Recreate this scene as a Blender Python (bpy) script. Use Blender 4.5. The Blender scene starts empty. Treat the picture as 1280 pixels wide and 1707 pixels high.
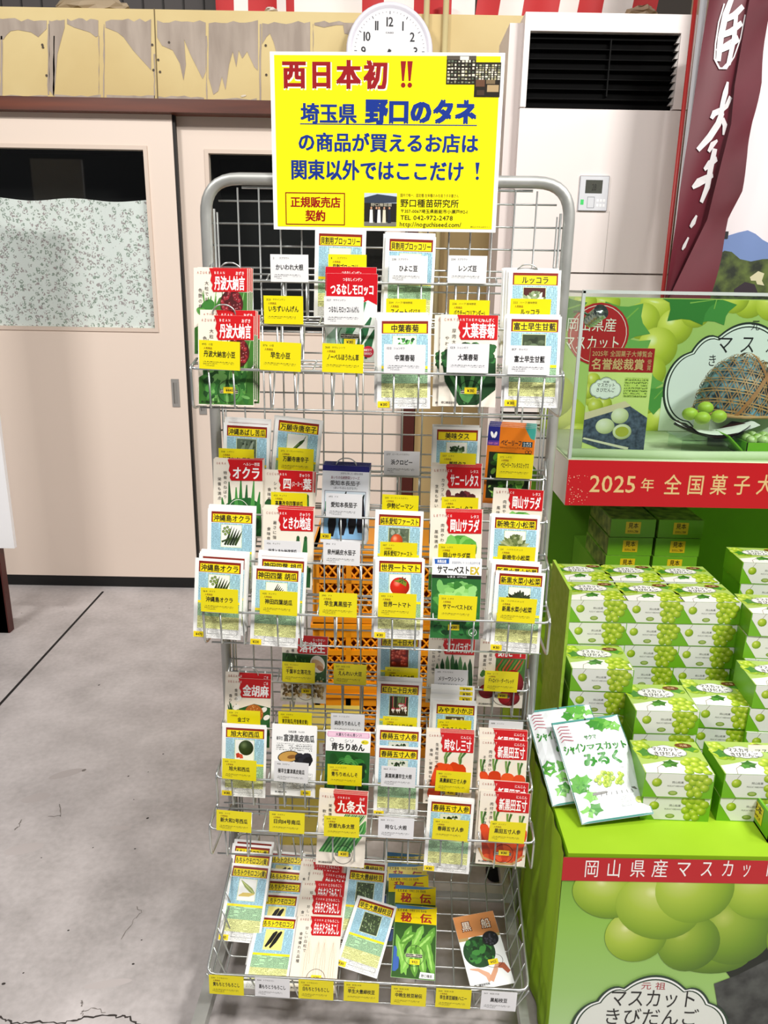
import bpy, math, random
from mathutils import Matrix, Vector

# ------------------------------------------------------------------ camera, world, lights, exposure
SC = bpy.context.scene
COL = SC.collection
FPX, CAMH = 1281.0, 1.45
PITCH, ROLL = math.radians(16.6), math.radians(1.0)
_cp, _sp, _cr, _sr = math.cos(PITCH), math.sin(PITCH), math.cos(ROLL), math.sin(ROLL)
CAM = Vector((0, 0, CAMH))
FWD = Vector((0, _cp, -_sp))
RGT = Vector((_cr, _sr * _sp, _sr * _cp))
UPV = Vector((-_sr, _cr * _sp, _cr * _cp))
cd = bpy.data.cameras.new('camera')
cam = bpy.data.objects.new('camera', cd)
COL.objects.link(cam)
cd.sensor_fit = 'VERTICAL'
cd.sensor_height = 36.0
cd.lens = 36.0 * FPX / 1707.0
cd.clip_start = 0.05
mw = Matrix.Identity(4)
for i, ax in enumerate((RGT, UPV, -FWD)):
    for j in range(3):
        mw[j][i] = ax[j]
mw.translation = CAM
cam.matrix_world = mw
SC.camera = cam

world = bpy.data.worlds.new('hall_air')
SC.world = world
world.use_nodes = True
world.node_tree.nodes['Background'].inputs[0].default_value = (0.93, 0.94, 1.0, 1)
world.node_tree.nodes['Background'].inputs[1].default_value = 0.115

SC.view_settings.view_transform = 'Standard'
SC.view_settings.look = 'None'
SC.view_settings.gamma = 1.0
SC.view_settings.use_curve_mapping = False
SC.view_settings.exposure = 0.0


def area(name, loc, target, sx, sy, power, col=(1, 0.97, 0.93)):
    l = bpy.data.lights.new(name, 'AREA')
    l.shape = 'RECTANGLE'
    l.size, l.size_y, l.energy, l.color = sx, sy, power, col
    o = bpy.data.objects.new(name, l)
    COL.objects.link(o)
    o.location = loc
    o.rotation_euler = (Vector(target) - Vector(loc)).to_track_quat('-Z', 'Y').to_euler()
    return o


# ceiling tube fittings of the hall: two over the aisle, one to either side
area('ceiling_lamp', (1.85, -0.30, 3.6), (0.3, 1.6, 0.7), 0.9, 0.15, 124)
area('ceiling_lamp', (-2.1, 0.35, 3.7), (-1.2, 3.4, 0.9), 0.7, 0.12, 70)
area('ceiling_lamp', (0.1, -0.9, 4.3), (0.0, 1.5, 0.8), 1.2, 0.3, 62)
area('ceiling_lamp', (2.6, 1.0, 3.7), (1.0, 2.6, 0.8), 1.2, 0.2, 36)


# ------------------------------------------------------------------ measuring helpers: photo pixel -> point on a named plane of the place
def ray(px, py):
    return FWD + RGT * ((px - 640.0) / FPX) - UPV * ((py - 853.5) / FPX)


def at(px, py, y):
    r = ray(px, py)
    return CAM + r * (y / r.y)


def atz(px, py, z):
    r = ray(px, py)
    return CAM + r * ((z - CAMH) / r.z)


RYAW = math.radians(2.3)
RN = Vector((math.sin(RYAW), math.cos(RYAW), 0))
RU = Vector((math.cos(RYAW), -math.sin(RYAW), 0))
RO = at(643, 368, 1.45)
RO.z = 0.0
RK = Matrix.Translation(RO) @ Matrix.Rotation(-RYAW, 4, 'Z')


def rk(px, py, d):
    """(u, z) on the rack's plane that stands d in front of its net"""
    r = ray(px, py)
    t = ((RO - CAM).dot(RN) - d) / r.dot(RN)
    p = CAM + r * t
    return (p - RO).dot(RU), p.z


# ------------------------------------------------------------------ materials
def lin(h):
    h = h.lstrip('#')
    out = []
    for i in (0, 2, 4):
        c = int(h[i:i + 2], 16) / 255.0
        out.append(c / 12.92 if c <= 0.04045 else ((c + 0.055) / 1.055) ** 2.4)
    return (out[0], out[1], out[2], 1.0)


MATS = {}


def bsdf(name):
    m = bpy.data.materials.new(name)
    m.use_nodes = True
    return m, m.node_tree.nodes, m.node_tree.links, m.node_tree.nodes['Principled BSDF']


def C(h, rough=0.5, metal=0.0, spec=0.5):
    k = (h, rough, metal, spec)
    if k not in MATS:
        m, n, l, b = bsdf('c_' + h)
        b.inputs['Base Color'].default_value = lin(h)
        b.inputs['Roughness'].default_value = rough
        b.inputs['Metallic'].default_value = metal
        b.inputs['Specular IOR Level'].default_value = spec
        MATS[k] = m
    return MATS[k]


def mth(nt, op, a, b=None, c=None):
    n = nt.nodes.new('ShaderNodeMath')
    n.operation = op
    for i, v in enumerate((a, b, c)):
        if v is None:
            continue
        if isinstance(v, (int, float)):
            n.inputs[i].default_value = v
        else:
            nt.links.new(v, n.inputs[i])
    return n.outputs[0]


def FP(bg, ink, pitch=2.3, vert=False, dens=0.5):
    """paper printed with lines of text too fine to read; UV is in millimetres"""
    k = ('fp', bg, ink, pitch, vert, dens)
    if k in MATS:
        return MATS[k]
    m, n, l, b = bsdf('fine_print')
    nt = m.node_tree
    uv = n.new('ShaderNodeUVMap')
    sep = n.new('ShaderNodeSeparateXYZ')
    l.new(uv.outputs[0], sep.inputs[0])
    u, v = sep.outputs[0], sep.outputs[1]
    if vert:
        u, v = v, u
    row = mth(nt, 'DIVIDE', v, pitch)
    fr = mth(nt, 'FRACT', row)
    inrow = mth(nt, 'MULTIPLY', mth(nt, 'GREATER_THAN', fr, 0.22), mth(nt, 'LESS_THAN', fr, 0.84))
    cmb = n.new('ShaderNodeCombineXYZ')
    l.new(mth(nt, 'MULTIPLY', u, 1.5 / pitch * 2.0), cmb.inputs[0])
    l.new(mth(nt, 'MULTIPLY', v, 2.4 / pitch), cmb.inputs[1])
    nz = n.new('ShaderNodeTexNoise')
    nz.inputs['Scale'].default_value = 1.0
    nz.inputs['Detail'].default_value = 1.0
    l.new(cmb.outputs[0], nz.inputs['Vector'])
    ch = mth(nt, 'GREATER_THAN', nz.outputs[0], 1.0 - dens)
    cmb2 = n.new('ShaderNodeCombineXYZ')
    l.new(mth(nt, 'MULTIPLY', u, 0.05), cmb2.inputs[0])
    l.new(mth(nt, 'MULTIPLY', mth(nt, 'FLOOR', row), 7.3), cmb2.inputs[1])
    nz2 = n.new('ShaderNodeTexNoise')
    nz2.inputs['Scale'].default_value = 1.0
    l.new(cmb2.outputs[0], nz2.inputs['Vector'])
    ln = mth(nt, 'GREATER_THAN', nz2.outputs[0], 0.40)
    f = mth(nt, 'MULTIPLY', mth(nt, 'MULTIPLY', inrow, ch), ln)
    mx = n.new('ShaderNodeMix')
    mx.data_type = 'RGBA'
    mx.inputs[6].default_value = lin(bg)
    mx.inputs[7].default_value = lin(ink)
    l.new(f, mx.inputs[0])
    l.new(mx.outputs[2], b.inputs['Base Color'])
    b.inputs['Roughness'].default_value = 0.45
    MATS[k] = m
    return m


def noisy(name, c1, c2, scale, rough=0.5, detail=4.0, lo=0.35, hi=0.65, stretch=None, bump=0.0, metal=0.0, uv=False):
    if name in MATS:
        return MATS[name]
    m, n, l, b = bsdf(name)
    tc = n.new('ShaderNodeTexCoord')
    mp = n.new('ShaderNodeMapping')
    l.new(tc.outputs['UV' if uv else 'Object'], mp.inputs[0])
    if stretch:
        mp.inputs['Scale'].default_value = stretch
    nz = n.new('ShaderNodeTexNoise')
    nz.inputs['Scale'].default_value = scale
    nz.inputs['Detail'].default_value = detail
    l.new(mp.outputs[0], nz.inputs['Vector'])
    cr = n.new('ShaderNodeValToRGB')
    cr.color_ramp.elements[0].position, cr.color_ramp.elements[1].position = lo, hi
    cr.color_ramp.elements[0].color, cr.color_ramp.elements[1].color = lin(c1), lin(c2)
    l.new(nz.outputs[0], cr.inputs[0])
    l.new(cr.outputs[0], b.inputs['Base Color'])
    b.inputs['Roughness'].default_value = rough
    b.inputs['Metallic'].default_value = metal
    if bump:
        bp = n.new('ShaderNodeBump')
        bp.inputs['Strength'].default_value = bump
        bp.inputs['Distance'].default_value = 0.004
        l.new(nz.outputs[0], bp.inputs['Height'])
        l.new(bp.outputs[0], b.inputs['Normal'])
    MATS[name] = m
    return m


def disc_print(name, stops, cx=-0.3, cy=0.35):
    """printed photograph of a round fruit: the UV runs -1..1 across the disc"""
    if name in MATS:
        return MATS[name]
    m, n, l, b = bsdf(name)
    nt = m.node_tree
    uv = n.new('ShaderNodeUVMap')
    sep = n.new('ShaderNodeSeparateXYZ')
    l.new(uv.outputs[0], sep.inputs[0])
    dx = mth(nt, 'SUBTRACT', sep.outputs[0], cx)
    dy = mth(nt, 'SUBTRACT', sep.outputs[1], cy)
    d = mth(nt, 'SQRT', mth(nt, 'ADD', mth(nt, 'MULTIPLY', dx, dx), mth(nt, 'MULTIPLY', dy, dy)))
    cr = n.new('ShaderNodeValToRGB')
    els = cr.color_ramp.elements
    for i, (p, c) in enumerate(stops):
        e = els[i] if i < 2 else els.new(p)
        e.position, e.color = p, lin(c)
    l.new(mth(nt, 'MULTIPLY', d, 0.66), cr.inputs[0])
    l.new(cr.outputs[0], b.inputs['Base Color'])
    b.inputs['Roughness'].default_value = 0.4
    MATS[name] = m
    return m


def clear(name, tint='ffffff', gloss=0.07):
    if name in MATS:
        return MATS[name]
    m = bpy.data.materials.new(name)
    m.use_nodes = True
    nt = m.node_tree
    nt.nodes.clear()
    out = nt.nodes.new('ShaderNodeOutputMaterial')
    tr = nt.nodes.new('ShaderNodeBsdfTransparent')
    tr.inputs[0].default_value = lin(tint)
    gl = nt.nodes.new('ShaderNodeBsdfGlossy')
    gl.inputs['Roughness'].default_value = 0.03
    mx = nt.nodes.new('ShaderNodeMixShader')
    lw = nt.nodes.new('ShaderNodeLayerWeight')
    lw.inputs[0].default_value = 0.25
    f = mth(nt, 'MULTIPLY_ADD', lw.outputs['Facing'], 0.25, gloss)
    nt.links.new(f, mx.inputs[0])
    nt.links.new(tr.outputs[0], mx.inputs[1])
    nt.links.new(gl.outputs[0], mx.inputs[2])
    nt.links.new(mx.outputs[0], out.inputs[0])
    MATS[name] = m
    return m


STEEL = C('c3c6c4', 0.32, 0.85)
WIRE = C('c9ccca', 0.30, 0.85)
TUBE = noisy('brushed_tube', 'a9aaa6', 'c6c7c2', 9, 0.42, metal=0.55)
BLACK = C('0a0a0a', 0.6)


# ------------------------------------------------------------------ mesh builder
class MB:
    def __init__(s):
        s.v, s.f, s.mi, s.uv, s.mats = [], [], [], [], []

    def mat(s, m):
        if m not in s.mats:
            s.mats.append(m)
        return s.mats.index(m)

    def add(s, verts, faces, m, uvs=None):
        o = len(s.v)
        s.v.extend(tuple(p) for p in verts)
        k = s.mat(m)
        for f in faces:
            s.f.append([o + i for i in f])
            s.mi.append(k)
            s.uv.append([uvs[i] for i in f] if uvs else None)

    def box(s, x0, y0, z0, x1, y1, z1, m, mx=None):
        p = [Vector(q) for q in ((x0, y0, z0), (x1, y0, z0), (x1, y1, z0), (x0, y1, z0), (x0, y0, z1), (x1, y0, z1), (x1, y1, z1), (x0, y1, z1))]
        if mx is not None:
            p = [mx @ q for q in p]
        s.add(p, [(0, 3, 2, 1), (4, 5, 6, 7), (0, 1, 5, 4), (1, 2, 6, 5), (2, 3, 7, 6), (3, 0, 4, 7)], m)

    def prism(s, pts, y0, y1, m):
        """outline in (x, z), extruded from y0 to y1"""
        n = len(pts)
        vs = [(x, y0, z) for x, z in pts] + [(x, y1, z) for x, z in pts]
        fs = [list(range(n)), list(range(2 * n - 1, n - 1, -1))]
        fs += [(i, n + i, n + (i + 1) % n, (i + 1) % n) for i in range(n)]
        s.add(vs, fs, m)

    def tube(s, pts, r, m, seg=6, closed=False, fillet=0.0, fn=3, cap=True, flat=1.0):
        P = [Vector(p) for p in pts]
        if fillet:
            Q, n = [], len(P)
            for i in range(n):
                if not closed and i in (0, n - 1):
                    Q.append(P[i])
                    continue
                a, b, c = P[i - 1], P[i], P[(i + 1) % n]
                d1, d2 = (a - b), (c - b)
                f = min(fillet, d1.length * 0.45, d2.length * 0.45)
                A, B = b + d1.normalized() * f, b + d2.normalized() * f
                for k in range(fn + 1):
                    t = k / fn
                    Q.append(A * (1 - t) ** 2 + b * 2 * t * (1 - t) + B * t * t)
            P = Q
        n = len(P)
        vs, fs = [], []
        nrm = None
        for i in range(n):
            if closed:
                t = (P[(i + 1) % n] - P[i - 1]).normalized()
            else:
                t = (P[min(i + 1, n - 1)] - P[max(i - 1, 0)]).normalized()
            if nrm is None:
                nrm = t.orthogonal().normalized()
            nrm = (nrm - t * nrm.dot(t))
            nrm = nrm.normalized() if nrm.length > 1e-6 else t.orthogonal().normalized()
            bn = t.cross(nrm)
            for k in range(seg):
                a = 2 * math.pi * (k + 0.5) / seg
                vs.append(P[i] + nrm * (math.cos(a) * r) + bn * (math.sin(a) * r * flat))
        for i in range(n if closed else n - 1):
            j = (i + 1) % n
            for k in range(seg):
                k2 = (k + 1) % seg
                fs.append((i * seg + k, i * seg + k2, j * seg + k2, j * seg + k))
        if cap and not closed:
            fs.append(list(range(seg - 1, -1, -1)))
            fs.append([(n - 1) * seg + k for k in range(seg)])
        s.add(vs, fs, m)

    def lathe(s, prof, m, seg=24, origin=(0, 0, 0), axis='Z', sx=1.0, sy=1.0):
        vs, fs = [], []
        ox, oy, oz = origin
        for r, h in prof:
            for k in range(seg):
                a = 2 * math.pi * k / seg
                c, d = math.cos(a) * r * sx, math.sin(a) * r * sy
                vs.append((ox + c, oy + d, oz + h) if axis == 'Z' else (ox + c, oy + h, oz + d))
        for i in range(len(prof) - 1):
            for k in range(seg):
                k2 = (k + 1) % seg
                q = (i * seg + k, i * seg + k2, (i + 1) * seg + k2, (i + 1) * seg + k)
                fs.append(q if axis == 'Z' else q[::-1])
        fs.append([k for k in range(seg)][::-1] if axis == 'Z' else [k for k in range(seg)])
        e = [(len(prof) - 1) * seg + k for k in range(seg)]
        fs.append(e if axis == 'Z' else e[::-1])
        s.add(vs, fs, m)

    def ball(s, c, rx, ry, rz, m, nu=16, nv=10):
        prof = [(max(1e-4, math.sin(math.pi * i / nv)), -math.cos(math.pi * i / nv)) for i in range(nv + 1)]
        vs, fs = [], []
        for r, h in prof:
            for k in range(nu):
                a = 2 * math.pi * k / nu
                vs.append((c[0] + math.cos(a) * r * rx, c[1] + math.sin(a) * r * ry, c[2] + h * rz))
        for i in range(nv):
            for k in range(nu):
                k2 = (k + 1) % nu
                fs.append((i * nu + k, i * nu + k2, (i + 1) * nu + k2, (i + 1) * nu + k))
        s.add(vs, fs, m)

    def sheet(s, fn, nu, nv, m, thick=0.0, uvs=None):
        """fn(u, v) -> point, u and v in 0..1"""
        vs = [Vector(fn(i / nu, j / nv)) for j in range(nv + 1) for i in range(nu + 1)]
        uv = [(i / nu, j / nv) for j in range(nv + 1) for i in range(nu + 1)]
        w = nu + 1
        fs = [(j * w + i, j * w + i + 1, (j + 1) * w + i + 1, (j + 1) * w + i) for j in range(nv) for i in range(nu)]
        s.add(vs, fs, m, uv)

    def data(s, name, smooth=False):
        me = bpy.data.meshes.new(name)
        me.from_pydata(s.v, [], s.f)
        for m in s.mats:
            me.materials.append(m)
        me.polygons.foreach_set('material_index', s.mi)
        if any(u is not None for u in s.uv):
            lay = me.uv_layers.new(name='UVMap')
            flat = []
            for f, u in zip(s.f, s.uv):
                flat.extend(c for q in (u if u else [(0.0, 0.0)] * len(f)) for c in q)
            lay.data.foreach_set('uv', flat)
        if smooth:
            me.polygons.foreach_set('use_smooth', [True] * len(me.polygons))
        me.update()
        return me

    def build(s, name, parent=None, smooth=False, mx=None):
        o = bpy.data.objects.new(name, s.data(name, smooth))
        COL.objects.link(o)
        if parent is not None:
            o.parent = parent
        if mx is not None:
            o.matrix_basis = mx
        return o


def tag(o, label=None, cat=None, group=None, kind=None):
    for k, v in (('label', label), ('category', cat), ('group', group), ('kind', kind)):
        if v:
            o[k] = v
    return o


def thing(name, label, cat, mx=None, group=None):
    o = bpy.data.objects.new(name, None)
    o.empty_display_size = 0.05
    COL.objects.link(o)
    if mx is not None:
        o.matrix_basis = mx
    return tag(o, label, cat, group)


def part(o, label):
    o['label'] = label
    return o


def struct(mb, name, smooth=False):
    return tag(mb.build(name, smooth=smooth), kind='structure')


def dup(root, mx, label, group=None):
    r = root.copy()
    COL.objects.link(r)
    r.matrix_basis = mx
    tag(r, label, None, group)
    for ch in root.children:
        c = ch.copy()
        COL.objects.link(c)
        c.parent = r
    return r


# ------------------------------------------------------------------ lettering and print
_cu = bpy.data.curves.new('type_case', 'FONT')
_to = bpy.data.objects.new('type_case', _cu)
COL.objects.link(_to)
_cu.resolution_u = 2
_gl = {}


def glyph(ch, w):
    k = (ch, w)
    if k not in _gl:
        _cu.body = ch
        _cu.offset = w
        dg = bpy.context.evaluated_depsgraph_get()
        dg.update()
        me = bpy.data.meshes.new_from_object(_to.evaluated_get(dg))
        vs = [(v.co.x, v.co.y) for v in me.vertices]
        fs = [tuple(p.vertices) for p in me.polygons]
        bpy.data.meshes.remove(me)
        if ord(ch) > 0x2E00 or not vs:
            adv, x0 = (1.0, 0.0) if ord(ch) > 0x2E00 else (0.32, 0.0)
        else:
            x0 = min(v[0] for v in vs) - 0.045
            adv = max(v[0] for v in vs) + 0.045 - x0
        _gl[k] = ([(x - x0, y) for x, y in vs], fs, adv)
    return _gl[k]


class CV:
    """a printed face: flat shapes in (x, y), stacked in thin layers of ink"""

    def __init__(s, uvs=1.0):
        s.ops, s.uvs, s.L = [], uvs, 0

    def raw(s, vs, fs, m, layer, uv=None):
        s.ops.append((vs, fs, m, layer, uv))

    def rect(s, x0, y0, x1, y1, m, layer=1, nx=1, ny=1):
        vs = [(x0 + (x1 - x0) * i / nx, y0 + (y1 - y0) * j / ny) for j in range(ny + 1) for i in range(nx + 1)]
        w = nx + 1
        s.raw(vs, [(j * w + i, j * w + i + 1, (j + 1) * w + i + 1, (j + 1) * w + i) for j in range(ny) for i in range(nx)], m, layer)

    def frame(s, x0, y0, x1, y1, t, m, layer=2):
        s.rect(x0, y0, x1, y0 + t, m, layer)
        s.rect(x0, y1 - t, x1, y1, m, layer)
        s.rect(x0, y0 + t, x0 + t, y1 - t, m, layer)
        s.rect(x1 - t, y0 + t, x1, y1 - t, m, layer)

    def poly(s, pts, m, layer=2):
        a = sum(pts[i - 1][0] * pts[i][1] - pts[i][0] * pts[i - 1][1] for i in range(len(pts)))
        s.raw(list(pts) if a > 0 else list(pts)[::-1], [list(range(len(pts)))], m, layer)

    def ell(s, cx, cy, rx, ry, m, layer=3, rot=0.0, n=14, disc=False):
        c, d = math.cos(rot), math.sin(rot)
        vs, uv = [(cx, cy)], [(0.0, 0.0)]
        for k in range(n):
            a = 2 * math.pi * k / n
            x, y = math.cos(a), math.sin(a)
            vs.append((cx + x * rx * c - y * ry * d, cy + x * rx * d + y * ry * c))
            uv.append((x, y))
        s.raw(vs, [(0, 1 + k, 1 + (k + 1) % n) for k in range(n)], m, layer, uv if disc else None)

    def ring(s, cx, cy, r0, r1, m, layer=4, n=28, sy=1.0):
        vs = []
        for k in range(n):
            a = 2 * math.pi * k / n
            vs += [(cx + math.cos(a) * r0, cy + math.sin(a) * r0 * sy), (cx + math.cos(a) * r1, cy + math.sin(a) * r1 * sy)]
        s.raw(vs, [(2 * k, 2 * k + 1, (2 * k + 3) % (2 * n), (2 * k + 2) % (2 * n)) for k in range(n)], m, layer)

    def line(s, pts, w, m, layer=4):
        for (ax, ay), (bx, by) in zip(pts, pts[1:]):
            dx, dy = bx - ax, by - ay
            q = math.hypot(dx, dy) or 1
            nx, ny = -dy / q * w / 2, dx / q * w / 2
            s.poly([(ax - nx, ay - ny), (bx - nx, by - ny), (bx + nx, by + ny), (ax + nx, ay + ny)], m, layer)

    def taper(s, pts, ws, m, layer=4):
        """a brush stroke along pts with half-widths ws"""
        L, R = [], []
        n = len(pts)
        for i in range(n):
            a, b = pts[max(0, i - 1)], pts[min(n - 1, i + 1)]
            dx, dy = b[0] - a[0], b[1] - a[1]
            q = math.hypot(dx, dy) or 1
            L.append((pts[i][0] - dy / q * ws[i], pts[i][1] + dx / q * ws[i]))
            R.append((pts[i][0] + dy / q * ws[i], pts[i][1] - dx / q * ws[i]))
        vs = L + R
        s.raw(vs, [(i, n + i, n + i + 1, i + 1) for i in range(n - 1)], m, layer)

    def text(s, t, x0, y0, x1, y1, m, w=0.0, layer=5, rot=0.0, track=0.0):
        gs = [glyph(c, 0.0) for c in t]
        em = ((0, 0),) if w < .008 else ((-w, 0), (w, 0), (0, -w * .8), (0, w * .8)) if w < .03 else ((-w, -w * .6), (w, -w * .6), (-w, w * .6), (w, w * .6), (0, 0))
        tot = sum(g[2] for g in gs) + track * (len(t) - 1)
        sx, sy = (x1 - x0) / tot, (y1 - y0) / 0.96
        lat = all(ord(c) < 0x2E00 for c in t)
        if lat:
            sy = (y1 - y0) / 0.74
        x = 0.0
        cr, sr = math.cos(rot), math.sin(rot)
        for g in gs:
            for ei, (ex, ey) in enumerate(em):
                vs = []
                for vx, vy in g[0]:
                    a, b = (x + vx + ex) * sx, (vy + ey + (0.01 if lat else 0.10)) * sy
                    vs.append((x0 + a * cr - b * sr, y0 + a * sr + b * cr))
                if vs:
                    s.raw(vs, g[1], m, layer + ei * .02)
            x += g[2] + track

    def vtext(s, t, x, y, size, m, w=0.0, layer=5, pitch=1.08):
        for i, c in enumerate(t):
            g = glyph(c, 0.0)
            if c == 'ー':
                s.rect(x + size * 0.42, y - size * (i * pitch + 0.9), x + size * 0.52, y - size * (i * pitch + 0.1), m, layer)
                continue
            s.raw([(x + vx * size, y - size * (i * pitch + 0.88) + vy * size) for vx, vy in g[0]], g[1], m, layer)

    def emit(s, mb, fn):
        """fn(x, y, layer) -> point"""
        for vs, fs, m, layer, uv in s.ops:
            mb.add([fn(x, y, layer) for x, y in vs], fs, m, uv if uv else [(x * s.uvs, y * s.uvs) for x, y in vs])


def wallface(y, step=0.0003):
    """prints on a plane facing the camera at depth y"""
    return lambda a, b, k: (a, y - step * k, b)
# ------------------------------------------------------------------ the hall: floor, wall, doors
def xz(px, py, y):
    p = at(px, py, y)
    return p.x, p.z


CONC = None


def concrete():
    m, n, l, b = bsdf('concrete_floor')
    tc = n.new('ShaderNodeTexCoord')
    ns = []
    for sc, de in ((1.1, 3.0), (7.0, 6.0), (60.0, 3.0)):
        z = n.new('ShaderNodeTexNoise')
        z.inputs['Scale'].default_value = sc
        z.inputs['Detail'].default_value = de
        l.new(tc.outputs['Object'], z.inputs['Vector'])
        ns.append(z.outputs[0])
    nt = m.node_tree
    f = mth(nt, 'ADD', mth(nt, 'MULTIPLY', ns[0], .5), mth(nt, 'ADD', mth(nt, 'MULTIPLY', ns[1], .32), mth(nt, 'MULTIPLY', ns[2], .18)))
    cr = n.new('ShaderNodeValToRGB')
    for p, c, i in ((.36, 'a09a98', 0), (.64, 'd3cccb', 1)):
        cr.color_ramp.elements[i].position = p
        cr.color_ramp.elements[i].color = lin(c)
    l.new(f, cr.inputs[0])
    l.new(cr.outputs[0], b.inputs['Base Color'])
    b.inputs['Roughness'].default_value = 0.55
    bp = n.new('ShaderNodeBump')
    bp.inputs['Strength'].default_value = .12
    bp.inputs['Distance'].default_value = .004
    l.new(ns[1], bp.inputs['Height'])
    l.new(bp.outputs[0], b.inputs['Normal'])
    return m


YD = 3.50          # face of the near sliding door
fl = MB()
fl.add([(-5, -2, 0), (5, -2, 0), (5, 6.5, 0), (-5, 6.5, 0)], [(0, 1, 2, 3)], concrete())
c = CV()
a, b = atz(172, 986, 0), atz(0, 1174, 0)
dv = (b - a).normalized()
e = b + dv * 3
c.line([(a.x, a.y), (e.x, e.y)], .011, C('191514', .8), 1)
rg = random.Random(4)
STAIN = C('7d7671', .7)
DK = C('332d2a', .8)


def floor_crack(pts, w, m):
    q = []
    for px, py in pts:
        p = atz(px, py, 0)
        q.append((p.x, p.y))
    r = []
    for (x0, y0), (x1, y1) in zip(q, q[1:]):
        for i in range(5):
            t = i / 5
            r.append((x0 + (x1 - x0) * t + rg.uniform(-.003, .003), y0 + (y1 - y0) * t + rg.uniform(-.003, .003)))
    r.append(q[-1])
    c.taper(r, [w * rg.uniform(.4, 1.1) for _ in r], m, 1)


floor_crack([(-20, 1692), (10, 1699), (20, 1707), (55, 1703), (95, 1706), (118, 1702), (140, 1696), (176, 1692), (196, 1696), (214, 1694), (228, 1706), (250, 1712)], .0022, DK)
floor_crack([(136, 1692), (138, 1684), (158, 1680), (176, 1688)], .0012, STAIN)
floor_crack([(137, 1668), (136, 1678)], .0018, STAIN)
floor_crack([(228, 1512), (236, 1520), (222, 1535), (202, 1566)], .0012, STAIN)
floor_crack([(99, 1340), (103, 1360), (80, 1361)], .0014, STAIN)
floor_crack([(35, 1366), (31, 1378), (24, 1384)], .0018, STAIN)
for px, py, s in ((6, 1640, 4), (36, 1022, 3), (105, 1012, 2.5), (165, 1142, 4), (214, 1294, 3), (247, 1287, 2), (223, 1333, 2), (114, 1551, 2.5), (236, 1567, 2), (155, 1413, 2), (225, 1415, 2.5), (246, 1364, 4), (235, 1014, 3), (282, 1014, 3), (140, 1284, 7), (272, 1257, 3), (39, 1622, 2), (69, 1430, 2), (222, 1607, 3)):
    p = atz(px, py, 0)
    c.ell(p.x, p.y, s * .0011, s * .0008, DK if s < 5 else STAIN, 1, rg.random(), 7)
for (px, py, w, h, t) in ((110, 1290, .05, .018, .5), (60, 1330, .04, .02, .4), (180, 1640, .05, .01, .2), (40, 1415, .05, .02, .3), (200, 1380, .03, .01, 0)):
    p = atz(px, py, 0)
    c.ell(p.x, p.y, w, h, C('bab2b0', .6), .5, t, 14)
c.emit(fl, lambda x, y, k: (x, y, .0003 * k))
struct(fl, 'floor')

CREAMP = C('ead9cb', .42)
CREAMS = C('dccabb', .45)
BEIGE = noisy('beige_board', 'cdb57c', 'd9c48c', 2.2, .6)
PLAST = noisy('scraped_filler', '9d8f83', 'b3a598', 6, .75, stretch=(3, 1, .6))

# wall: board over the doors, plain wall right of them, dark upper wall behind the hangings
xr = xz(668, 800, YD)[0]
zb0 = xz(225, 168, YD)[1]
zt0 = xz(225, 12, YD)[1]
zlin = xz(225, 190, YD)[1]
mb = MB()
mb.box(-3.6, YD + .02, zb0, 3.4, YD + .17, zt0, BEIGE)
mb.box(xr + .06, YD + .03, 0, 3.4, YD + .17, zb0, noisy('tan_wall', 'b49a68', 'c4ab78', 1.5, .6))
c = CV(1.0)
# scraped filler: one patch per board bay, top edge straight, lower edge ragged; outlines measured on the board
BAYS = (
    (-6, 78, [(-6, 66), (6, 66), (10, 60), (18, 52), (30, 50), (52, 54), (64, 62), (74, 52), (78, 48)], 33),
    (82, 108, [(82, 150), (90, 160), (93, 130), (96, 90), (104, 60), (108, 46)], 33),
    (112, 164, [(112, 40), (124, 46), (150, 54), (160, 62), (164, 60)], 33),
    (176, 252, [(176, 46), (196, 54), (206, 62), (222, 84), (240, 104), (252, 117)], 34),
    (262, 343, [(262, 62), (270, 76), (288, 84), (300, 106), (306, 134), (310, 108), (307, 66), (318, 92), (330, 116), (338, 132), (343, 120)], 36),
    (348, 430, [(348, 130), (356, 158), (364, 152), (370, 128), (376, 150), (382, 108), (388, 86), (394, 112), (398, 84), (404, 98), (412, 86), (424, 112), (430, 118)], 36),
    (437, 517, [(437, 74), (444, 62), (450, 56), (456, 70), (462, 92), (468, 86), (500, 92), (517, 90)], 38),
    (524, 590, [(524, 42), (540, 46), (560, 42), (572, 42), (574, 56), (590, 60)], 36))
for x0, x1, lo, top in BAYS:
    pts = [xz(x0, top, YD + .02), xz(x1, top + 1, YD + .02)]
    tops = [xz(x0 + (x1 - x0) * t / 8, top + rg.uniform(-3, 3), YD + .02) for t in range(9)]
    c.poly(tops + [xz(px, py, YD + .02) for px, py in lo[::-1]], PLAST, 1)
for x0, x1, y0, y1 in ((0, 5, 60, 160), (79, 83, 40, 158), (88, 92, 60, 160), (164, 166, 60, 160), (172, 175, 40, 162), (256, 259, 90, 165), (343, 346, 60, 166), (432, 436, 40, 168), (521, 523, 40, 100),
                       (-6, 80, 160, 164), (92, 168, 159, 163), (178, 258, 160, 165), (264, 340, 161, 167), (350, 428, 165, 170)):
    n = 7
    if x1 - x0 < 10:
        c.poly([xz(x0 + rg.uniform(0, 1.6), y0 + (y1 - y0) * i / n, YD + .02) for i in range(n + 1)] + [xz(x1 - rg.uniform(0, 1.2), y1 - (y1 - y0) * i / n, YD + .02) for i in range(n + 1)], PLAST, 1)
    else:
        c.poly([xz(x0 + (x1 - x0) * i / n, y0 + rg.uniform(-2, 2), YD + .02) for i in range(n + 1)] + [xz(x1 - (x1 - x0) * i / n, y1 + rg.uniform(-1.2, .6), YD + .02) for i in range(n + 1)], PLAST, 1)
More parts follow.
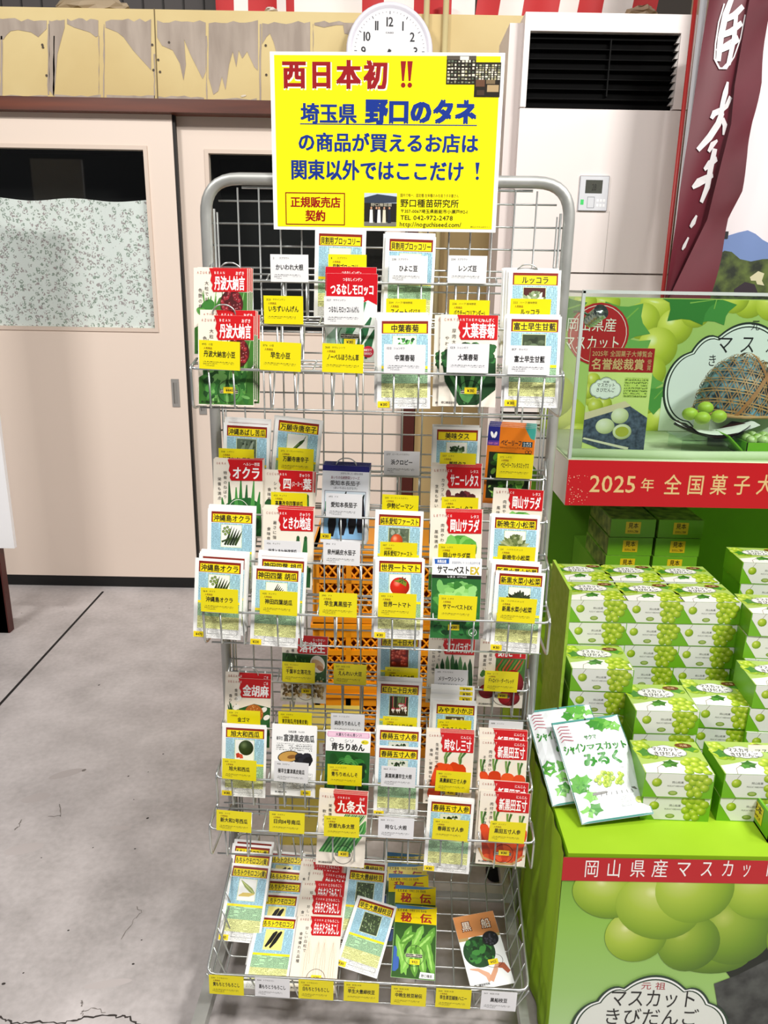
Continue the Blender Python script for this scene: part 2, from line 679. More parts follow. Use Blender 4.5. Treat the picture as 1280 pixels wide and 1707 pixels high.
c.poly([xz(256.5, 14, YD + .02), xz(258, 14, YD + .02), xz(264, 169, YD + .02), xz(262.5, 169, YD + .02)], C('6a5a3a', .7), 2)
for px, py in ((71, 75), (72, 79), (78, 126), (254, 75), (256, 117), (282, 71), (267, 120), (443, 76), (444, 125), (264, 100)):
    q = xz(px, py, YD + .02)
    c.ell(q[0], q[1], .005, .005, C('4a3f34', .7), 2, 0, 7)
for px, py in ((406, 160), (735, 690), (686, 712)):
    q = xz(px, py, YD + .02)
    c.ell(q[0], q[1], .012, .004, C('d8cdb8', .7), 2, 0.2, 8)
c.emit(mb, wallface(YD + .0195, .0012))
struct(mb, 'wall_back')
mb = MB()
mb.box(-5, 4.6, 0, 5, 4.7, 4.2, C('3b342e', .8))
struct(mb, 'wall_far')
mb = MB()
mb.box(-3.6, YD + .19, zt0 - .15, -.2, YD + .22, zt0 + .6, C('3a3433', .6))
for i in range(40):
    x = -3.6 + i * .085
    mb.box(x, YD + .185, zt0 - .1, x + .006, YD + .19, zt0 + .6, C('1c1918', .7))
struct(mb, 'wall_upper')
# brown lintel, door head
mb = MB()
mb.box(-3.6, YD - .05, zlin, xz(850, 190, YD)[0], YD + .03, zb0, noisy('stained_lintel', '4a1f10', '6e3218', 3, .4, stretch=(.4, 3, 6)))
struct(mb, 'trim_1')
mb = MB()
mb.box(xr - .005, YD + .0, 0, xr + .055, YD + .10, zlin, C('4a1a14', .45))
struct(mb, 'trim_2')


def sliding_door(n, xa, xb, yf, win, curtain):
    """win = (x0, z0, x1, z1) of the opening"""
    ztop = zlin + .02
    t = thing('door_%d' % n, None, None)
    t['kind'] = 'structure'
    x0, z0, x1, z1 = win
    th = .032
    mb = MB()
    for q in ((xa, .055, x0, ztop), (x1, .055, xb, ztop), (x0, .055, x1, z0), (x0, z1, x1, ztop)):
        mb.box(q[0], yf, q[1], q[2], yf + th, q[3], CREAMP)
    mb.build('door_leaf', t)
    b = MB()
    w = .012
    for q in ((x0 - .016, z0 - .016, x1 + .016, z0), (x0 - .016, z1, x1 + .016, z1 + .016), (x0 - .016, z0, x0, z1), (x1, z0, x1 + .016, z1)):
        b.box(q[0], yf - .006, q[1], q[2], yf + .002, q[3], CREAMS)
    b.build('window_bead', t)
    g = MB()
    g.box(x0, yf + .012, z0, x1, yf + .016, z1, clear('door_glass', 'fbfdfc', .02))
    g.build('window_pane', t)
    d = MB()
    d.box(x0 - .02, yf + .30, z0 - .02, x1 + .02, yf + .31, z1 + .02, C('050505', .9))  # black-coloured faces stand in for the darkness of the room
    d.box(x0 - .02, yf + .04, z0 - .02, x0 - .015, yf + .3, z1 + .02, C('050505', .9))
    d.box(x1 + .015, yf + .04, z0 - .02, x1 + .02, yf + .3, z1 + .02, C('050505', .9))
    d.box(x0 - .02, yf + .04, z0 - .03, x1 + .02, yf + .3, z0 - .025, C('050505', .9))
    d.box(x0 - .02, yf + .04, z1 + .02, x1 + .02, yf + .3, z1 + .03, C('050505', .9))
    part(d.build('dark_room_box', t), 'black box standing in for the unlit room beyond the door glass')
    s = MB()
    s.box(xa, yf + .004, .0, xb, yf + .03, .055, BLACK)
    s.build('bottom_track', t)
    return t


yd1, yd2 = YD, YD + .045
x1r = xz(312, 580, yd1)[0]
wl = (xz(-160, 400, yd1)[0], xz(120, 545, yd1)[1], xz(249, 400, yd1)[0], xz(120, 248, yd1)[1])
d1 = sliding_door(1, -2.35, x1r - .012, yd1, wl, True)
x2l = xz(316, 580, yd2)[0]
w2 = (xz(354, 400, yd2)[0], xz(500, 552, yd2)[1], xz(640, 450, yd2)[0], xz(420, 257, yd2)[1])
d2 = sliding_door(2, x1r - .06, xr, yd2, w2, False)
mb = MB()
mb.box(x1r - .012, yd1 + .006, .05, x1r - .001, yd1 + .03, zlin + .02, C('15110f', .6))  # dark-coloured strip paints the shade of the gap between the sliding doors
mb.build('gap_shade_strip', d1)


def recess_handle(door, x, z, y):
    o = MB()
    h, w = .063, .017
    K = C('a3a09c', .4, .3)
    o.box(x - w, y - .004, z - h, x + w, y + .002, z + h, K)
    hd = o.build('handle', door)
    part(hd, 'grey recessed pull handle')
    i = MB()
    i.tube([(x - .007, y - .0045, z - h + .016), (x - .007, y - .0045, z + h - .016)], .002, C('5f5c58', .4), 6)
    i.box(x - .006, y - .0048, z - h + .016, x + .008, y - .004, z + h - .016, C('8a8783', .45))
    i.build('pull_recess', hd)


q = xz(293, 655, yd1)
recess_handle(d1, q[0], q[1], yd1)
q = xz(338, 668, yd2)
recess_handle(d2, q[0], q[1], yd2)


def floral():
    m, n, l, b = bsdf('sprigged_cotton')
    nt = m.node_tree
    tc = n.new('ShaderNodeTexCoord')
    vo = n.new('ShaderNodeTexVoronoi')
    vo.inputs['Scale'].default_value = 50
    l.new(tc.outputs['Object'], vo.inputs['Vector'])
    nz = n.new('ShaderNodeTexNoise')
    nz.inputs['Scale'].default_value = 150
    l.new(tc.outputs['Object'], nz.inputs['Vector'])
    f = mth(nt, 'MULTIPLY', mth(nt, 'LESS_THAN', vo.outputs['Distance'], .5), mth(nt, 'GREATER_THAN', nz.outputs[0], .5))
    mx = n.new('ShaderNodeMix')
    mx.data_type = 'RGBA'
    mx.inputs[6].default_value = lin('eef1f0')
    l.new(f, mx.inputs[0])
    cr = n.new('ShaderNodeValToRGB')
    cr.color_ramp.elements[0].color, cr.color_ramp.elements[1].color = lin('9aa69c'), lin('aca0a2')
    cr.color_ramp.elements[0].position, cr.color_ramp.elements[1].position = .45, .6
    sp = n.new('ShaderNodeSeparateColor')
    l.new(vo.outputs['Color'], sp.inputs[0])
    l.new(sp.outputs[0], cr.inputs[0])
    l.new(cr.outputs[0], mx.inputs[7])
    l.new(mx.outputs[2], b.inputs['Base Color'])
    b.inputs['Roughness'].default_value = .8
    return m


x0, z0, x1, z1 = wl
ztc = xz(150, 335, yd1)[1]
cm = MB()
cm.sheet(lambda u, v: (x0 + .005 + (x1 - x0 - .01) * u, yd1 + .026 + .004 * math.sin(u * 26) + .003 * math.sin(u * 11 + 1), z0 + (ztc - z0 + .012 * math.cos(u * 9) ** 2) * v), 60, 6, floral())
part(cm.build('half_curtain', d1, True), 'pale sprigged half curtain behind the glass')

# stage-striped cloth above the board
xs = (362, 392, 414, 462, 478, 492, 604, 640, 690, 752, 792, 830, 868, 930, 960, 1000, 1052, 1090)
cols = 'RWRWRWRWRWRWRWRWR'
RC, WC = C('b8161a', .6), C('e9e2de', .6)
mb = MB()
yb = YD + .10
for i, cch in enumerate(cols):
    xa, xb_ = xz(xs[i], 0, yb)[0], xz(xs[i + 1], 0, yb)[0]
    mb.sheet(lambda u, v, xa=xa, xb_=xb_: (xa + (xb_ - xa) * u + (.05 * v if xa > .3 else 0), yb + .02 * math.sin((xa + (xb_ - xa) * u) * 21 + v * 2) - .02, zt0 + .004 + .4 * v), 8, 5, RC if cch == 'R' else WC)
tag(mb.build('striped_curtain', smooth=True), 'red and white striped ceremonial curtain above the beige board', 'curtain')


def crumple(name, px0, px1, py, hh, m, label, cat):
    b = MB()
    a, e = at(px0, py, YD + .06), at(px1, py, YD + .06)
    r = random.Random(px0)
    cx, w = (a.x + e.x) / 2, (e.x - a.x) / 2
    b.ball((cx, YD + .08, zt0 + hh * .5), w, .05, hh * .6, m, 14, 8)
    v = []
    for p in b.v:
        v.append((p[0] + r.uniform(-.012, .012), p[1] + r.uniform(-.008, .008), max(zt0 + .0005, p[2] + r.uniform(-.008, .008))))
    b.v = v
    tag(b.build(name, smooth=False), label, cat)


crumple('paper_bundle', 86, 215, 6, .05, C('a8957a', .7), 'brown crumpled paper bundle lying on the beige board at upper left', 'paper')
crumple('crumpled_wrap', 1045, 1100, 8, .05, C('b09a80', .6), 'tan crumpled wrapping on the board edge above the air conditioner', 'paper')
crumple('torn_paper', 440, 462, 8, .02, C('d9d0c4', .7), 'small torn white paper scrap on the board under striped curtain', 'paper')


def conduit(px, lab):
    b = MB()
    x = xz(px, 60, YD)[0]
    b.tube([(x, YD + .008, zb0 - .9), (x, YD + .008, zt0 + .05)], .012, C('cfc08e', .5), 10)
    tag(b.build('wall_conduit', smooth=True), lab, 'pipe', 'conduits beside the clock')


conduit(710, 'slim beige wall conduit just right of the round clock')
conduit(742, 'slim beige wall conduit, farther right of the round clock')


def clock():
    yk = YD - .03
    cx, cz = xz(649, 87, yk)
    rr = (xz(721, 84, yk)[0] - xz(577, 84, yk)[0]) / 2
    t = thing('wall_clock', 'round white wall clock half hidden behind the top of the yellow sign', 'clock', Matrix.Translation((cx, yk, cz)))
    b = MB()
    prof = [(rr * .86, -.012), (rr * .9, -.022), (rr * .97, -.024), (rr, -.012), (rr, .045), (.001, .045)]
    b.lathe(prof, C('e6e4ee', .35), 48, axis='Y')
    b.v = b.v
    b.build('case', t, True)
    c = CV()
    c.ell(0, 0, rr * .885, rr * .885, C('f1f0f2', .5), 0, 0, 48)
    for i in range(60):
        a = i * math.pi / 30
        r0, r1 = rr * (.78 if i % 5 else .75), rr * .81
        c.line([(math.sin(a) * r0, math.cos(a) * r0), (math.sin(a) * r1, math.cos(a) * r1)], .0016 if i % 5 else .003, C('555560', .5), 1)
    for i in range(1, 13):
        a = i * math.pi / 6
        x, z = math.sin(a) * rr * .60, math.cos(a) * rr * .60
        hh = .034
        w = sum(glyph(q, 0.0)[2] for q in str(i)) * hh / .74 * .9
        c.text(str(i), x - w / 2, z - hh / 2, x + w / 2, z + hh / 2, C('15151c', .5), .02, 1)
    c.text('CASIO', -.016, .062, .016, .068, C('30303a', .5), .02, 1)
    b = MB()
    c.emit(b, lambda x, y, k: (x, -.0128 - .0004 * k, y))
    b.build('dial', t)
    for nm, a, l, w in (('hour_hand', 3.6, .07, .006), ('minute_hand', 2.9, .10, .004)):
        c = CV()
        c.taper([(-math.sin(a) * .006, -math.cos(a) * .006), (math.sin(a) * l, math.cos(a) * l)], [w, w * .4], C('111111', .5), 1)
        b = MB()
        c.emit(b, lambda x, y, k: (x, -.0165 - (.002 if nm == 'minute_hand' else 0), y))
        b.build(nm, t)
    g = MB()
    g.lathe([(rr * .88, -.0225), (rr * .88, -.0215)], clear('clock_glass', 'ffffff', .02), 40, axis='Y')
    g.build('glass', t)


clock()

# standing board at the far left edge, on its dark red legs
t = thing('notice_board', 'blank white standing notice board with dark red legs at the left edge', 'board')
yb_ = 2.95
q = xz(12, 914, yb_)
b = MB()
b.box(-1.75, yb_, q[1], xz(24, 912, yb_)[0], yb_ + .02, 2.0, C('f4f4f6', .45))
b.build('panel', t)
for xx in (xz(-2, 950, yb_ + .03)[0] - .012, -1.6):
    b = MB()
    b.box(xx - .022, yb_ + .02, 0, xx + .022, yb_ + .06, q[1] + .3, C('4d1a14', .45))
    b.build('leg', t)
# short cross piece of the stand on the floor
b = MB()
b.box(-1.75, yb_ + .03, .12, xz(-4, 960, yb_)[0], yb_ + .05, .16, C('4d1a14', .45))
b.build('stretcher', t)


# ------------------------------------------------------------------ air conditioner
def aircon():
    ya = 3.02
    L, Rr = xz(858, 300, ya)[0], xz(1128, 300, ya)[0]
    ztop = xz(1000, 25, ya)[1]
    t = thing('air_conditioner', 'tall white floor standing air conditioner with dark louvred outlet', 'air conditioner')
    W_ = C('eee4e0', .38)
    dp = .30
    zs0, zs1 = xz(1000, 456, ya)[1], xz(1000, 181, ya)[1]
    zo0, zo1 = xz(1000, 178, ya)[1], xz(1000, 56, ya)[1]
    xo0, xo1 = xz(876, 110, ya)[0] + .006, xz(1132, 110, ya)[0] - .012
    b = MB()
    b.box(L, ya + .01, 0, Rr, ya + dp, ztop, W_)
    # side cheeks and top band round the outlet
    b.box(L, ya - .02, zo1, Rr, ya + .01, ztop, W_)
    b.box(L, ya - .02, zo0 - .008, xo0, ya + .01, zo1, W_)
    b.box(xo1, ya - .02, zo0 - .008, Rr, ya + .01, zo1, W_)
    b.box(L - .045, ya + .03, 0, L, ya + dp, ztop - .02, C('e4d8d4', .4))
    b.build('cabinet', t)
    b = MB()
    b.box(L, ya - .018, zs0 + .003, Rr, ya + .01, zo0 - .012, W_)
    b.build('front_panel', t)
    b = MB()
    zg1 = xz(850, 664, ya)[1]
    b.box(L, ya - .018, zg1 + .02, Rr, ya + .01, zs0 - .003, W_)
    b.box(L, ya - .018, 0, Rr, ya + .01, zg1 - .30, W_)
    b.build('lower_panel', t)
    b = MB()
    b.box(L, ya + .004, zg1 - .30, Rr, ya + .012, zg1 + .02, C('3a3a3a', .6))
    for i in range(13):
        z = zg1 - .29 + i * .024
        b.box(L, ya - .016, z, Rr, ya + .004, z + .014, W_)
    part(b.build('intake_grille', t), 'white slatted intake grille')
    b = MB()
    b.box(xo0, ya + .008, zo0 - .008, xo1, ya + .0095, zo1, C('030303', .8, 0, .1))
    ou = b.build('outlet', t)
    part(ou, 'black air outlet opening')
    b = MB()
    for i in range(7):
        z = zo0 + .02 + i * (zo1 - zo0 - .03) / 6.4
        b.box(xo0 + .004, ya - .012, z, xo1 - .004, ya + .006, z + .002, C('050505', .7, 0, .15))
    for i in range(9):
        z = zo0 + .006 + i * (zo1 - zo0 - .012) / 9
        b.prism([(xo1 - .014, z), (xo1 - .001, z), (xo1 - .001, z + .024)], ya - .018, ya + .004, C('b9b4b0', .4))
    for k, xx in enumerate((xo0 + .28,)):
        b.box(xx, ya - .014, zo0 + .03, xx + .004, ya + .006, zo1 - .02, C('070707', .7, 0, .15))
    b.build('louver', ou)
    b = MB()
    x0, z0 = xz(960, 352, ya)
    x1, z1 = xz(1013, 295, ya)
    b.box(x0, ya - .026, z0, x1, ya - .018, z1, C('d9dbe0', .35))
    ct = b.build('control_panel', t)
    c = CV(1000.0)
    w, h = x1 - x0, z1 - z0
    c.frame(x0, z0, x1, z1, .0012, C('5f6068', .4), 1)
    c.rect(x0 + w * .2, z0 + h * .5, x0 + w * .78, z0 + h * .88, C('4a4c44', .25), 1)
    c.text('28', x0 + w * .42, z0 + h * .58, x0 + w * .58, z0 + h * .78, C('23241f', .3), .01, 2)
    c.rect(x0 + w * .07, z0 + h * .17, x0 + w * .18, z0 + h * .32, C('3fd26a', .4), 1)
    c.frame(x0 + w * .3, z0 + h * .08, x0 + w * .55, z0 + h * .4, .0012, C('6a6c74', .4), 1)
    for i in range(3):
        for j in range(2):
            c.rect(x0 + w * (.62 + .11 * i), z0 + h * (.12 + .14 * j), x0 + w * (.7 + .11 * i), z0 + h * (.2 + .14 * j), C('f2f3f5', .4), 1)
    b = MB()
    c.emit(b, wallface(ya - .0262, .0002))
    b.build('display', ct)
    b = MB()
    xl = xz(1010, 400, ya)[0]
    b.box(xl - .003, ya - .0186, zs0 + .003, xl - .0015, ya - .018, z0, C('b3aaa6', .5))
    b.build('panel_seam', t)


aircon()
b = MB()
x0, x1 = xz(1143, 250, 3.2)[0], xz(1170, 250, 3.2)[0]
b.box(x0, 3.2, 0, x1, 3.32, 2.75, C('b8a48c', .55))
tag(b.build('service_duct'), 'beige boxed duct standing right beside the air conditioner', 'duct')


# ------------------------------------------------------------------ things standing behind the rack
def crate(z, lab, yaw=0.0, y=2.12):
    x0, x1 = xz(521, 1000, 2.12)[0], xz(748, 1000, 2.12)[0]
    w, d, h, th = (x1 - x0), .32, .232, .012
    O = C('f0960a', .4)
    OD = C('e08a06', .45)
    t = thing('plastic_crate', lab, 'crate', Matrix.Translation(((x0 + x1) / 2, y, z)) @ Matrix.Rotation(yaw, 4, 'Z'), 'orange crates stacked behind the rack')
    b = MB()
    b.box(-w / 2, 0, 0, w / 2, d, .012, OD)
    for s in (-1, 1):
        b.box(s * w / 2 - (th if s > 0 else 0), 0, .012, s * w / 2 + (th if s < 0 else 0), d, h, O)
    b.box(-w / 2 + th, d - th, .012, w / 2 - th, d, h, O)
    for z0, z1 in ((.012, .035), (h * .55, h * .62), (h - .045, h)):
        b.box(-w / 2 + th, 0, z0, w / 2 - th, th, z1, O)
    b.box(-w / 2 - .006, -.008, h - .014, w / 2 + .006, d + .006, h, O)
    for i in range(5):
        x = -w / 2 + th + i * (w - 2 * th) / 4
        b.box(x - .008, 0, .03, x + .008, th, h - .02, O)
    b.build('shell', t)
    g = MB()
    for z0, z1 in ((.035, h * .55), (h * .62, h - .045)):
        n = int((w - .03) / .026)
        for i in range(-2, n + 1):
            xa = -w / 2 + .015 + i * .026
            for sg in (0, 1):
                a = (xa, z0) if not sg else (xa, z1)
                run = (z1 - z0) * .8
                e = (xa + run, z1) if not sg else (xa + run, z0)
                lo, hi = -w / 2 + .012, w / 2 - .012
                if e[0] <= lo or a[0] >= hi:
                    continue
                ta, te = 0.0, 1.0
                if a[0] < lo:
                    ta = (lo - a[0]) / run
                if e[0] > hi:
                    te = (hi - a[0]) / run
                P = lambda s: (a[0] + run * s, .006, a[1] + (e[1] - a[1]) * s)
                g.tube([P(ta), P(te)], .0034, O, 4)
    part(g.build('lattice', t), 'diamond lattice side')
    return t


for i in range(3):
    crate(i * .2332, 'orange lattice plastic crate, %s of the stack behind the rack' % ('bottom one', 'middle one', 'topmost')[i], (0, .02, -.015, .01)[i])

yc = 1.72
x0, x1 = xz(466, 1380, yc)[0], xz(600, 1380, yc)[0]
t = thing('paper_carton', 'yellow printed carton standing on the floor behind the rack grid', 'carton')
b = MB()
zc = .36
b.box(x0, yc, 0, x1, yc + .11, zc, C('dcc55a', .6))
cb = b.build('carton_body', t)
c = CV(1000.)
GR = C('23572c', .5)
cx, cz = xz(560, 1374, yc)
c.ell(cx - .002, cz, .028, .032, GR, 1, 0, 24)
c.text('OMO', cx - .04, cz + .036, cx - .006, cz + .05, C('3b5a2c', .5), .02, 1, rot=.45)
p = xz(486, 1418, yc)
c.text('https://oks', p[0], p[1] - .006, p[0] + .068, p[1] + .006, C('4a5a2a', .5), .02, 1)
p = xz(486, 1406, yc)
c.rect(p[0], p[1] - .004, p[0] + .10, p[1] + .003, FP('dcc55a', '6a6a30', 7, False, .5), 1)
c.poly([(x1 - .03, zc), (x1, zc), (x1, zc - .16), (x1 - .025, zc - .10)], GR, 1)
p, q = xz(532, 1277, yc), xz(556, 1238, yc)
c.rect(p[0], p[1], q[0], min(q[1], zc - .004), C('d9d2c8', .5), 2)
c.vtext('農家直送', p[0] + .009, min(q[1], zc - .004) - .003, .0115, C('8a2a28', .5), .02, 3)
b = MB()
c.emit(b, wallface(yc - .0003, .0003))
b.build('print', t)
# ------------------------------------------------------------------ printed pictures of vegetables (x0, y0, x1, y1 in mm on the packet)
def P_(h):
    return C(h, 0.42)


GREENS = ('2f5a22', '4c8433', '6ba548', '24451c')


def clump(c, x0, y0, x1, y1, n, cols, sz, seed, layer=3, squash=0.55):
    rg = random.Random(seed)
    for i in range(n):
        a, r = rg.uniform(0, 6.28), rg.uniform(0.75, 1.2) * sz
        r = min(r, (x1 - x0) * 0.32, (y1 - y0) * 0.32)
        c.ell(rg.uniform(x0 + r, x1 - r), rg.uniform(y0 + r, y1 - r), r, r * rg.uniform(squash, squash + 0.3), P_(rg.choice(cols)), layer + i * 0.07, a, 9)


def fan(c, cx, cy, L, n, a0, a1, wd, cols, seed, layer=3):
    rg = random.Random(seed)
    for i in range(n):
        a = a0 + (a1 - a0) * (i + 0.5) / n + rg.uniform(-.08, .08)
        l = L * rg.uniform(.75, 1.0)
        dx, dy = math.cos(a), math.sin(a)
        c.taper([(cx, cy), (cx + dx * l * .4, cy + dy * l * .4), (cx + dx * l * .75, cy + dy * l * .75), (cx + dx * l, cy + dy * l)],
                [wd * .25, wd * .45, wd, wd * .15], P_(rg.choice(cols)), layer + i * .08)


def pic(c, kind, x0, y0, x1, y1, seed=1):
    w, h = x1 - x0, y1 - y0
    mx, my = (x0 + x1) / 2, (y0 + y1) / 2
    bg = {'broccoli': 'dfe3df', 'bitter': '5f6f5c', 'rucola': '4a1512', 'cabbage': '3d4a33', 'reds': '6b1a12', 'radish': '33281c', 'turnip': '4e4334',
          'blackcorn': 'efe58a', 'edamame': '3b4a30', 'carrotbunch': 'd9dccf', 'firsttomato': '5e6b57'}.get(kind, 'f4f4ee')
    c.rect(x0, y0, x1, y1, P_(bg), 2)
    rg = random.Random(seed)
    if kind == 'broccoli':
        clump(c, x0 + w * .08, y0 + h * .02, x1 - w * .08, y0 + h * .75, 46, ('1f2620', '2c332c', '39423a', '151a16'), w * .09, 3, squash=.8)
    elif kind == 'pepper':
        c.taper([(x0 + w * .12, y0 + h * .12), (x0 + w * .4, y0 + h * .36), (x0 + w * .7, y0 + h * .66), (x0 + w * .86, y0 + h * .8)], [w * .02, w * .075, w * .085, w * .03], P_('2d4a1c'), 3)
        c.taper([(x0 + w * .3, y0 + h * .3), (x0 + w * .6, y0 + h * .6)], [w * .012, w * .02], P_('7d9a5d'), 3.4)
        c.taper([(x0 + w * .82, y0 + h * .77), (x0 + w * .93, y0 + h * .98)], [w * .025, w * .012], P_('4c6b2a'), 3.2)
    elif kind == 'bitter':
        for q in range(3):
            c.taper([(x0 + w * (.1 + .2 * q), y0 + h * .1), (x0 + w * (.3 + .2 * q), y0 + h * .5), (x0 + w * (.45 + .2 * q), y0 + h * .9)], [w * .03, w * .1, w * .03], P_(('8a9a86', '6f8069', 'a3b09d')[q]), 3 + q * .2)
        clump(c, x0, y0, x1, y1, 18, ('45553f', '7a8b72', '2f3a2c'), w * .06, 5, 3.7)
    elif kind == 'okra':
        for q in range(5):
            b = x0 + w * (.18 + .13 * q)
            c.taper([(b, y0 + h * .08), (b + w * .16, y0 + h * .4), (b + w * .34, y0 + h * (.95 - .05 * q))], [w * .05, w * .06, w * .008], P_(('243318', '35491f', '1b2812')[q % 3]), 3 + q * .1)
        c.taper([(x0 + w * .02, y0 + h * .22), (x0 + w * .5, y0 + h * .42)], [w * .05, w * .03], P_('3a4d24'), 3.8)
        for a, b in ((.16, .84), (.3, .9), (.1, .7), (.26, .72), (.4, .78), (.2, .58), (.36, .64)):
            c.ell(x0 + w * a, y0 + h * b, w * .075, w * .075, P_('56702f'), 3.2, 0, 8)
            c.ell(x0 + w * a, y0 + h * b, w * .045, w * .045, P_('93a85f'), 3.5, 0, 6)
    elif kind == 'cucs':
        for q in range(6):
            b = x0 + w * (.1 + .07 * q)
            c.taper([(b, y0 + h * .05), (b + w * .25, y0 + h * .5), (b + w * .47, y0 + h * (.96 - .06 * q))], [w * .035, w * .05, w * .012], P_(('10160e', '1d2819')[q % 2]), 3 + q * .1)
    elif kind in ('tomato', 'firsttomato'):
        k = 'tomato_print' if kind == 'tomato' else 'young_tomato_print'
        m = disc_print(k, ((0.0, 'ff8f7a'), (.25, 'd92416'), (.9, '9c120c')) if kind == 'tomato' else ((0., 'f7b08a'), (.3, 'd8512a'), (.9, 'a83a1c')))
        if kind == 'tomato':
            c.ell(mx, my - h * .03, w * .47, h * .42, m, 3, 0, 24, True)
            c.poly([(mx - w * .3, my + h * .22), (mx + w * .05, my + h * .12), (mx + w * .3, my - h * .02), (mx + w * .34, my + h * .18), (mx + w * .1, my + h * .33)], P_('7d8a2a'), 3.3)
            fan(c, mx + w * .12, my + h * .26, w * .22, 6, 0, 6.28, w * .03, ('233a1c', '3c5c2c'), 2, 3.6)
        else:
            clump(c, x0, y0 + h * .5, x1, y1, 16, ('78866f', '4b5a44', 'a3ad9b'), w * .1, 8)
            c.ell(x0 + w * .4, y0 + h * .42, w * .3, h * .32, m, 4.6, 0, 18, True)
            c.ell(x0 + w * .82, y0 + h * .22, w * .2, h * .22, P_('8c9a6c'), 4.5)
    elif kind == 'headlettuce':
        c.poly([(x0 + w * .2, y0 + h * .7), (x0 + w * .35, y0 + h * .05), (x0 + w * .62, y0 + h * .05), (x0 + w * .86, y0 + h * .72)], P_('7fa06b'), 2.6)
        fan(c, mx, y0 + h * .05, h * .72, 6, .9, 2.2, w * .07, ('a7c08f', '6f9459', '91ae79'), 4, 3)
        clump(c, x0 + w * .1, y0 + h * .55, x1 - w * .08, y0 + h * .92, 22, ('2f4a2c', '466340', '1f3320'), w * .09, 4, 3.9)
    elif kind in ('komatsuna', 'darkkomatsuna', 'rucola'):
        cs = {'komatsuna': ('6d7b4a', '8b9663', '55633a', 'a6ad84'), 'darkkomatsuna': ('1d241a', '2d3828', '3a4634'), 'rucola': ('93a67c', 'c3cfae', '6c7f58', 'e3e8d6')}[kind]
        if kind == 'komatsuna':
            for q in range(9):
                c.taper([(x0 + w * (.3 + .05 * q), y0 + h * .02), (x0 + w * (.32 + .045 * q), y0 + h * .35)], [w * .02, w * .02], P_(('e6ead8', 'c4cfae')[q % 2]), 2.6 + q * .04)
            c.rect(x0 + w * .26, y0 + h * .24, x0 + w * .76, y0 + h * .3, P_('2b2440'), 3)
        fan(c, mx, y0 + h * .2, h * .75, 15, .25, 2.9, w * .09, cs, 6, 3.1)
        clump(c, x0 + w * .14, y0 + h * .3, x1 - w * .14, y0 + h * .9, 14, cs, w * .09, 7, 4.3)
    elif kind == 'cabbage':
        clump(c, x0, y0, x1, y1, 24, ('4d5b40', '2d3726', '5f6d50'), w * .17, 4)
        for q, r in enumerate((.3, .22, .13)):
            c.ell(mx, y0 + h * .35, w * r, h * r, P_(('6d7f60', '8a9a7b', 'b5c0a6')[q]), 5 + q * .2)
    elif kind == 'shungiku':
        clump(c, x0 + w * .04, y0, x1 - w * .04, y1 - h * .04, 60, ('2f7a35', '4fa04a', '1f5a28', '76bd68'), w * .085, 11, squash=.5)
    elif kind == 'melon':
        c.ell(mx + w * .08, my + h * .12, w * .4, w * .42, disc_print('watermelon_print', ((0., '6c7f52'), (.35, '2f421f'), (.95, '18240f'))), 3, 0, 24, True)
        c.poly([(x0 + w * .04, y0 + h * .3), (x0 + w * .2, y0 + h * .36), (x0 + w * .28, y0 + h * .12), (x0 + w * .08, y0 + h * .08)], P_('c03427'), 3.5)
        c.poly([(x0 + w * .22, y0 + h * .32), (x0 + w * .4, y0 + h * .26), (x0 + w * .44, y0 + h * .08), (x0 + w * .26, y0 + h * .06)], P_('d4503a'), 3.7)
    elif kind == 'reds':
        rm = disc_print('red_radish_print', ((0., 'f08a70'), (.4, 'c23a26'), (.95, '7c1a10')))
        for q in range(26):
            c.ell(x0 + w * rg.uniform(.14, .86), y0 + h * rg.uniform(.14, .92), w * .12, w * .115, rm, 3 + q * .07, 0, 10, True)
    elif kind == 'radish':
        for q in range(11):
            a, b = x0 + w * rg.uniform(.12, .88), y0 + h * rg.uniform(.3, .65)
            c.taper([(a, b), (a + rg.uniform(-2, 2), y1 - h * .03)], [w * .015, w * .03], P_(rg.choice(('c03a48', '5d7a3c', '91a86c'))), 3 + q * .05)
            c.ell(a, b - h * .06, w * .085, h * .08, P_('b8384c'), 3.6 + q * .08, 0, 10)
            c.ell(a, b - h * .1, w * .075, h * .065, P_('f2e8df'), 3.65 + q * .08, 0, 10)
            c.taper([(a, b - h * .15), (a + 1, b - h * .27)], [w * .02, w * .004], P_('f2e8df'), 3.6 + q * .08)
    elif kind == 'turnip':
        for q in range(22):
            c.ell(x0 + w * rg.uniform(.1, .9), y0 + h * rg.uniform(.1, .9), w * .07, w * .065, P_(rg.choice(('c3b59c', '8c7a5e', 'e0d6c2'))), 3 + q * .06, 0, 9)
    elif kind == 'carrotbunch':
        for q in range(8):
            a = x0 + w * (.1 + .115 * q)
            c.taper([(a, y0 + h * .68), (a + w * .01, y0 + h * .4), (a, y0 + h * .02)], [w * .075, w * .07, w * .03], P_(('d2481c', 'b83614', 'e0602c')[q % 3]), 3 + q * .05)
        clump(c, x0 + w * .04, y0 + h * .66, x1 - w * .04, y1 - h * .02, 18, ('223a1c', '3d5c30', '172a14'), w * .07, 3, 3.8)
    elif kind == 'blackcorn':
        for a, b, l in ((.1, .04, 0), (.36, .0, .02)):
            c.taper([(x0 + w * a, y0 + h * (b + .08)), (x0 + w * (a + .2), y0 + h * .4), (x0 + w * (a + .4), y0 + h * .78), (x0 + w * (a + .52), y0 + h * .92)], [w * .05, w * .11, w * .11, w * .05], P_(('151413', '0c0b0b')[int(l > 0)]), 3 + l)
    elif kind == 'corn':
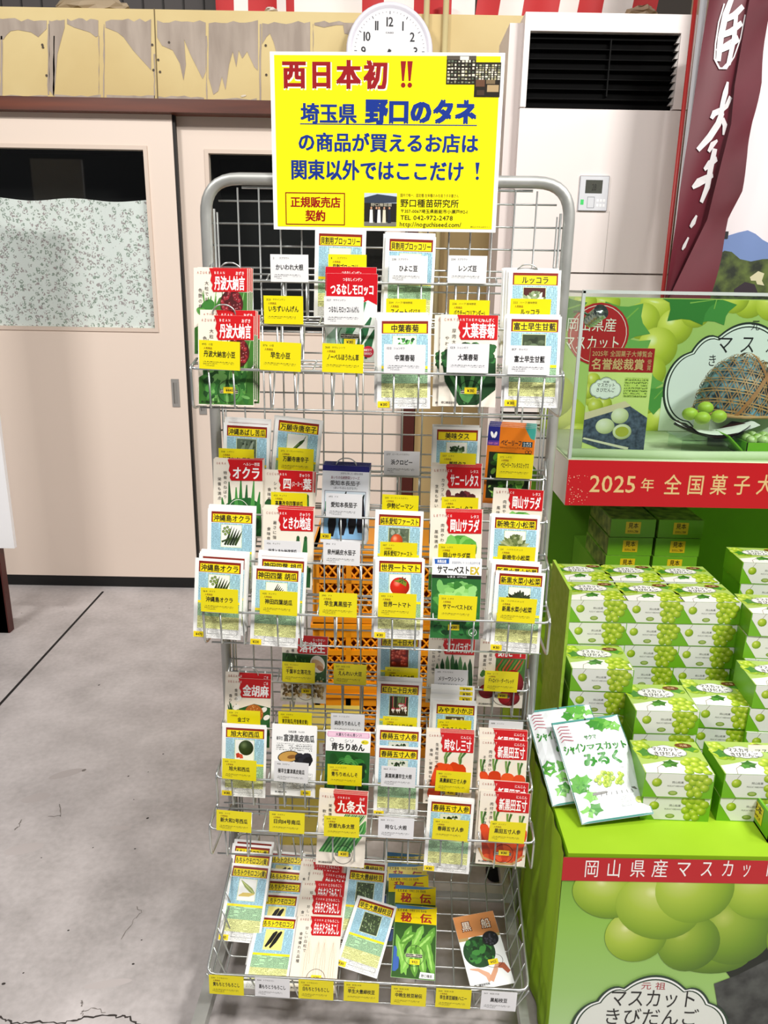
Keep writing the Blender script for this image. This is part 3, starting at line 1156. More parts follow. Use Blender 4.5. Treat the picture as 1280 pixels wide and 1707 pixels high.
        c.taper([(x0 + w * .1, y0 + h * .94), (x0 + w * .4, y0 + h * .7), (x0 + w * .72, y0 + h * .5), (x0 + w * .95, y0 + h * .34)], [w * .02, w * .1, w * .12, w * .05], P_('93a253'), 3)
        c.taper([(x0 + w * .14, y0 + h * .9), (x0 + w * .5, y0 + h * .66), (x0 + w * .9, y0 + h * .38)], [w * .01, w * .03, w * .02], P_('c3cc86'), 3.2)
        c.taper([(x0 + w * .06, y0 + h * .2), (x0 + w * .3, y0 + h * .27), (x0 + w * .65, y0 + h * .28), (x0 + w * .95, y0 + h * .33)], [w * .03, w * .1, w * .1, w * .03], P_('d6bd62'), 3.1)
    elif kind == 'edamame':
        for q in range(70):
            a, b, t = x0 + w * rg.uniform(.06, .94), y0 + h * rg.uniform(.06, .94), rg.uniform(-1, 1)
            dx, dy = 4.2 * math.cos(t + 1.5), 4.2 * math.sin(t + 1.5)
            dx, dy = (dx if x0 < a + dx < x1 else -dx), (dy if y0 < b + dy < y1 else -dy)
            c.taper([(a, b), (a + dx * .5, b + dy * .5), (a + dx, b + dy)], [.3, 1.0, .3], P_(rg.choice(('5f7a46', '86a068', '2c3b24', 'a9bb8c', '46602f'))), 3 + q * .03)


def full(c, kind, W, y1, seed=1):
    """full-bleed painting on the lower part of a red-headed packet, from y 0 to y1"""
    rg = random.Random(seed)
    red = '#d8301a'
    if kind == 'azuki':
        c.poly([(1, 40), (26, 52), (44, 84), (62, 93), (93, 93), (93, 2), (1, 2)], P_('3c742a'), 1.8)
        for q in range(34):
            a = rg.uniform(18, 84)
            c.taper([(a, rg.uniform(1, 20)), (a + rg.uniform(-3, 3), 45), (min(92, max(3, a + rg.uniform(-10, 12))), rg.uniform(70, 98))], [1.4, 2.4, .5], P_(rg.choice(('3f7a2c', '5f9c42', '2c5c22', '86b86a'))), 2 + q * .03)
        clump(c, 4, 2, 90, 62, 60, ('2f6a2a', '4a8c3c', '1f4a1e', '6fa858'), 9, seed, 3.1, .3)
        c.ell(24, 72, 13, 9, P_('3a7a30'), 5, .5)
        c.ell(14, 64, 10, 6, P_('5c9a48'), 5.2, -.4)
        c.ell(66, 76, 20, 21, P_('4a0f12'), 7.6, 0, 24)
        for q in range(40):
            a, r = rg.uniform(0, 6.28), 17 * math.sqrt(rg.uniform(0, 1))
            c.ell(66 + r * math.cos(a), 76 + r * math.sin(a), 3.6, 2.7, P_(rg.choice(('7c1620', '9c2430', '5f0f18'))), 7.7 + q * .02, rg.uniform(0, 3), 8)
            c.ell(66 + r * math.cos(a) - .6, 76.8 + r * math.sin(a), 1.0, .4, P_('e0b8b4'), 7.715 + q * .02, .4, 6)
    elif kind == 'darkleaf':
        for a, b, l in ((8, 96, 26), (26, 104, 30), (44, 108, 34), (62, 108, 34), (80, 104, 30)):
            clump(c, max(1, a - 14), b - 34, min(93, a + 14), b - 1, 20, ('1c4a20', '2a6230', '123616', '3a7a3c'), 7, a, 2.5)
        c.poly([(3, 80), (92, 80), (93, 28), (64, 3), (34, 2), (10, 40)], P_('17401b'), 2.4)
        for a in (20, 38, 56, 74):
            c.taper([(46, 6), (a, 50), (a + (a - 47) * .25, 98)], [3.5, 3, .8], P_('4d8a4a'), 4.4)
    elif kind == 'okraplant':
        c.poly([(20, 50), (40, 62), (70, 64), (90, 54), (93, 3), (4, 3)], P_('24632c'), 2.2)
        for q, (a, l) in enumerate(((20, 60), (32, 84), (44, 76), (52, 88), (62, 80), (74, 86), (84, 70))):
            c.taper([(50 + (a - 50) * .5, 4), (a, 40), (a + (a - 50) * .12, l * 1.05)], [7, 5, 1.0], P_(('2f7a32', '1f5c28', '4a9444')[q % 3]), 2.5 + q * .1)
        clump(c, 3, 3, 91, 40, 30, ('1f5a2a', '2f7a38', '174420'), 10, 4, 3.5)
        c.ring(48, 40, 20, 20.8, P_('f2f0e6'), 7)
    elif kind in ('cuc', 'cucflower'):
        c.rect(3, 3, 91, 34, P_('24592c'), 2.2)
        clump(c, 3, 4, 91, 46, 26, ('2f6a34', '1f5226', '468a44'), 12, 3, 2.5, .7)
        c.poly([(22, 40), (30, 66), (48, 72), (60, 58), (52, 38)], P_('2c6e38'), 4.4)
        for q, a in enumerate((66, 80) if kind == 'cucflower' else (46, 58, 70, 84)):
            c.taper([(a, 20), (a - 1, 48), (a, 76)], [5, 5.5, 3], P_(('1d5026', '2c6a34')[q % 2]), 4.7 + q * .1)
            c.ell(a, 78, 3, 4, P_('1d5026'), 4.8 + q * .1)
        if kind == 'cucflower':
            fan(c, 46, 66, 8, 5, 0, 6.28, 2.6, ('f2cf1c', 'e8b80e'), 3, 5.2)
        else:
            clump(c, 3, 34, 36, 80, 16, ('16401f', '24562c'), 9, 9, 4.6)
    elif kind == 'redlettuce':
        clump(c, 24, 30, 92, 92, 60, ('4d1c22', '6b2a30', '3a1218', '80444a'), 7, 3, 2.5)
        clump(c, 3, 30, 40, 62, 26, ('4d1c22', '6b2a30', '2f3a20'), 7, 5, 3)
        c.rect(0, 2, 94, 34, P_('3b2320'), 2.4)
    elif kind == 'greenlettuce':
        c.ell(56, 66, 30, 22, P_('4f9a3a'), 2.5)
        clump(c, 24, 22, 92, 90, 34, ('5aa842', '7cc25e', '3c8230', '2f6a28'), 13, 3, 2.8, .6)
        clump(c, 3, 18, 40, 50, 18, ('6db552', '4a9038', '86c86a'), 10, 6, 4)
        c.rect(0, 2, 94, 26, P_('3f7e2e'), 2.3)
    elif kind == 'peanut':
        c.rect(1, 44, 93, 101, P_('2c5228'), 2)
        for q in range(60):
            a, b = rg.uniform(6, 88), rg.uniform(52, 100)
            c.taper([(a, b), (min(92, max(2, a + rg.uniform(-9, 9))), max(46, b - rg.uniform(6, 22)))], [1.6, .3], P_(rg.choice(('2c5a2a', '4d7c40', '1c3c1c', '8aa878'))), 2.5 + q * .02)
        c.ell(74, 82, 15, 18, P_('f1ece0'), 4.2, .3, 20)
        c.ell(74, 82, 14, 8, P_('d8b28a'), 4.5, -.5, 14)
        c.ell(80, 74, 8, 5, P_('b9835a'), 4.7, -.6, 12)
        for q in range(90):
            c.ell(rg.uniform(6, 88), rg.uniform(11, 46), 4.6, 2.6, P_(rg.choice(('b99a66', '8a6c40', 'd9c08c', '5f4a2c'))), 3 + q * .02, rg.uniform(0, 3), 9)
        c.rect(0, 0, 94, 9, P_('ece8dd'), 6.5)
    elif kind == 'sesame':
        c.poly([(14, 4), (10, 50), (30, 74), (60, 84), (93, 78), (93, 4)], P_('255a2c'), 2)
        for q in range(9):
            a = rg.uniform(6, 30)
            c.taper([(a + 20, 10), (a + 8, 44), (a - 2, 80 + rg.uniform(-8, 10))], [4, 5, .6], P_(rg.choice(('2a5a30', '3f7a42', '1a3f22'))), 2.5 + q * .06)
        clump(c, 30, 8, 92, 80, 26, ('2c6232', '3f7f44', '1d4624'), 11, 5, 3.2, .4)
        for a, b in ((80, 74), (86, 60), (28, 92), (24, 76)):
            c.ell(a, b, 7, 4.5, P_('f2efe8'), 5.1, .5)
        c.ell(60, 66, 19, 17, P_('b4652a'), 5.3, 0, 20)
        for q in range(70):
            a, r = rg.uniform(0, 6.28), 17 * math.sqrt(rg.uniform(0, 1))
            c.ell(60 + r * math.cos(a), 66 + r * .88 * math.sin(a), 1.2, .7, P_(rg.choice(('d4934c', 'a4581f', 'e8b876'))), 5.4 + q * .01, rg.uniform(0, 3), 6)
    elif kind == 'asparagus':
        for q, (a, l) in enumerate(((20, 74), (30, 84), (40, 90), (50, 94), (58, 84), (66, 90), (76, 80), (86, 86))):
            c.taper([(a + 8, 6), (a + 3, 50), (a, l - 6), (a - .5, l + 6)], [4, 4.4, 4, .6], P_(('3c6a3a', '24502a', '568650')[q % 3]), 2.5 + q * .1)
    elif kind == 'beet':
        c.rect(34, 60, 94, y1, P_('3f6a2c'), 2.2)
        for q in range(8):
            a = 36 + 7 * q
            c.taper([(52, 58), (a, 84), (min(91, a + 12), 106)], [2.4, 1.8, 1.0], P_(('b8432a', '5d9438', 'd06a3c')[q % 3]), 2.5 + q * .1)
        bm = disc_print('beet_print', ((0., 'e0455a'), (.4, 'a80e22'), (.95, '5c0610')))
        c.ell(72, 56, 21, 28, bm, 4, .2, 24, True)
        c.ell(20, 34, 17, 16, bm, 4.2, 0, 20, True)
        c.ell(66, 22, 22, 18, bm, 4.4, 0, 20, True)
        clump(c, 2, 62, 20, 82, 8, ('5a8a3c', '3d6b2c'), 6, 3, 4.6)
    elif kind in ('carrot2', 'carrot4'):
        if kind == 'carrot4':
            c.poly([(6, 60), (90, 60), (88, 12), (46, 5), (12, 16)], P_('b8330e'), 2.2)
        cms = (P_('dc4a1a'), P_('c93a10'), P_('e2561f'))
        tops = ((42, 60, 16, 22), (70, 66, 24, 22)) if kind == 'carrot2' else ((9, 26, 40, 10), (33, 58, 34, 15), (58, 58, 62, 16), (82, 56, 76, 15))
        for q, (a, b, e, r) in enumerate(tops):
            hh = 78 if kind == 'carrot2' else (76, 78, 75, 73)[q]
            r *= .84
            ex = min(88, max(6, e))
            c.taper([(a, hh), (a, hh - 1.5), (a + (ex - a) * .05, hh - 5), (a + (ex - a) * .15, hh - 12), (a + (ex - a) * .45, hh - 30), (ex, 16), (ex, 5)], [r * .25, r * .6, r * .88, r, r * .9, r * .5, r * .15], cms[q % 3], 3.6 - q * .15 if kind == 'carrot2' else 2.6 + q * .2)
            for g, gx in enumerate((-4, 0, 5)):
                c.taper([(a + gx * .4, hh - 1), (a + gx, hh + 12), (min(92, a + gx * 1.8 + (8 if kind == 'carrot2' else 3)), hh + 23)], [1.6, 1.7, 2.4], P_(('6f9a4a', '3f7030', 'e8ead8')[g]), 2.4 + q * .2 + g * .05)
        if kind == 'carrot4':
            for q in range(6):
                c.ell(20 + 12 * q, 13 + (q % 2) * 3, 8, 7, P_(('e25526', 'd03c10')[q % 2]), 4.5 + q * .05, .3)
            c.taper([(4, 30), (14, 12), (40, 3.5), (70, 4), (92, 22)], [1.8, 2.2, 2.4, 2.2, 1.8], P_('c9a064'), 5)
    elif kind == 'leek':
        for q in range(18):
            a = 34 + q * 3.4
            c.taper([(a - 28 if a > 33 else 4, 26), (a, 72), (min(92, a + 20), 103 if q < 12 else 92)], [1.5, 2.0, 1.0], P_(('2f7f35', '55a04c', '1f5f2a', '86c078')[q % 4]), 2.5 + q * .05)
    elif kind == 'cobs':
        for q, a in enumerate((30, 50, 62, 80)):
            c.taper([(a, 4), (a - 1, 50), (a, 78), (a, 100 - 5 * (q % 2))], [10, 10, 8, 1.0], noisy('printed_white_corn', 'e9d5bd', 'f6ebdc', 1.1, .42, detail=2, uv=True), 2.5 + q * .2)
            for j in (-5, 0, 5):
                c.taper([(a + j, 6), (a + j * .9, 60), (a, 92)], [.35, .35, .2], P_('cdb394'), 2.6 + q * .2)


PAPER = C('f7f7f4', 0.38)
CREAM = C('efe6d6', 0.36)
PRED = C('c8141a', 0.36)
PYEL = C('f7e017', 0.40)
MAROON = C('8a2418', 0.40)
LBLUE = FP('aed9ea', '5f8494', 2.6, True, .5)
PGREEN = FP('b3dcae', '3f5a48', 2.5, False, .52)
PPALE = FP('eff2a4', '55552f', 2.5, False, .5)
WPRINT = FP('f2f2ee', '5a5a5a', 2.4, False, .46)
INK = C('141210', 0.5)
WHITE = C('fafaf8', 0.4)
YW, YH, RW, RH = 88.0, 147.0, 94.0, 148.0


def design_y(c, title, kind, seed=1, tw=.0):
    W, H = YW, YH
    c.rect(7, H - 25, W - 5, H - 5, MAROON, 1, 4, 1)
    c.rect(9.5, H - 24, W - 7.5, H - 9.5, PYEL, 2, 4, 1)
    n = len(title)
    wd = min(70, max(38, n * 11.5))
    c.text(title, W / 2 + 1 - wd / 2, H - 23, W / 2 + 1 + wd / 2, H - 10.6, INK, .028, 3)
    c.rect(7, H - 78, W - 5, H - 26, LBLUE, 1, 4, 3)
    c.rect(25, H - 71, W - 24, H - 28.5, C('dfe6b4', .4), 1.6)
    pic(c, kind, 26, H - 70, W - 25, H - 29.5, seed)
    c.rect(7, H - 82, W - 5, H - 77.5, PYEL, 1.5, 4, 1)
    c.rect(7, H - 106, W - 5, H - 82, PGREEN, 1, 4, 2)
    c.rect(7, H - 129, W - 5, H - 106, PPALE, 1, 4, 2)
    c.rect(7, H - 145, W - 5, H - 129, WPRINT, 1, 4, 1)
    c.frame(26, H - 138.5, W - 7, H - 130.5, .5, C('5a5a58', .5), 2)


def stamp(c, x, y, r, ink=INK):
    c.ring(x, y, r - .8, r, ink, 8)
    c.ring(x, y, r - 5.2, r - 4.8, ink, 8, 28, .45)
    c.rect(x - r * .8, y - r * .16, x + r * .8, y + r * .16, FP('cfc9ba', '14120f', r * .16, False, .62), 7.9)


def design_r(c, en, kana, title, v, kind, seed=1, st=True):
    W, H = RW, RH
    n0 = len(c.ops)
    full(c, kind, W, H - 40, seed)
    k = {'azuki': 1.16, 'okraplant': 1.2, 'cuc': 1.27, 'cucflower': 1.22, 'redlettuce': 1.17, 'greenlettuce': 1.2, 'peanut': 1.06, 'sesame': 1.14, 'asparagus': 1.09, 'carrot2': 1.08, 'carrot4': 1.07, 'leek': 1.04, 'cobs': 1.04}.get(kind, 1.0)
    c.ops[n0:] = [([(x, min(y * k, H - 2)) for x, y in vs], fs, m, ly, uv) for vs, fs, m, ly, uv in c.ops[n0:]]
    pts = [(W - 1, H), (W - 1, H - 39), (34, H - 40), (31, H - 34), (33, H - 28), (29, H - 21), (31, H - 12), (27, H)]
    c.poly(pts, PRED, 9)
    k = 0
    g = [q for q in en]
    for i, q in enumerate(g):
        x = 6 + i * 5.0
        if x > 68:
            break
        if q != ' ':
            c.text(q, x, H - 10, x + 2.9, H - 5.6, WHITE if x > 29 else C('a8352a', .5), .0, 10)
    if kana:
        wd = len(kana) * 5.2
        c.text(kana, W - 6 - wd, H - 11.6, W - 6, H - 5, WHITE, .01, 10)
    c.text(title, 36, H - 37, W - 5, H - 13, WHITE, .03, 10) if title != '四(スーヨー)葉' else None
    if title == '四(スーヨー)葉':
        c.text('四', 37, H - 36, 53, H - 14, WHITE, .03, 10)
        c.text('(スーヨー)', 54, H - 30, 74, H - 20, WHITE, .02, 10)
        c.text('葉', 75, H - 36, 91, H - 14, WHITE, .03, 10)
    c.vtext(v[0], 19, H - 22, 7.2, C('1a1712', .5), 0.0, 10, 1.25)
    c.vtext(v[1], 8, H - 34, 7.2, C('1a1712', .5), 0.0, 10, 1.25)
    if st:
        stamp(c, W * .55, 24, 19)
        c.text('野口種苗研究所', 5, 4, 32, 8, INK, .01, 10)


def special(c, key):
    W, H = YW, YH
    if key == 'morocco':
        c.rect(1, 0, 87, H, C('dfe6e2', .22), 1, 3, 5)
        c.poly([(1, 40), (30, 70), (46, 66), (50, 20), (30, 6), (1, 6)], P_('8fb09a'), 2)
        for q, (a, b) in enumerate(((60, 86), (70, 60), (48, 74), (40, 50), (78, 40))):
            c.taper([(a - 20 + q * 3, b - 46 if b > 50 else 4), (a - 4, b - 12), (min(85, a + 8), b + 14)], [2, 7, 1.5], P_(('2f7a4a', '1f5f38', '48936018'[:6])[q % 3]), 3 + q * .1)
        c.poly([(0, H), (W, H), (W, H - 52), (72, H - 44), (50, H - 56), (20, H - 52), (0, H - 40)], C('c21420', .25), 5)
        c.text('つるなしインゲン', 28, H - 13, 62, H - 7, WHITE, .01, 6)
        c.text('つるなしモロッコ', 7, H - 36, W - 6, H - 17, WHITE, .035, 6)
        c.text('肉厚でおいしい', 26, H - 46, 66, H - 39, WHITE, .02, 6)
        stamp(c, 44, 42, 22)
        c.ell(74, 16, 10, 10, P_('c22440'), 6)
        c.text('BEST', 67, 17, 81, 21, WHITE, .01, 7)
        c.text('SEED', 67, 11, 81, 15, WHITE, .01, 7)
    elif key == 'nagasu':
        c.rect(1, 0, 87, H - 10, C('eef0f4', .25), 1, 3, 5)
        c.rect(0, H - 11, W, H, C('2c2a78', .3), 2, 3, 1)
        c.text('次世代に残したい愛知の野菜', 34, H - 17, 76, H - 13, C('555566', .5), 0, 3)
        c.text('あいちの伝統野菜シリーズ', 16, H - 26, 70, H - 20, C('7c1c3c', .5), .015, 3)
        c.text('愛知本長茄子', 15, H - 38, 72, H - 28.5, INK, .012, 3)
        c.text('(あいちほんながなす)', 22, H - 45, 66, H - 40, C('333344', .5), 0, 3)
        c.rect(6, 8, 82, H - 49, C('8dbfe8', .3), 2, 3, 3)
        c.rect(6, H - 84, 82, H - 49, C('dce9f2', .3), 2.5, 3, 1)
        c.frame(5, 7, 83, H - 48, .8, C('44445c', .5), 3)
        for q, (a, b) in enumerate(((22, 82), (42, 90), (60, 84), (76, 86))):
            c.taper([(a - 2, 12 + q * 3), (a - 1, 36), (a, 70), (a + 1, b)], [4, 8, 5, 2], P_(('0e0a12', '16101c')[q % 2]), 3.4 + q * .1)
            c.taper([(a, b - 4), (a + 4, b + 8)], [3, .8], P_('0f1a12'), 3.3)
        c.poly([(7, 50), (18, 60), (14, 80), (7, 78)], P_('2c7a4a'), 3.2)
    elif key == 'babyleaf':
        c.rect(0, 0, W, H, C('df7a1c', .26), 1, 3, 5)
        c.poly([(0, H), (22, H), (22, H - 36), (0, H - 36)], C('26287e', .3), 2)
        c.rect(0, H - 36, 22, H - 27, C('5b3a9a', .3), 2.5)
        for a, t in ((8, .35), (14, -.25)):
            c.ell(a, H - 16, 2.6, 6.5, WHITE, 3, t)
        c.text('BABY LEAF', 2.5, H - 34, 20, H - 30, C('e98ab0', .5), .01, 4)
        c.poly([(W - 20, H), (W, H), (W, H - 22), (W - 8, H - 20)], C('3f9f92', .3), 2)
        c.text('ベビーリーフ', 25, H - 35, 64, H - 24, INK, .03, 4)
        c.rect(65, H - 36, 84, H - 26, C('173f4a', .4), 3)
        c.text('レタス', 67, H - 31, 82, H - 26.8, WHITE, .02, 4)
        c.text('ミックス', 67, H - 35.4, 82, H - 31.4, WHITE, .02, 4)
        c.text('お好みでツミツミしてすぐ楽しめる', 24, H - 40.5, 80, H - 37, C('3a1c05', .5), 0, 4)
        c.rect(5, 10, W - 4, H - 48, P_('18260f'), 2, 2, 2)
        clump(c, 6, 11, W - 5, H - 49, 90, ('2c5a1e', '4d8a2c', '7fb84a', '16300f', 'a8d46a'), 8, 5, 2.2, .4)
        c.ring(75, H - 45, 2.4, 3.2, INK, 6.8)
        c.ring(81, H - 45, 2.4, 3.2, INK, 6.8)
    elif key == 'summerbest':
        c.rect(0, 0, W, H - 32, P_('2a6a30'), 1, 3, 3)
        c.rect(0, H - 32, W, H, WHITE, 1, 3, 1)
        c.rect(0, H - 37, W, H - 31, P_('1c1c1a'), 8, 3, 1)
        c.text('レタス', 27, H - 36.4, 42, H - 32, WHITE, .02, 9)
        c.text('LETTUCE', 45, H - 35.4, 62, H - 32.6, WHITE, .0, 9)
        c.poly([(4, H - 3), (30, H - 1.5), (30, H - 11), (5, H - 12)], C('2f62b4', .3), 2)
        c.text('高農品種', 9, H - 10, 25, H - 4, WHITE, .02, 3)
        c.text('高温結球性にすぐれた高品質早生種', 35, H - 11, 85, H - 6, C('8a93a8', .5), 0, 3)
        c.text('サマーベスト', 9, H - 29, 67, H - 14, INK, .035, 3)
        c.text('EX', 68, H - 29, 84, H - 15, C('cdb52a', .4), .05, 3)
        clump(c, 1, 52, W - 1, H - 38, 60, ('5aa048', '7fc068', '3a7c34', '9ad684'), 11, 3, 2, .4)
        clump(c, 22, 66, 70, H - 46, 16, ('a4dc88', '8ccc70'), 9, 9, 6.3, .4)
        clump(c, 1, 2, W - 1, 60, 70, ('1d5a28', '2f7a38', '133f1c', '4a9448'), 9, 7, 4, .4)
        c.ring(76, 13, 6.4, 7.4, C('e8f0e4', .4), 9.2)
        c.poly([(72, 11), (80, 17), (79, 12), (76, 9)], C('e8f0e4', .4), 9.2)
    elif key == 'futtsu':
        c.rect(0, 0, W, H, WHITE, 1, 3, 5)
        c.text('伝統品種', 32, H - 17, 48, H - 12, INK, .01, 2)
        c.text('No.1001', 52, H - 16, 64, H - 12.6, C('444444', .5), .0, 2)
        c.text('極早生', 9, H - 33, 22, H - 25, INK, .02, 2)
        c.text('富津黒皮南瓜', 23, H - 35, 84, H - 20, INK, .03, 2)
        c.rect(9, H - 53, 80, H - 39, FP('fafaf8', '505050', 4.6, False, .5), 2)
        c.ell(34, H - 66, 22, 12, P_('2a2018'), 3, .2, 20)
        c.ell(34, H - 66, 20, 10.5, P_('c99a4a'), 3.2, .2, 18)
        c.ell(40, H - 66, 9, 4, P_('8a5a22'), 3.4, .2, 12)
        clump(c, 44, H - 96, 84, H - 56, 26, ('14131a', '23222c', '0c0b10'), 10, 3, 3.6, .7)
        c.rect(16, 15, W - 8, 46, FP('f4f4f2', '4a4a4a', 3.4, False, .5), 2)
        c.frame(14, 12, W - 6, 48, .5, C('8a8a8a', .5), 3)
        c.text('野口種苗研究所', 9, 5, 32, 9, INK, .02, 3)
    elif key == 'chirimen':
        c.rect(0, 0, W, H, WHITE, 1, 3, 5)
        c.poly([(3, H - 3), (85, H - 3), (86, H - 12), (84, H - 14), (4, H - 14), (2, H - 10)], C('e8a8cc', .4), 2)
        c.rect(4.5, H - 12.6, 83.5, H - 4.4, C('f6cfe2', .4), 2.5)
        c.text('大葉ちりめん青シソ!', 19, H - 12, 70, H - 5, C('3a2c4a', .5), .02, 3)
        c.text('シソ', 36, H - 25, 56, H - 17, INK, .0, 3)
        c.ring(12, H - 20, 3.2, 3.8, INK, 3)
        c.ell(77, H - 22, 7.5, 4.4, C('f0e02a', .4), 3)
        c.text('新しい', 72, H - 24, 82, H - 20, C('2a5c2a', .5), .02, 4)
        c.text('青ちりめん', 11, H - 41, 77, H - 25.5, INK, .04, 3)
        c.rect(0, 8, W, H - 43, P_('1f5a26'), 2, 3, 3)
        clump(c, 1, 9, W - 1, H - 44, 60, ('2f7a34', '1a4c20', '4a9646', '0f3014'), 12, 3, 2.2, .5)
        for r in (8, 13, 18, 23):
            c.ring(44, H - 76, r, r + .8, P_('6fb062'), 6.6, 24, .8)
    elif key == 'hiden':
        c.rect(0, 0, W, H, P_('5c9c30'), 1, 3, 5)
        c.rect(0, H - 38, W, H, C('f4d90e', .25), 6, 3, 1)
        c.poly([(0, H), (W, H - 2), (60, H - 7), (0, H - 9)], P_('4a86b8'), 6.5)
        c.text('えだまめ', 4, H - 15, 26, H - 8.5, INK, .025, 7)
        c.text('中晩生 白毛 豊産種', 30, H - 14, 66, H - 8.5, INK, .0, 7)
        c.text('秘', 12, H - 36, 36, H - 16, C('b02a14', .4), .035, 7)
        c.text('(ひでん)', 37, H - 28, 52, H - 24, C('6a4a10', .4), .0, 7)
        c.text('伝', 53, H - 36, 78, H - 16, C('b02a14', .4), .035, 7)
        c.rect(1, 1, 87, H - 37, P_('2c5618'), 1.5, 3, 4)
        c.rect(2, 12, 14, 60, P_('3a62b0'), 1.6)
        for q, (xa, ya, xb, yb, wd) in enumerate(((10, 40, 36, 104, 8), (30, 6, 6, 84, 7), (60, 50, 84, 104, 8), (84, 8, 66, 84, 8), (20, 8, 44, 70, 9), (48, 4, 40, 66, 8.5), (66, 6, 54, 74, 8.5), (40, 60, 60, 106, 8), (14, 66, 46, 90, 8), (48, 56, 82, 92, 8))):
            g = ('6aa63a', '7fbc4c', '5a9430')[q % 3]
            P = lambda t: (xa + (xb - xa) * t, ya + (yb - ya) * t)
            c.taper([P(t / 8) for t in range(9)], [wd * k for k in (.1, .6, .92, .82, 1, .84, .95, .6, .08)], P_(g), 2 + q * .3)
            c.taper([P(.14 + t / 11.5) for t in range(9)], [wd * k for k in (.05, .22, .3, .2, .32, .2, .3, .2, .05)], P_('a2d46c'), 2.15 + q * .3)
        stamp(c, 44, 44, 21)
        c.poly([(56, 2), (86, 2), (86, 13), (58, 14)], WHITE, 6.6)
        c.text('野口種苗', 60, 4, 82, 10, INK, .02, 7.5)
    elif key == 'kurofune':
        c.rect(0, 0, W, H, C('eef0f0', .3), 1, 3, 5)
        c.rect(0, H - 46, W, H, C('cf8a52', .3), 2, 3, 1)
        c.rect(0, H - 52, W, H - 46, C('b8a06a', .3), 2)
        for a, q in ((12, '黒'), (54, '船')):
            c.text(q, a, H - 34, a + 22, H - 12, C('5a1c10', .4), .05, 3)
            c.text(q, a + 1, H - 33, a + 21, H - 13, C('f0e2d2', .4), .012, 4)
        c.ell(36, 70, 33, 31, P_('1c4420'), 3, 0, 28)
        clump(c, 8, 44, 64, 98, 60, ('2c6a2c', '1a4a1e', '3f8638', '143216'), 8, 4, 3.2, .45)
        c.ell(66, 92, 17, 15, P_('141318'), 6, 0, 20)
        rg = random.Random(3)
        for q in range(24):
            a, r = rg.uniform(0, 6.28), 13 * math.sqrt(rg.random())
            c.ell(66 + r * math.cos(a), 92 + r * .9 * math.sin(a), 2.2, 1.8, P_(rg.choice(('2c2b33', '3f3e48'))), 6.1 + q * .02, 0, 7)
        c.taper([(44, 12), (40, 24), (24, 36), (8, 40)], [6, 5, 3, 1], P_('dda98c'), 6)
        c.taper([(44, 12), (58, 30), (66, 44)], [5, 4.5, 3], P_('d49c7c'), 6.2)
        c.taper([(60, 40), (76, 36), (84, 22)], [5, 6, 4], P_('a8583c'), 5.8)
        c.ring(60, 48, 18, 18.8, INK, 7, 24, .7)
        c.text('野口種苗研究所', 8, 5, 40, 10, INK, .02, 7)
    elif key == 'back':
        c.rect(4, 8, W - 4, H - 20, WPRINT, 1, 3, 4)
        c.rect(58, H - 14, 84, H - 3, PYEL, 1)
        c.text('¥310', 64, H - 12, 80, H - 5, INK, .02, 2)


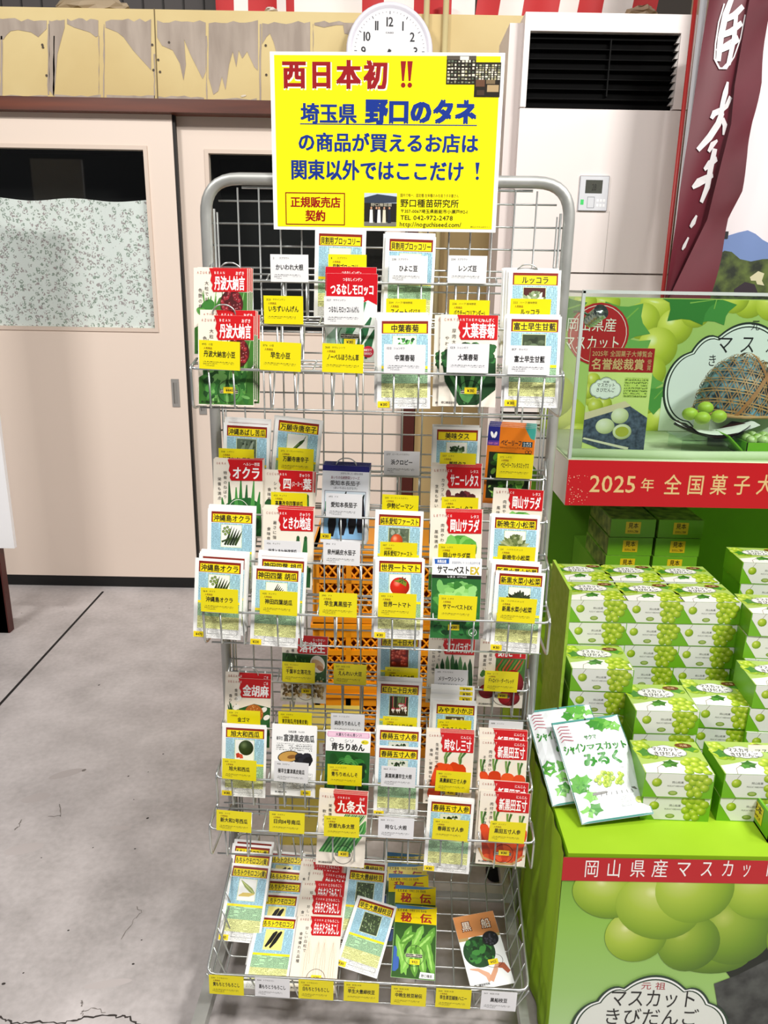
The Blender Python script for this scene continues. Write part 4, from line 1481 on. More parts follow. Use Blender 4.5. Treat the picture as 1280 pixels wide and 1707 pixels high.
# key: (family, word for the vegetable, ...)
DES = {
    'broccoli': ('y', 'sprouting-broccoli', '貝割用ブロッコリー', 'broccoli'), 'rucola': ('y', 'rocket', 'ルッコラ', 'rucola'),
    'shungiku': ('y', 'chrysanthemum-greens', '中葉春菊', 'shungiku'), 'cabbage': ('y', 'cabbage', '富士早生甘藍', 'cabbage'),
    'bitter': ('y', 'bitter-melon', '沖縄あばし苦瓜', 'bitter'), 'pepper': ('y', 'green-pepper', '万願寺唐辛子', 'pepper'),
    'okra': ('y', 'okra', '沖縄島オクラ', 'okra'), 'kanda': ('y', 'dark-cucumber', '神田四葉 胡瓜', 'cucs'),
    'first': ('y', 'pale-tomato', '純系愛知ファースト', 'firsttomato'), 'tomato': ('y', 'red-tomato', '世界一トマト', 'tomato'),
    'bimi': ('y', 'head-lettuce', '美味タス', 'headlettuce'), 'komatsuna': ('y', 'komatsuna', '新晩生小松菜', 'komatsuna'),
    'mizuna': ('y', 'dark-komatsuna', '新黒水菜小松菜', 'darkkomatsuna'), 'hatsuka': ('y', 'red-radish', '赤丸二十日大根', 'reds'),
    'kohaku': ('y', 'red-and-white-radish', '紅白二十日大根', 'radish'), 'kabu': ('y', 'turnip', 'みやま小かぶ', 'turnip'),
    'melon': ('y', 'watermelon', '旭大和西瓜', 'melon'), 'harumaki': ('y', 'carrot-bunch', '春蒔五寸人参', 'carrotbunch'),
    'corn': ('y', 'yellow-corn', 'もちトウモロコシ(黄)', 'corn'), 'blackcorn': ('y', 'black-corn', '黒もちトウモロコシ', 'blackcorn'),
    'edamame': ('y', 'green-soybean', '早生大豊緑枝豆', 'edamame'),
    'azuki': ('r', 'azuki-bean', 'AZUKI BEAN', 'あずき', '丹波大納言', ('大粒でお', '色艶の良い'), 'azuki'),
    'ohba': ('r', 'large-leaf-chrysanthemum', 'CHRYSANTHEMUM', 'しゅんぎく', '大葉春菊', ('厚肉大葉', 'やわらか'), 'darkleaf'),
    'okrar': ('r', 'okra-plant', 'OKRA', 'ヘルシー野菜', 'オクラ', ('特有のねばり', '栄養も満点'), 'okraplant'),
    'suyo': ('r', 'row-of-cucumbers', 'CUCUMBER', 'きゅうり', '四(スーヨー)葉', ('シャキ', '食味良'), 'cuc'),
    'tokiwa': ('r', 'flowering-cucumber', 'CUCUMBER', 'きゅうり', 'ときわ地這', ('暑さに強く', '食味良好'), 'cucflower'),
    'sunny': ('r', 'red-lettuce', 'LETTUCE', 'レタス', 'サニーレタス', ('カラフルな', '生育も早い'), 'redlettuce'),
    'salad': ('r', 'green-lettuce', 'LETTUCE', 'レタス', '岡山サラダ', ('肉質やわらか', '風味満点'), 'greenlettuce'),
    'peanut': ('r', 'peanut', 'PEANUT', 'らっかせい', '落花生', ('栄養価', '赤粒'), 'peanut'),
    'sesame': ('r', 'sesame', 'SESAME', 'ごま', '金胡麻', ('金茶の', '香り'), 'sesame'),
    'asparagus': ('r', 'asparagus', 'ASPARAGUS', '', 'アスパラガス', ('次春より', 'に良い収穫で'), 'asparagus'),
    'beet': ('r', 'beetroot', 'BEET', '', '食用ビート', ('根菜はや', '糖度高い'), 'beet'),
    'carrot3': ('r', 'two-carrot', 'CARROT', 'にんじん', '時なし三寸', ('生育旺盛で作', '食味、栄養価も満点'), 'carrot2'),
    'carrot5': ('r', 'four-carrot', 'CARROT', 'にんじん', '新黒田五寸', ('肉付き良い', 'そろい良'), 'carrot4'),
    'leek': ('r', 'leek', 'WELSH ONION', 'ねぎ', '九条太', ('栄養満点、', '軟らかく'), 'leek'),
    'whitecorn': ('r', 'white-corn', 'SWEET CORN', 'とうもろこし', '白もちとうもろこし', ('珍しい白粒で', '食味優れた品種'), 'cobs'),
    'morocco': ('s', 'flat-bean'), 'nagasu': ('s', 'aubergine'), 'babyleaf': ('s', 'baby-leaf'), 'summerbest': ('s', 'crisp-lettuce'),
    'futtsu': ('s', 'black-pumpkin'), 'chirimen': ('s', 'green-shiso'), 'hiden': ('s', 'soybean-pod'), 'kurofune': ('s', 'black-soybean'), 'back': ('s', 'plain'),
}
LOOK = {'y': 'yellow-headed', 'r': 'red-headed', 'morocco': 'red-topped', 'nagasu': 'purple-topped', 'babyleaf': 'orange', 'summerbest': 'white-topped',
        'futtsu': 'white', 'chirimen': 'pink-edged', 'hiden': 'yellow-topped', 'kurofune': 'orange-topped', 'back': 'white reversed'}
_pk = {}


def packet_mesh(key):
    """(mesh, width, height) of a seed packet: a thin pillow of paper with its print on the front; origin at the bottom edge"""
    if key in _pk:
        return _pk[key]
    d = DES[key]
    W, H = (RW, RH) if d[0] == 'r' else (YW, YH)
    c = CV(1.0)
    if d[0] == 'y':
        design_y(c, d[2], d[3], len(_pk) + 1)
    elif d[0] == 'r':
        design_r(c, d[2], d[3], d[4], d[5], d[6], len(_pk) + 1)
    else:
        special(c, key)
    amp = 0.12

    def bulge(x, y):
        u, v = 2 * x / W - 1, 2 * y / H - 1
        return amp * max(0.0, 1 - u * u) * max(0.0, 1 - v * v) + 0.15

    mb = MB()
    base = CREAM if d[0] == 'r' else PAPER
    nx, ny = 6, 6
    for sgn in (-1, 1):
        vs = [((i / nx - .5) * W / 1000, sgn * bulge(i / nx * W, j / ny * H) / 1000, j / ny * H / 1000) for j in range(ny + 1) for i in range(nx + 1)]
        w = nx + 1
        fs = [(j * w + i, j * w + i + 1, (j + 1) * w + i + 1, (j + 1) * w + i) for j in range(ny) for i in range(nx)]
        mb.add(vs, fs if sgn < 0 else [f[::-1] for f in fs], base)
    e = .15 / 1000
    w2, h2 = W / 2000, H / 1000
    mb.add([(-w2, -e, 0), (w2, -e, 0), (w2, e, 0), (-w2, e, 0), (-w2, -e, h2), (w2, -e, h2), (w2, e, h2), (-w2, e, h2)], [(0, 3, 2, 1), (4, 5, 6, 7), (1, 2, 6, 5), (3, 0, 4, 7)], base)
    c.emit(mb, lambda x, y, k: ((min(max(x, .2), W - .2) - W / 2) / 1000, -(bulge(x, y) + .06 + .06 * k) / 1000, min(max(y, .2), H - .2) / 1000))
    me = mb.data('seed_packet')
    _pk[key] = (me, W / 1000, H / 1000)
    return _pk[key]


_st = {}


def sticker_mesh(txt, pk):
    if (txt, pk) in _st:
        return _st[(txt, pk)]
    d = DES[pk]
    W, H = (RW, RH) if d[0] == 'r' else (YW, YH)
    x, y = {'y': (11, 6.5), 'r': (W * .56, 26), 'nagasu': (10, 12), 'hiden': (46, 32), 'kurofune': (58, 46), 'morocco': (42, 32), 'summerbest': (42, 21), 'futtsu': (70, 8)}.get(pk if d[0] == 's' else d[0], (44, 20))
    c = CV()
    c.rect(-10, -5.2, 10, 5.2, C('f2d81c', .4), 0)
    c.text(txt, -6, -2.6, 6, 2.6, INK, .02, 1)
    mb = MB()
    u, v = 2 * x / W - 1, 2 * y / H - 1
    b = .12 * max(0, 1 - u * u) * max(0, 1 - v * v) + .15
    c.emit(mb, lambda a, z, k: ((a + x - W / 2) / 1000, -(b + .80 + .1 * k) / 1000, (z + y) / 1000))
    _st[(txt, pk)] = mb.data('price_sticker')
    return _st[(txt, pk)]


ORD = ('front', 'second', 'third', 'fourth', 'fifth', 'sixth', 'seventh', 'eighth')
COLN = ('first', 'second', 'third', 'fourth', 'fifth', 'sixth')


def put_packet(key, mx, label, group, price=None):
    me, W, H = packet_mesh(key)
    o = bpy.data.objects.new('seed_packet', me)
    COL.objects.link(o)
    o.matrix_basis = mx
    tag(o, label, 'seed packet', group)
    if price:
        s = bpy.data.objects.new('price_sticker', sticker_mesh(price, key))
        COL.objects.link(s)
        s.parent = o
        part(s, 'small yellow price sticker reading ' + price)
    return o
# ------------------------------------------------------------------ the wire rack
LEV = {1: (.038, .11, .185), 2: (.038, .085, .140, .195), 3: (.045, .105, .165, .228)}
RAILPX = {1: (472, 545, 621), 2: (793, 864, 942, 1029), 3: (1143, 1222, 1308, 1394)}
RAILZ = {t: [rk(630, p, d)[1] for p, d in zip(RAILPX[t], LEV[t])] for t in LEV}
HALF = {1: .305, 2: .309, 3: .309}
OFF = {1: -.005, 2: .001, 3: .0}


def rack_stand():
    t = thing('display_rack', 'grey steel display rack with wire grid back standing on the concrete floor', 'rack', RK)
    ztop = rk(643, 301, 0)[1]
    xl = .321
    mb = MB()
    mb.tube([(-xl, 0, .07), (-xl, 0, ztop), (xl, 0, ztop), (xl, 0, .07)], .0105, TUBE, 10, fillet=.062, fn=8)
    part(mb.build('tube_frame', t, True), 'rounded grey tube frame')
    g = MB()
    r = .0017
    x = -.300
    step = .0375
    n = int(.6 / step)
    for i in range(n + 1):
        xx = -.300 + i * .6 / n
        top = ztop - .014 - (max(0, abs(xx) - .262) * 1.1)
        g.tube([(xx, -.002, .30), (xx, -.002, top)], r, WIRE, 5)
    z = .31
    while z < ztop - .02:
        w = .311 if z < ztop - .06 else .298
        g.tube([(-w, .002, z), (w, .002, z)], r, WIRE, 5)
        z += .0375
    for s in (-1, 1):
        g.tube([(s * .306, 0, .30), (s * .306, 0, ztop - .05)], .0024, WIRE, 5)
    g.tube([(-.255, 0, ztop - .014), (.255, 0, ztop - .014)], .0024, WIRE, 5)
    part(g.build('grid_panel', t, True), 'square wire grid')
    for s in (-1, 1):
        f = MB()
        f.box(s * xl - (.013 if s < 0 else .022), -.40, .055, s * xl + (.013 if s < 0 else -.004), .20, .083, TUBE)
        leg = f.build('foot', t)
        for yy in (-.36, .17):
            q = MB()
            q.tube([(s * xl - .025 * (s > 0), yy, .056), (s * xl - .025 * (s > 0), yy, .044)], .006, STEEL, 8)
            q.lathe([(.001, -.012), (.021, -.012), (.023, -.008), (.023, .008), (.021, .012), (.001, .012)], BLACK, 16, (s * xl - .025 * (s > 0), yy, .024), axis='Y')
            part(q.build('caster', leg), 'black caster wheel')
    b = MB()
    b.box(-xl, -.012, .10, xl, .012, .125, TUBE)
    b.build('cross_bar', t)
    return t


rack_stand()
TN = {1: 'upper', 2: 'middle', 3: 'lower'}


def tier(k):
    t = thing('wire_pocket_tier', TN[k] + ' stepped wire pocket tier hooked on the grid of the grey rack', 'wire shelf', RK @ Matrix.Translation((OFF[k], 0, 0)), 'wire pocket tiers of the rack')
    ds, zs = LEV[k], RAILZ[k]
    R, r = .0024, .0017
    ph = .066
    HALF = globals()['HALF'][k]
    xs = [-HALF + i * 2 * HALF / 6 for i in range(7)]
    for d, z in zip(ds, zs):
        pd = min(.047, d - .010)
        f = MB()
        f.tube([(-HALF, -(d - pd * .9), z + .012), (-HALF, -d, z), (HALF, -d, z), (HALF, -(d - pd * .9), z + .012)], R, WIRE, 6, fillet=.012)
        f.build('front_rail', t, True)
        b = MB()
        for dz in (.012, .002):
            b.tube([(-HALF, -(d - pd), z + dz), (HALF, -(d - pd), z + dz)], r, WIRE, 5)
        b.tube([(-HALF + .01, -(d - .012), z - ph), (HALF - .01, -(d - .012), z - ph)], r, WIRE, 5)
        b.build('back_rail', t, True)
        for i in range(7):
            v = MB()
            v.tube([(xs[i], -d, z), (xs[i], -(d - pd), z + .012)], r, WIRE, 5)
            v.build('divider', t, True)
        for i in range(6):
            for a in (.30, .70):
                u = MB()
                x = xs[i] + (xs[i + 1] - xs[i]) * a
                u.tube([(x, -d, z), (x, -(d - .004), z - ph), (x, -(d - .022), z - ph + .004), (x, -(d - pd), z + .004)], r, WIRE, 5, fillet=.005)
                u.build('pocket_wire', t, True)
    for s in (-1, 1):
        p = [(s * HALF, -.009, zs[0] + .03)]
        for d, z in zip(ds, zs):
            p += [(s * HALF, -(d - .002), z + .006), (s * HALF, -(d - .004), z - ph)]
        p += [(s * HALF, -ds[-1] + .05, zs[-1] - ph - .004), (s * HALF, -.009, zs[-1] - ph - .004)]
        q = MB()
        q.tube(p, R, WIRE, 6, fillet=.014)
        q.tube([(s * HALF, -.009, zs[0] + .03), (s * HALF, -.009, zs[-1] - ph - .004)], R, WIRE, 6)
        q.build('side_frame', t, True)
    return t


TIERS = {k: tier(k) for k in (1, 2, 3)}


def hoop(k, lv, px, py):
    """wire stop hoop standing up behind the packets of one pocket"""
    d = LEV[k][lv] - .043
    u, z = rk(px, py, d + .01)
    u -= OFF[k]
    m = MB()
    h = z - (RAILZ[k][lv] - .05)
    m.tube([(u - .021, -d, z - h), (u - .021, -d - .004, z - .028), (u - .018, -d - .008, z - .008), (u - .008, -d - .01, z), (u + .008, -d - .01, z), (u + .018, -d - .008, z - .008), (u + .021, -d - .004, z - .028), (u + .021, -d, z - h)],
           .0013, WIRE, 5, fillet=.006)
    m.build('stop_hoop', TIERS[k], True)


for a in ((1, 1, 383, 438), (1, 2, 372, 508), (2, 1, 397, 834), (2, 2, 375, 911), (2, 1, 577, 764), (2, 1, 858, 844), (3, 1, 413, 1112), (1, 1, 880, 441)):
    hoop(*a)


# ------------------------------------------------------------------ seed packets in the pockets
TILT = math.radians(10)
ROWN = {3: ('top', 'middle', 'bottom'), 4: ('top', 'second', 'third', 'bottom')}


def pocket(k, lv, col, key, px, py, rot=0.0, behind=(), price='¥310', dup_key=None):
    """a file of packets: the front one with the middle of its top edge at pixel (px, py); behind = ((dx, dy) in pixels, ...)"""
    d = LEV[k][lv]
    me, W, H = packet_mesh(key)
    row = ROWN[len(LEV[k])][lv]
    lk = LOOK.get(key) or LOOK[DES[key][0]]
    n = 1 + len(behind)
    for i, (dx, dy, dr) in enumerate(((0, 0, 0),) + tuple((b + (0,))[:3] for b in behind)):
        kk = key if not (dup_key and i >= dup_key[0]) else dup_key[1]
        dt = d - .033 - .0032 * i if lv else d - .014 - .0032 * i
        TILT = math.radians(10 if lv else 4)
        u, z = rk(px + dx, py + dy, dt)
        if i == 0:
            ztop0 = z
        dt -= max(0, z - ztop0) * math.tan(TILT)
        ax = Vector((math.sin(math.radians(rot + dr)), math.sin(TILT) * math.cos(math.radians(rot + dr)), math.cos(TILT) * math.cos(math.radians(rot + dr))))
        p = Vector((u, -dt, z)) - ax * H
        mx = RK @ Matrix.Translation(p) @ Matrix.Rotation(-TILT, 4, 'X') @ Matrix.Rotation(math.radians(rot + dr), 4, 'Y')
        l2 = LOOK.get(kk) or LOOK[DES[kk][0]]
        if n == 1:
            lab = '%s %s seed packet in %s row, %s column of %s tier' % (l2, DES[kk][1], row, COLN[col - 1], TN[k])
        else:
            lab = '%s %s packet, %s of its file, %s row, %s column, %s tier' % (l2, DES[kk][1], ORD[i], row, COLN[col - 1], TN[k])
        put_packet(kk, mx, lab, 'seed packets in the wire pockets', price if i == 0 else None)


def st(*t):
    return tuple(t)


# upper tier
pocket(1, 0, 3, 'broccoli', 567, 385, 1, st((2, -3)), None)
pocket(1, 0, 4, 'broccoli', 685, 394, 1, st((-4, -3), (-1, -6)), None)
pocket(1, 1, 1, 'azuki', 368, 447, 0, st((3, 0), (6, -1), (9, 0)), None)
pocket(1, 1, 3, 'morocco', 587, 456, 0, st((-2, -11)))
pocket(1, 1, 6, 'rucola', 892, 450, 0, st((-4, -3), (-9, -3), (-12, -2)), None)
pocket(1, 2, 1, 'azuki', 377, 526, 0, st((3, -9), (6, -8), (10, -2)), '¥440')
pocket(1, 2, 4, 'shungiku', 674, 530, -1, st((-2, -4), (-5, -9)))
pocket(1, 2, 5, 'ohba', 783, 525, 0, st((-10, 1)))
pocket(1, 2, 6, 'cabbage', 891, 527, 0, st((-5, 0), (-2, -3)))
# middle tier
pocket(2, 0, 1, 'bitter', 411, 706, 2, st((2, -5), (3, -9)), None)
pocket(2, 0, 2, 'pepper', 498, 699, 5, st((2, -2), (-2, -3)), None)
pocket(2, 0, 5, 'bimi', 762, 712, 0, st((-2, -4)), None)
pocket(2, 0, 6, 'babyleaf', 854, 712, 2, st((0, -2), (1, -3), (1, -5), (2, -6), (2, -8)), None)
pocket(2, 1, 1, 'okrar', 397, 766, 0, st((1, -1), (2, -2), (3, -3)), None)
pocket(2, 1, 2, 'suyo', 481, 784, 1, st((2, 0), (5, 1)), None)
pocket(2, 1, 3, 'nagasu', 577, 776, 1, st((1, -2), (2, -4), (3, -6)))
pocket(2, 1, 5, 'sunny', 761, 778, 0, st((0, -2), (1, -4), (1, -6)), None)
pocket(2, 1, 6, 'salad', 865, 815, 2, (), None)
pocket(2, 2, 1, 'okra', 386, 849, 1, st((1, -3), (1, -5), (2, -7)), None)
pocket(2, 2, 2, 'tokiwa', 481, 849, 1, st((-2, -1), (0, -3), (1, -4), (2, -6)), None)
pocket(2, 2, 4, 'first', 666, 854, 1, st((0, -3)), None)
pocket(2, 2, 5, 'salad', 761, 853, 0, st((0, -2), (0, -4), (1, -5)), None)
pocket(2, 2, 6, 'komatsuna', 860, 859, 1, st((-3, -1), (-1, -2)), None)
pocket(2, 3, 1, 'okra', 366, 932, 2, st((6, -7), (7, -10), (9, -13), (10, -14)), '¥470')
pocket(2, 3, 2, 'kanda', 462, 945, 2, st((9, -15), (8, -20), (9, -24), (10, -25)), '¥330')
pocket(2, 3, 4, 'tomato', 667, 931, 0, st((-2, -2), (-4, -1)))
pocket(2, 3, 5, 'summerbest', 762, 930, 0)
pocket(2, 3, 6, 'mizuna', 868, 953, 2, st((-6, -14), (-9, -18), (-12, -17)))
# lower tier
pocket(3, 0, 2, 'peanut', 509, 1059, 2, ())
pocket(3, 0, 4, 'hatsuka', 666, 1058, 0, (), None)
pocket(3, 0, 5, 'asparagus', 754, 1060, 1, (), None)
pocket(3, 0, 6, 'beet', 840, 1066, 1, ())
pocket(3, 1, 1, 'sesame', 414, 1131, 1, st((0, -9)), None)
pocket(3, 1, 4, 'kohaku', 666, 1137, 1, st((1, -3), (1, -5), (2, -8)), None)
pocket(3, 1, 5, 'kabu', 759, 1171, 1, st((-2, -4), (-5, -12), (-4, -20), (-4, -27)), None, (2, 'back'))
pocket(3, 2, 1, 'melon', 408, 1210, 1, st((-1, -3)))
pocket(3, 2, 2, 'futtsu', 491, 1208, 1, st((1, 2)))
pocket(3, 2, 3, 'chirimen', 581, 1218, 1, (), None)
pocket(3, 2, 4, 'harumaki', 664, 1244, 1, st((1, -27), (0, -29), (1, -31)))
pocket(3, 2, 5, 'carrot3', 751, 1221, 1, st((0, -2), (0, -4), (0, -6)))
pocket(3, 2, 6, 'carrot5', 840, 1233, 1, st((0, -15), (-1, -17)), None)
pocket(3, 3, 3, 'leek', 573, 1323, 2, st((0, -2), (0, -4), (1, -6), (1, -7)))
pocket(3, 3, 5, 'harumaki', 752, 1334, 2, st((0, -2), (1, -4), (1, -6)))
pocket(3, 3, 6, 'carrot5', 843, 1320, 2, st((-2, -16), (-3, -17)))


# ------------------------------------------------------------------ name cards clipped on the rails
def card_mesh(yellow, name, code, cat, sub=True, bottom_gap=0):
    c = CV(1.0)
    c.rect(-33.5, 0, 33.5, 46, C('f3e40c' if yellow else 'f0f0f2', .42), 0)
    c.text(code, -29, 38, -29 + 2.6 * len(code), 41.4, C('333018', .5), .005, 1)
    c.text(cat, -18, 38, -18 + 3.6 * len(cat), 41.6, C('333018', .5), .005, 1)
    if yellow and sub:
        c.text('人気商品', -26, 31.6, -12, 35.4, C('8a3a14', .5), .012, 1)
    w = min(52, 8.2 * len(name))
    c.text(name, -w / 2, 19.5, w / 2, 30, INK, .029, 1)
    fp = FP('f3e40c' if yellow else 'f0f0f2', '3a3614' if yellow else '444444', 3.4, False, .5)
    rg = random.Random(name)
    c.rect(-27, 9, 27 - rg.uniform(0, 8), 12.6, fp, .5)
    if rg.random() < .75:
        c.rect(-27, 5, -27 + rg.uniform(10, 24), 8.6, fp, .5)
    mb = MB()
    back = C('e9da10' if yellow else 'e6e6e8', .45)
    mb.add([(-.0335, .0004, 0), (.0335, .0004, 0), (.0335, .0004, .046), (-.0335, .0004, .046)], [(0, 3, 2, 1)], back)
    c.emit(mb, lambda x, y, k: (x / 1000, -k * .0001, y / 1000))
    e = [(-.0335, 0), (.0335, 0), (.0335, .046), (-.0335, .046)]
    for (a, b), (p, q) in zip(e, e[1:] + e[:1]):
        mb.add([(a, 0, b), (a, .0004, b), (p, .0004, q), (p, 0, q)], [(0, 1, 2, 3)], back)
    return mb


def card(k, lv, col, yellow, name, cat, cx, ytop, rot=0.0, code='101'):
    d = LEV[k][lv] + .0055
    u, z = rk(cx, ytop, d)
    zt = max(z - .0462, RAILZ[k][lv] - .012)
    if abs(zt - (z - .0462)) > .03:
        zt = z - .0462
    mx = RK @ Matrix.Translation((u, -d, zt)) @ Matrix.Rotation(math.radians(rot), 4, 'Y')
    o = card_mesh(yellow, name, code, cat).build('name_card', mx=mx)
    tag(o, '%s card reading %s on the %s rail, %s column, %s tier' % ('yellow' if yellow else 'white', name, ROWN[len(LEV[k])][lv], COLN[col - 1], TN[k]), 'name card', 'name cards on the wire rails')


Y, Wt = True, False
for a in (
        (1, 0, 2, Wt, 'かいわれ大根', 'スプラウト', 482, 424, 0, '2'), (1, 0, 3, Y, '貝割ブロッコリー', 'スプラウト', 579, 424, 0, '1'),
        (1, 0, 4, Wt, 'ひよこ豆', 'スプラウト', 681, 426, 0, '238'), (1, 0, 5, Wt, 'レンズ豆', 'スプラウト', 780, 426, 0, '234'),
        (1, 1, 2, Y, 'いちずいんげん', 'サヤインゲン', 472, 493, 0, '321'), (1, 1, 3, Wt, 'つるなしモロッコいんげん', 'サヤインゲン', 573, 494, 0, '327'),
        (1, 1, 4, Y, 'スイートバジル', 'ハーブ/香味野菜', 677, 498, 0, '204'), (1, 1, 5, Y, 'パクチー(コリアンダー)', 'ハーブ/香味野菜', 783, 500, 0, '236'),
        (1, 1, 6, Y, 'ルッコラ', 'ハーブ/香味野菜', 885, 498, 0, '222'), (1, 2, 1, Y, '丹波大納言小豆', '小豆', 364, 568, 2, '495'),
        (1, 2, 2, Y, '早生小豆', '小豆', 466, 570, 2, '376'), (1, 2, 3, Y, 'ノーベルほうれん草', 'ホウレンソウ', 571, 573, 1, '368'),
        (1, 2, 4, Wt, '中葉春菊', 'シュンギク', 675, 574, 0, '122'), (1, 2, 5, Wt, '大葉春菊', 'シュンギク', 781, 573, 0, '123'),
        (1, 2, 6, Wt, '富士早生甘藍', 'キャベツ', 884, 576, 0, '117'),
        (2, 0, 1, Y, '沖縄あばし苦瓜', 'ニガウリ', 393, 748, 1, '508'), (2, 0, 2, Y, '万願寺唐辛子', 'ピーマントウガラシ', 492, 747, 2, '272'),
        (2, 0, 4, Wt, '浜クロピー', 'ピーマントウガラシ', 670, 752, 0, '277'), (2, 0, 5, Y, '美味タス', 'レタス', 763, 755, 1, '257'),
        (2, 0, 6, Y, 'ベビーリーフ/レタスミックス', 'レタス', 859, 757, 1, '272'), (2, 1, 2, Y, '高農改良四葉胡瓜', 'キュウリ', 481, 821, 1, '453'),
        (2, 1, 3, Wt, '愛知本長茄子', 'ナス', 573, 823, 1, '493'), (2, 1, 4, Y, '伊勢ピーマン', 'ピーマントウガラシ', 667, 825, 1, '285'),
        (2, 1, 5, Y, 'サニーレタス', 'レタス', 767, 829, 0, '262'), (2, 2, 2, Wt, '地這ときわ地這胡瓜', 'キュウリ', 470, 901, 1, '456'),
        (2, 2, 3, Wt, '泉州絹皮水茄子', 'ナス', 569, 902, 1, '394'), (2, 2, 4, Y, '純系愛知ファースト', 'トマト', 664, 904, 1, '487'),
        (2, 2, 5, Y, '岡山サラダ菜', 'レタス', 762, 907, 0, '266'), (2, 2, 6, Y, '新晩生小松菜', 'ハクサイ/ナッパ', 861, 911, 1, '24'),
        (2, 3, 1, Y, '沖縄島オクラ', 'オクラ', 364, 981, 2, '164'), (2, 3, 2, Y, '神田四葉胡瓜', 'キュウリ', 463, 985, 2, '435'),
        (2, 3, 3, Y, '早生真黒茄子', 'ナス', 563, 988, 1, '390'), (2, 3, 4, Y, '世界一トマト', 'トマト', 662, 989, 1, '493'),
        (2, 3, 5, Y, 'サマーベストEX', 'レタス', 763, 993, 1, '254'), (2, 3, 6, Y, '新黒水菜小松菜', 'ハクサイ/ナッパ', 862, 997, 2, '26'),
        (3, 0, 2, Y, '千葉半立落花生', 'ラッカセイ', 497, 1104, 1, '522'), (3, 0, 3, Y, 'えんれい大豆', '枝豆/大豆', 583, 1107, 1, '517'),
        (3, 0, 4, Y, '赤丸二十日大根', 'ダイコン', 669, 1113, 1, '156'), (3, 0, 5, Wt, 'メリーワシントン', 'アスパラガス', 752, 1116, 1, '215'),
        (3, 0, 6, Y, 'デトロイト・ダークレッド', 'ビーツ', 836, 1119, 1, '106'), (3, 1, 1, Y, '金ゴマ', 'ゴマ', 405, 1184, 1, '521'),
        (3, 1, 2, Y, '東京南瓜(芳香青皮栗)', 'カボチャ', 491, 1187, 1, '420'), (3, 1, 3, Wt, '純赤ちりめんしそ', 'シソ/エゴマ', 579, 1190, 1, '220'),
        (3, 1, 4, Y, '紅白二十日大根', 'ダイコン', 666, 1195, 1, '149'), (3, 1, 5, Y, 'みやま小かぶ', 'カブ', 757, 1200, 1, '176'),
        (3, 1, 6, Wt, 'ピッコロ人参', 'ニンジン', 843, 1202, 1, '181'), (3, 2, 1, Y, '旭大和西瓜', 'スイカ', 397, 1266, 3, '405'),
        (3, 2, 2, Wt, '極早生富津黒皮南瓜', 'カボチャ', 484, 1270, 3, '411'), (3, 2, 3, Y, '青ちりめんしそ', 'シソ/エゴマ', 574, 1275, 1, '222'),
        (3, 2, 4, Wt, '黒葉美濃早生大根', 'ダイコン', 664, 1278, 1, '161'), (3, 2, 5, Y, '高農鮮紅三寸人参', 'ニンジン', 755, 1286, 2, '180'),
        (3, 3, 1, Y, '新大和2号西瓜', 'スイカ', 388, 1352, 3, '401'), (3, 3, 2, Y, '日向14号南瓜', 'カボチャ', 477, 1354, 2, '418'),
        (3, 3, 3, Y, '京都九条太葱', 'ネギ', 569, 1361, 1, '341'), (3, 3, 4, Wt, '時なし大根', 'ダイコン', 660, 1363, 1, '160'),
        (3, 3, 5, Y, '春蒔五寸人参', 'ニンジン', 751, 1366, 2, '184'), (3, 3, 6, Y, '黒田五寸人参', 'ニンジン', 846, 1370, 2, '187')):
    card(*a)


# ------------------------------------------------------------------ the low wire basket and what lies in it
FRD, BKD = .302, .02
zf = rk(606, 1637, FRD)[1]
zb = zf + .092
BZ = zf - .062
BFD = FRD - .014
SLOPE = .26


def basket():
    t = thing('wire_basket', 'wide low wire basket at the foot of the grey rack, sloping up to the back', 'wire basket', RK)
    h = .308
    m = MB()
    m.tube([(-h, -BKD, zb), (-h, -FRD, zf), (h, -FRD, zf), (h, -BKD, zb)], .0030, WIRE, 6, closed=True, fillet=.018)
    m.build('rim', t, True)
    m = MB()
    m.tube([(-h + .008, -BKD, zb - .05), (-h + .008, -FRD + .006, zf - .016), (h - .008, -FRD + .006, zf - .016), (h - .008, -BKD, zb - .05)], .0020, WIRE, 5, closed=True, fillet=.018)
    m.build('lower_rim', t, True)
    m = MB()
    hb = .285
    n = 15
    for i in range(n + 1):
        x = -hb + 2 * hb * i / n
        X = -h + 2 * h * i / n
        m.tube([(X, -FRD, zf), (x, -BFD, BZ), (x, -BKD - .012, BZ + SLOPE * (BFD - BKD - .012)), (X, -BKD, zb)], .0016, WIRE, 5, fillet=.008)
    for i in range(8):
        d = BKD + .016 + (BFD - BKD - .016) * i / 7
        f = (d - BKD) / (FRD - BKD)
        zz = zb + (zf - zb) * f
        m.tube([(-h, -d, zz), (-hb, -d, BZ - .003 + SLOPE * (BFD - d)), (hb, -d, BZ - .003 + SLOPE * (BFD - d)), (h, -d, zz)], .0018, WIRE, 5, fillet=.008)
    part(m.build('wire_mesh', t, True), 'thin bent wires of floor and sides')
    return t


basket()


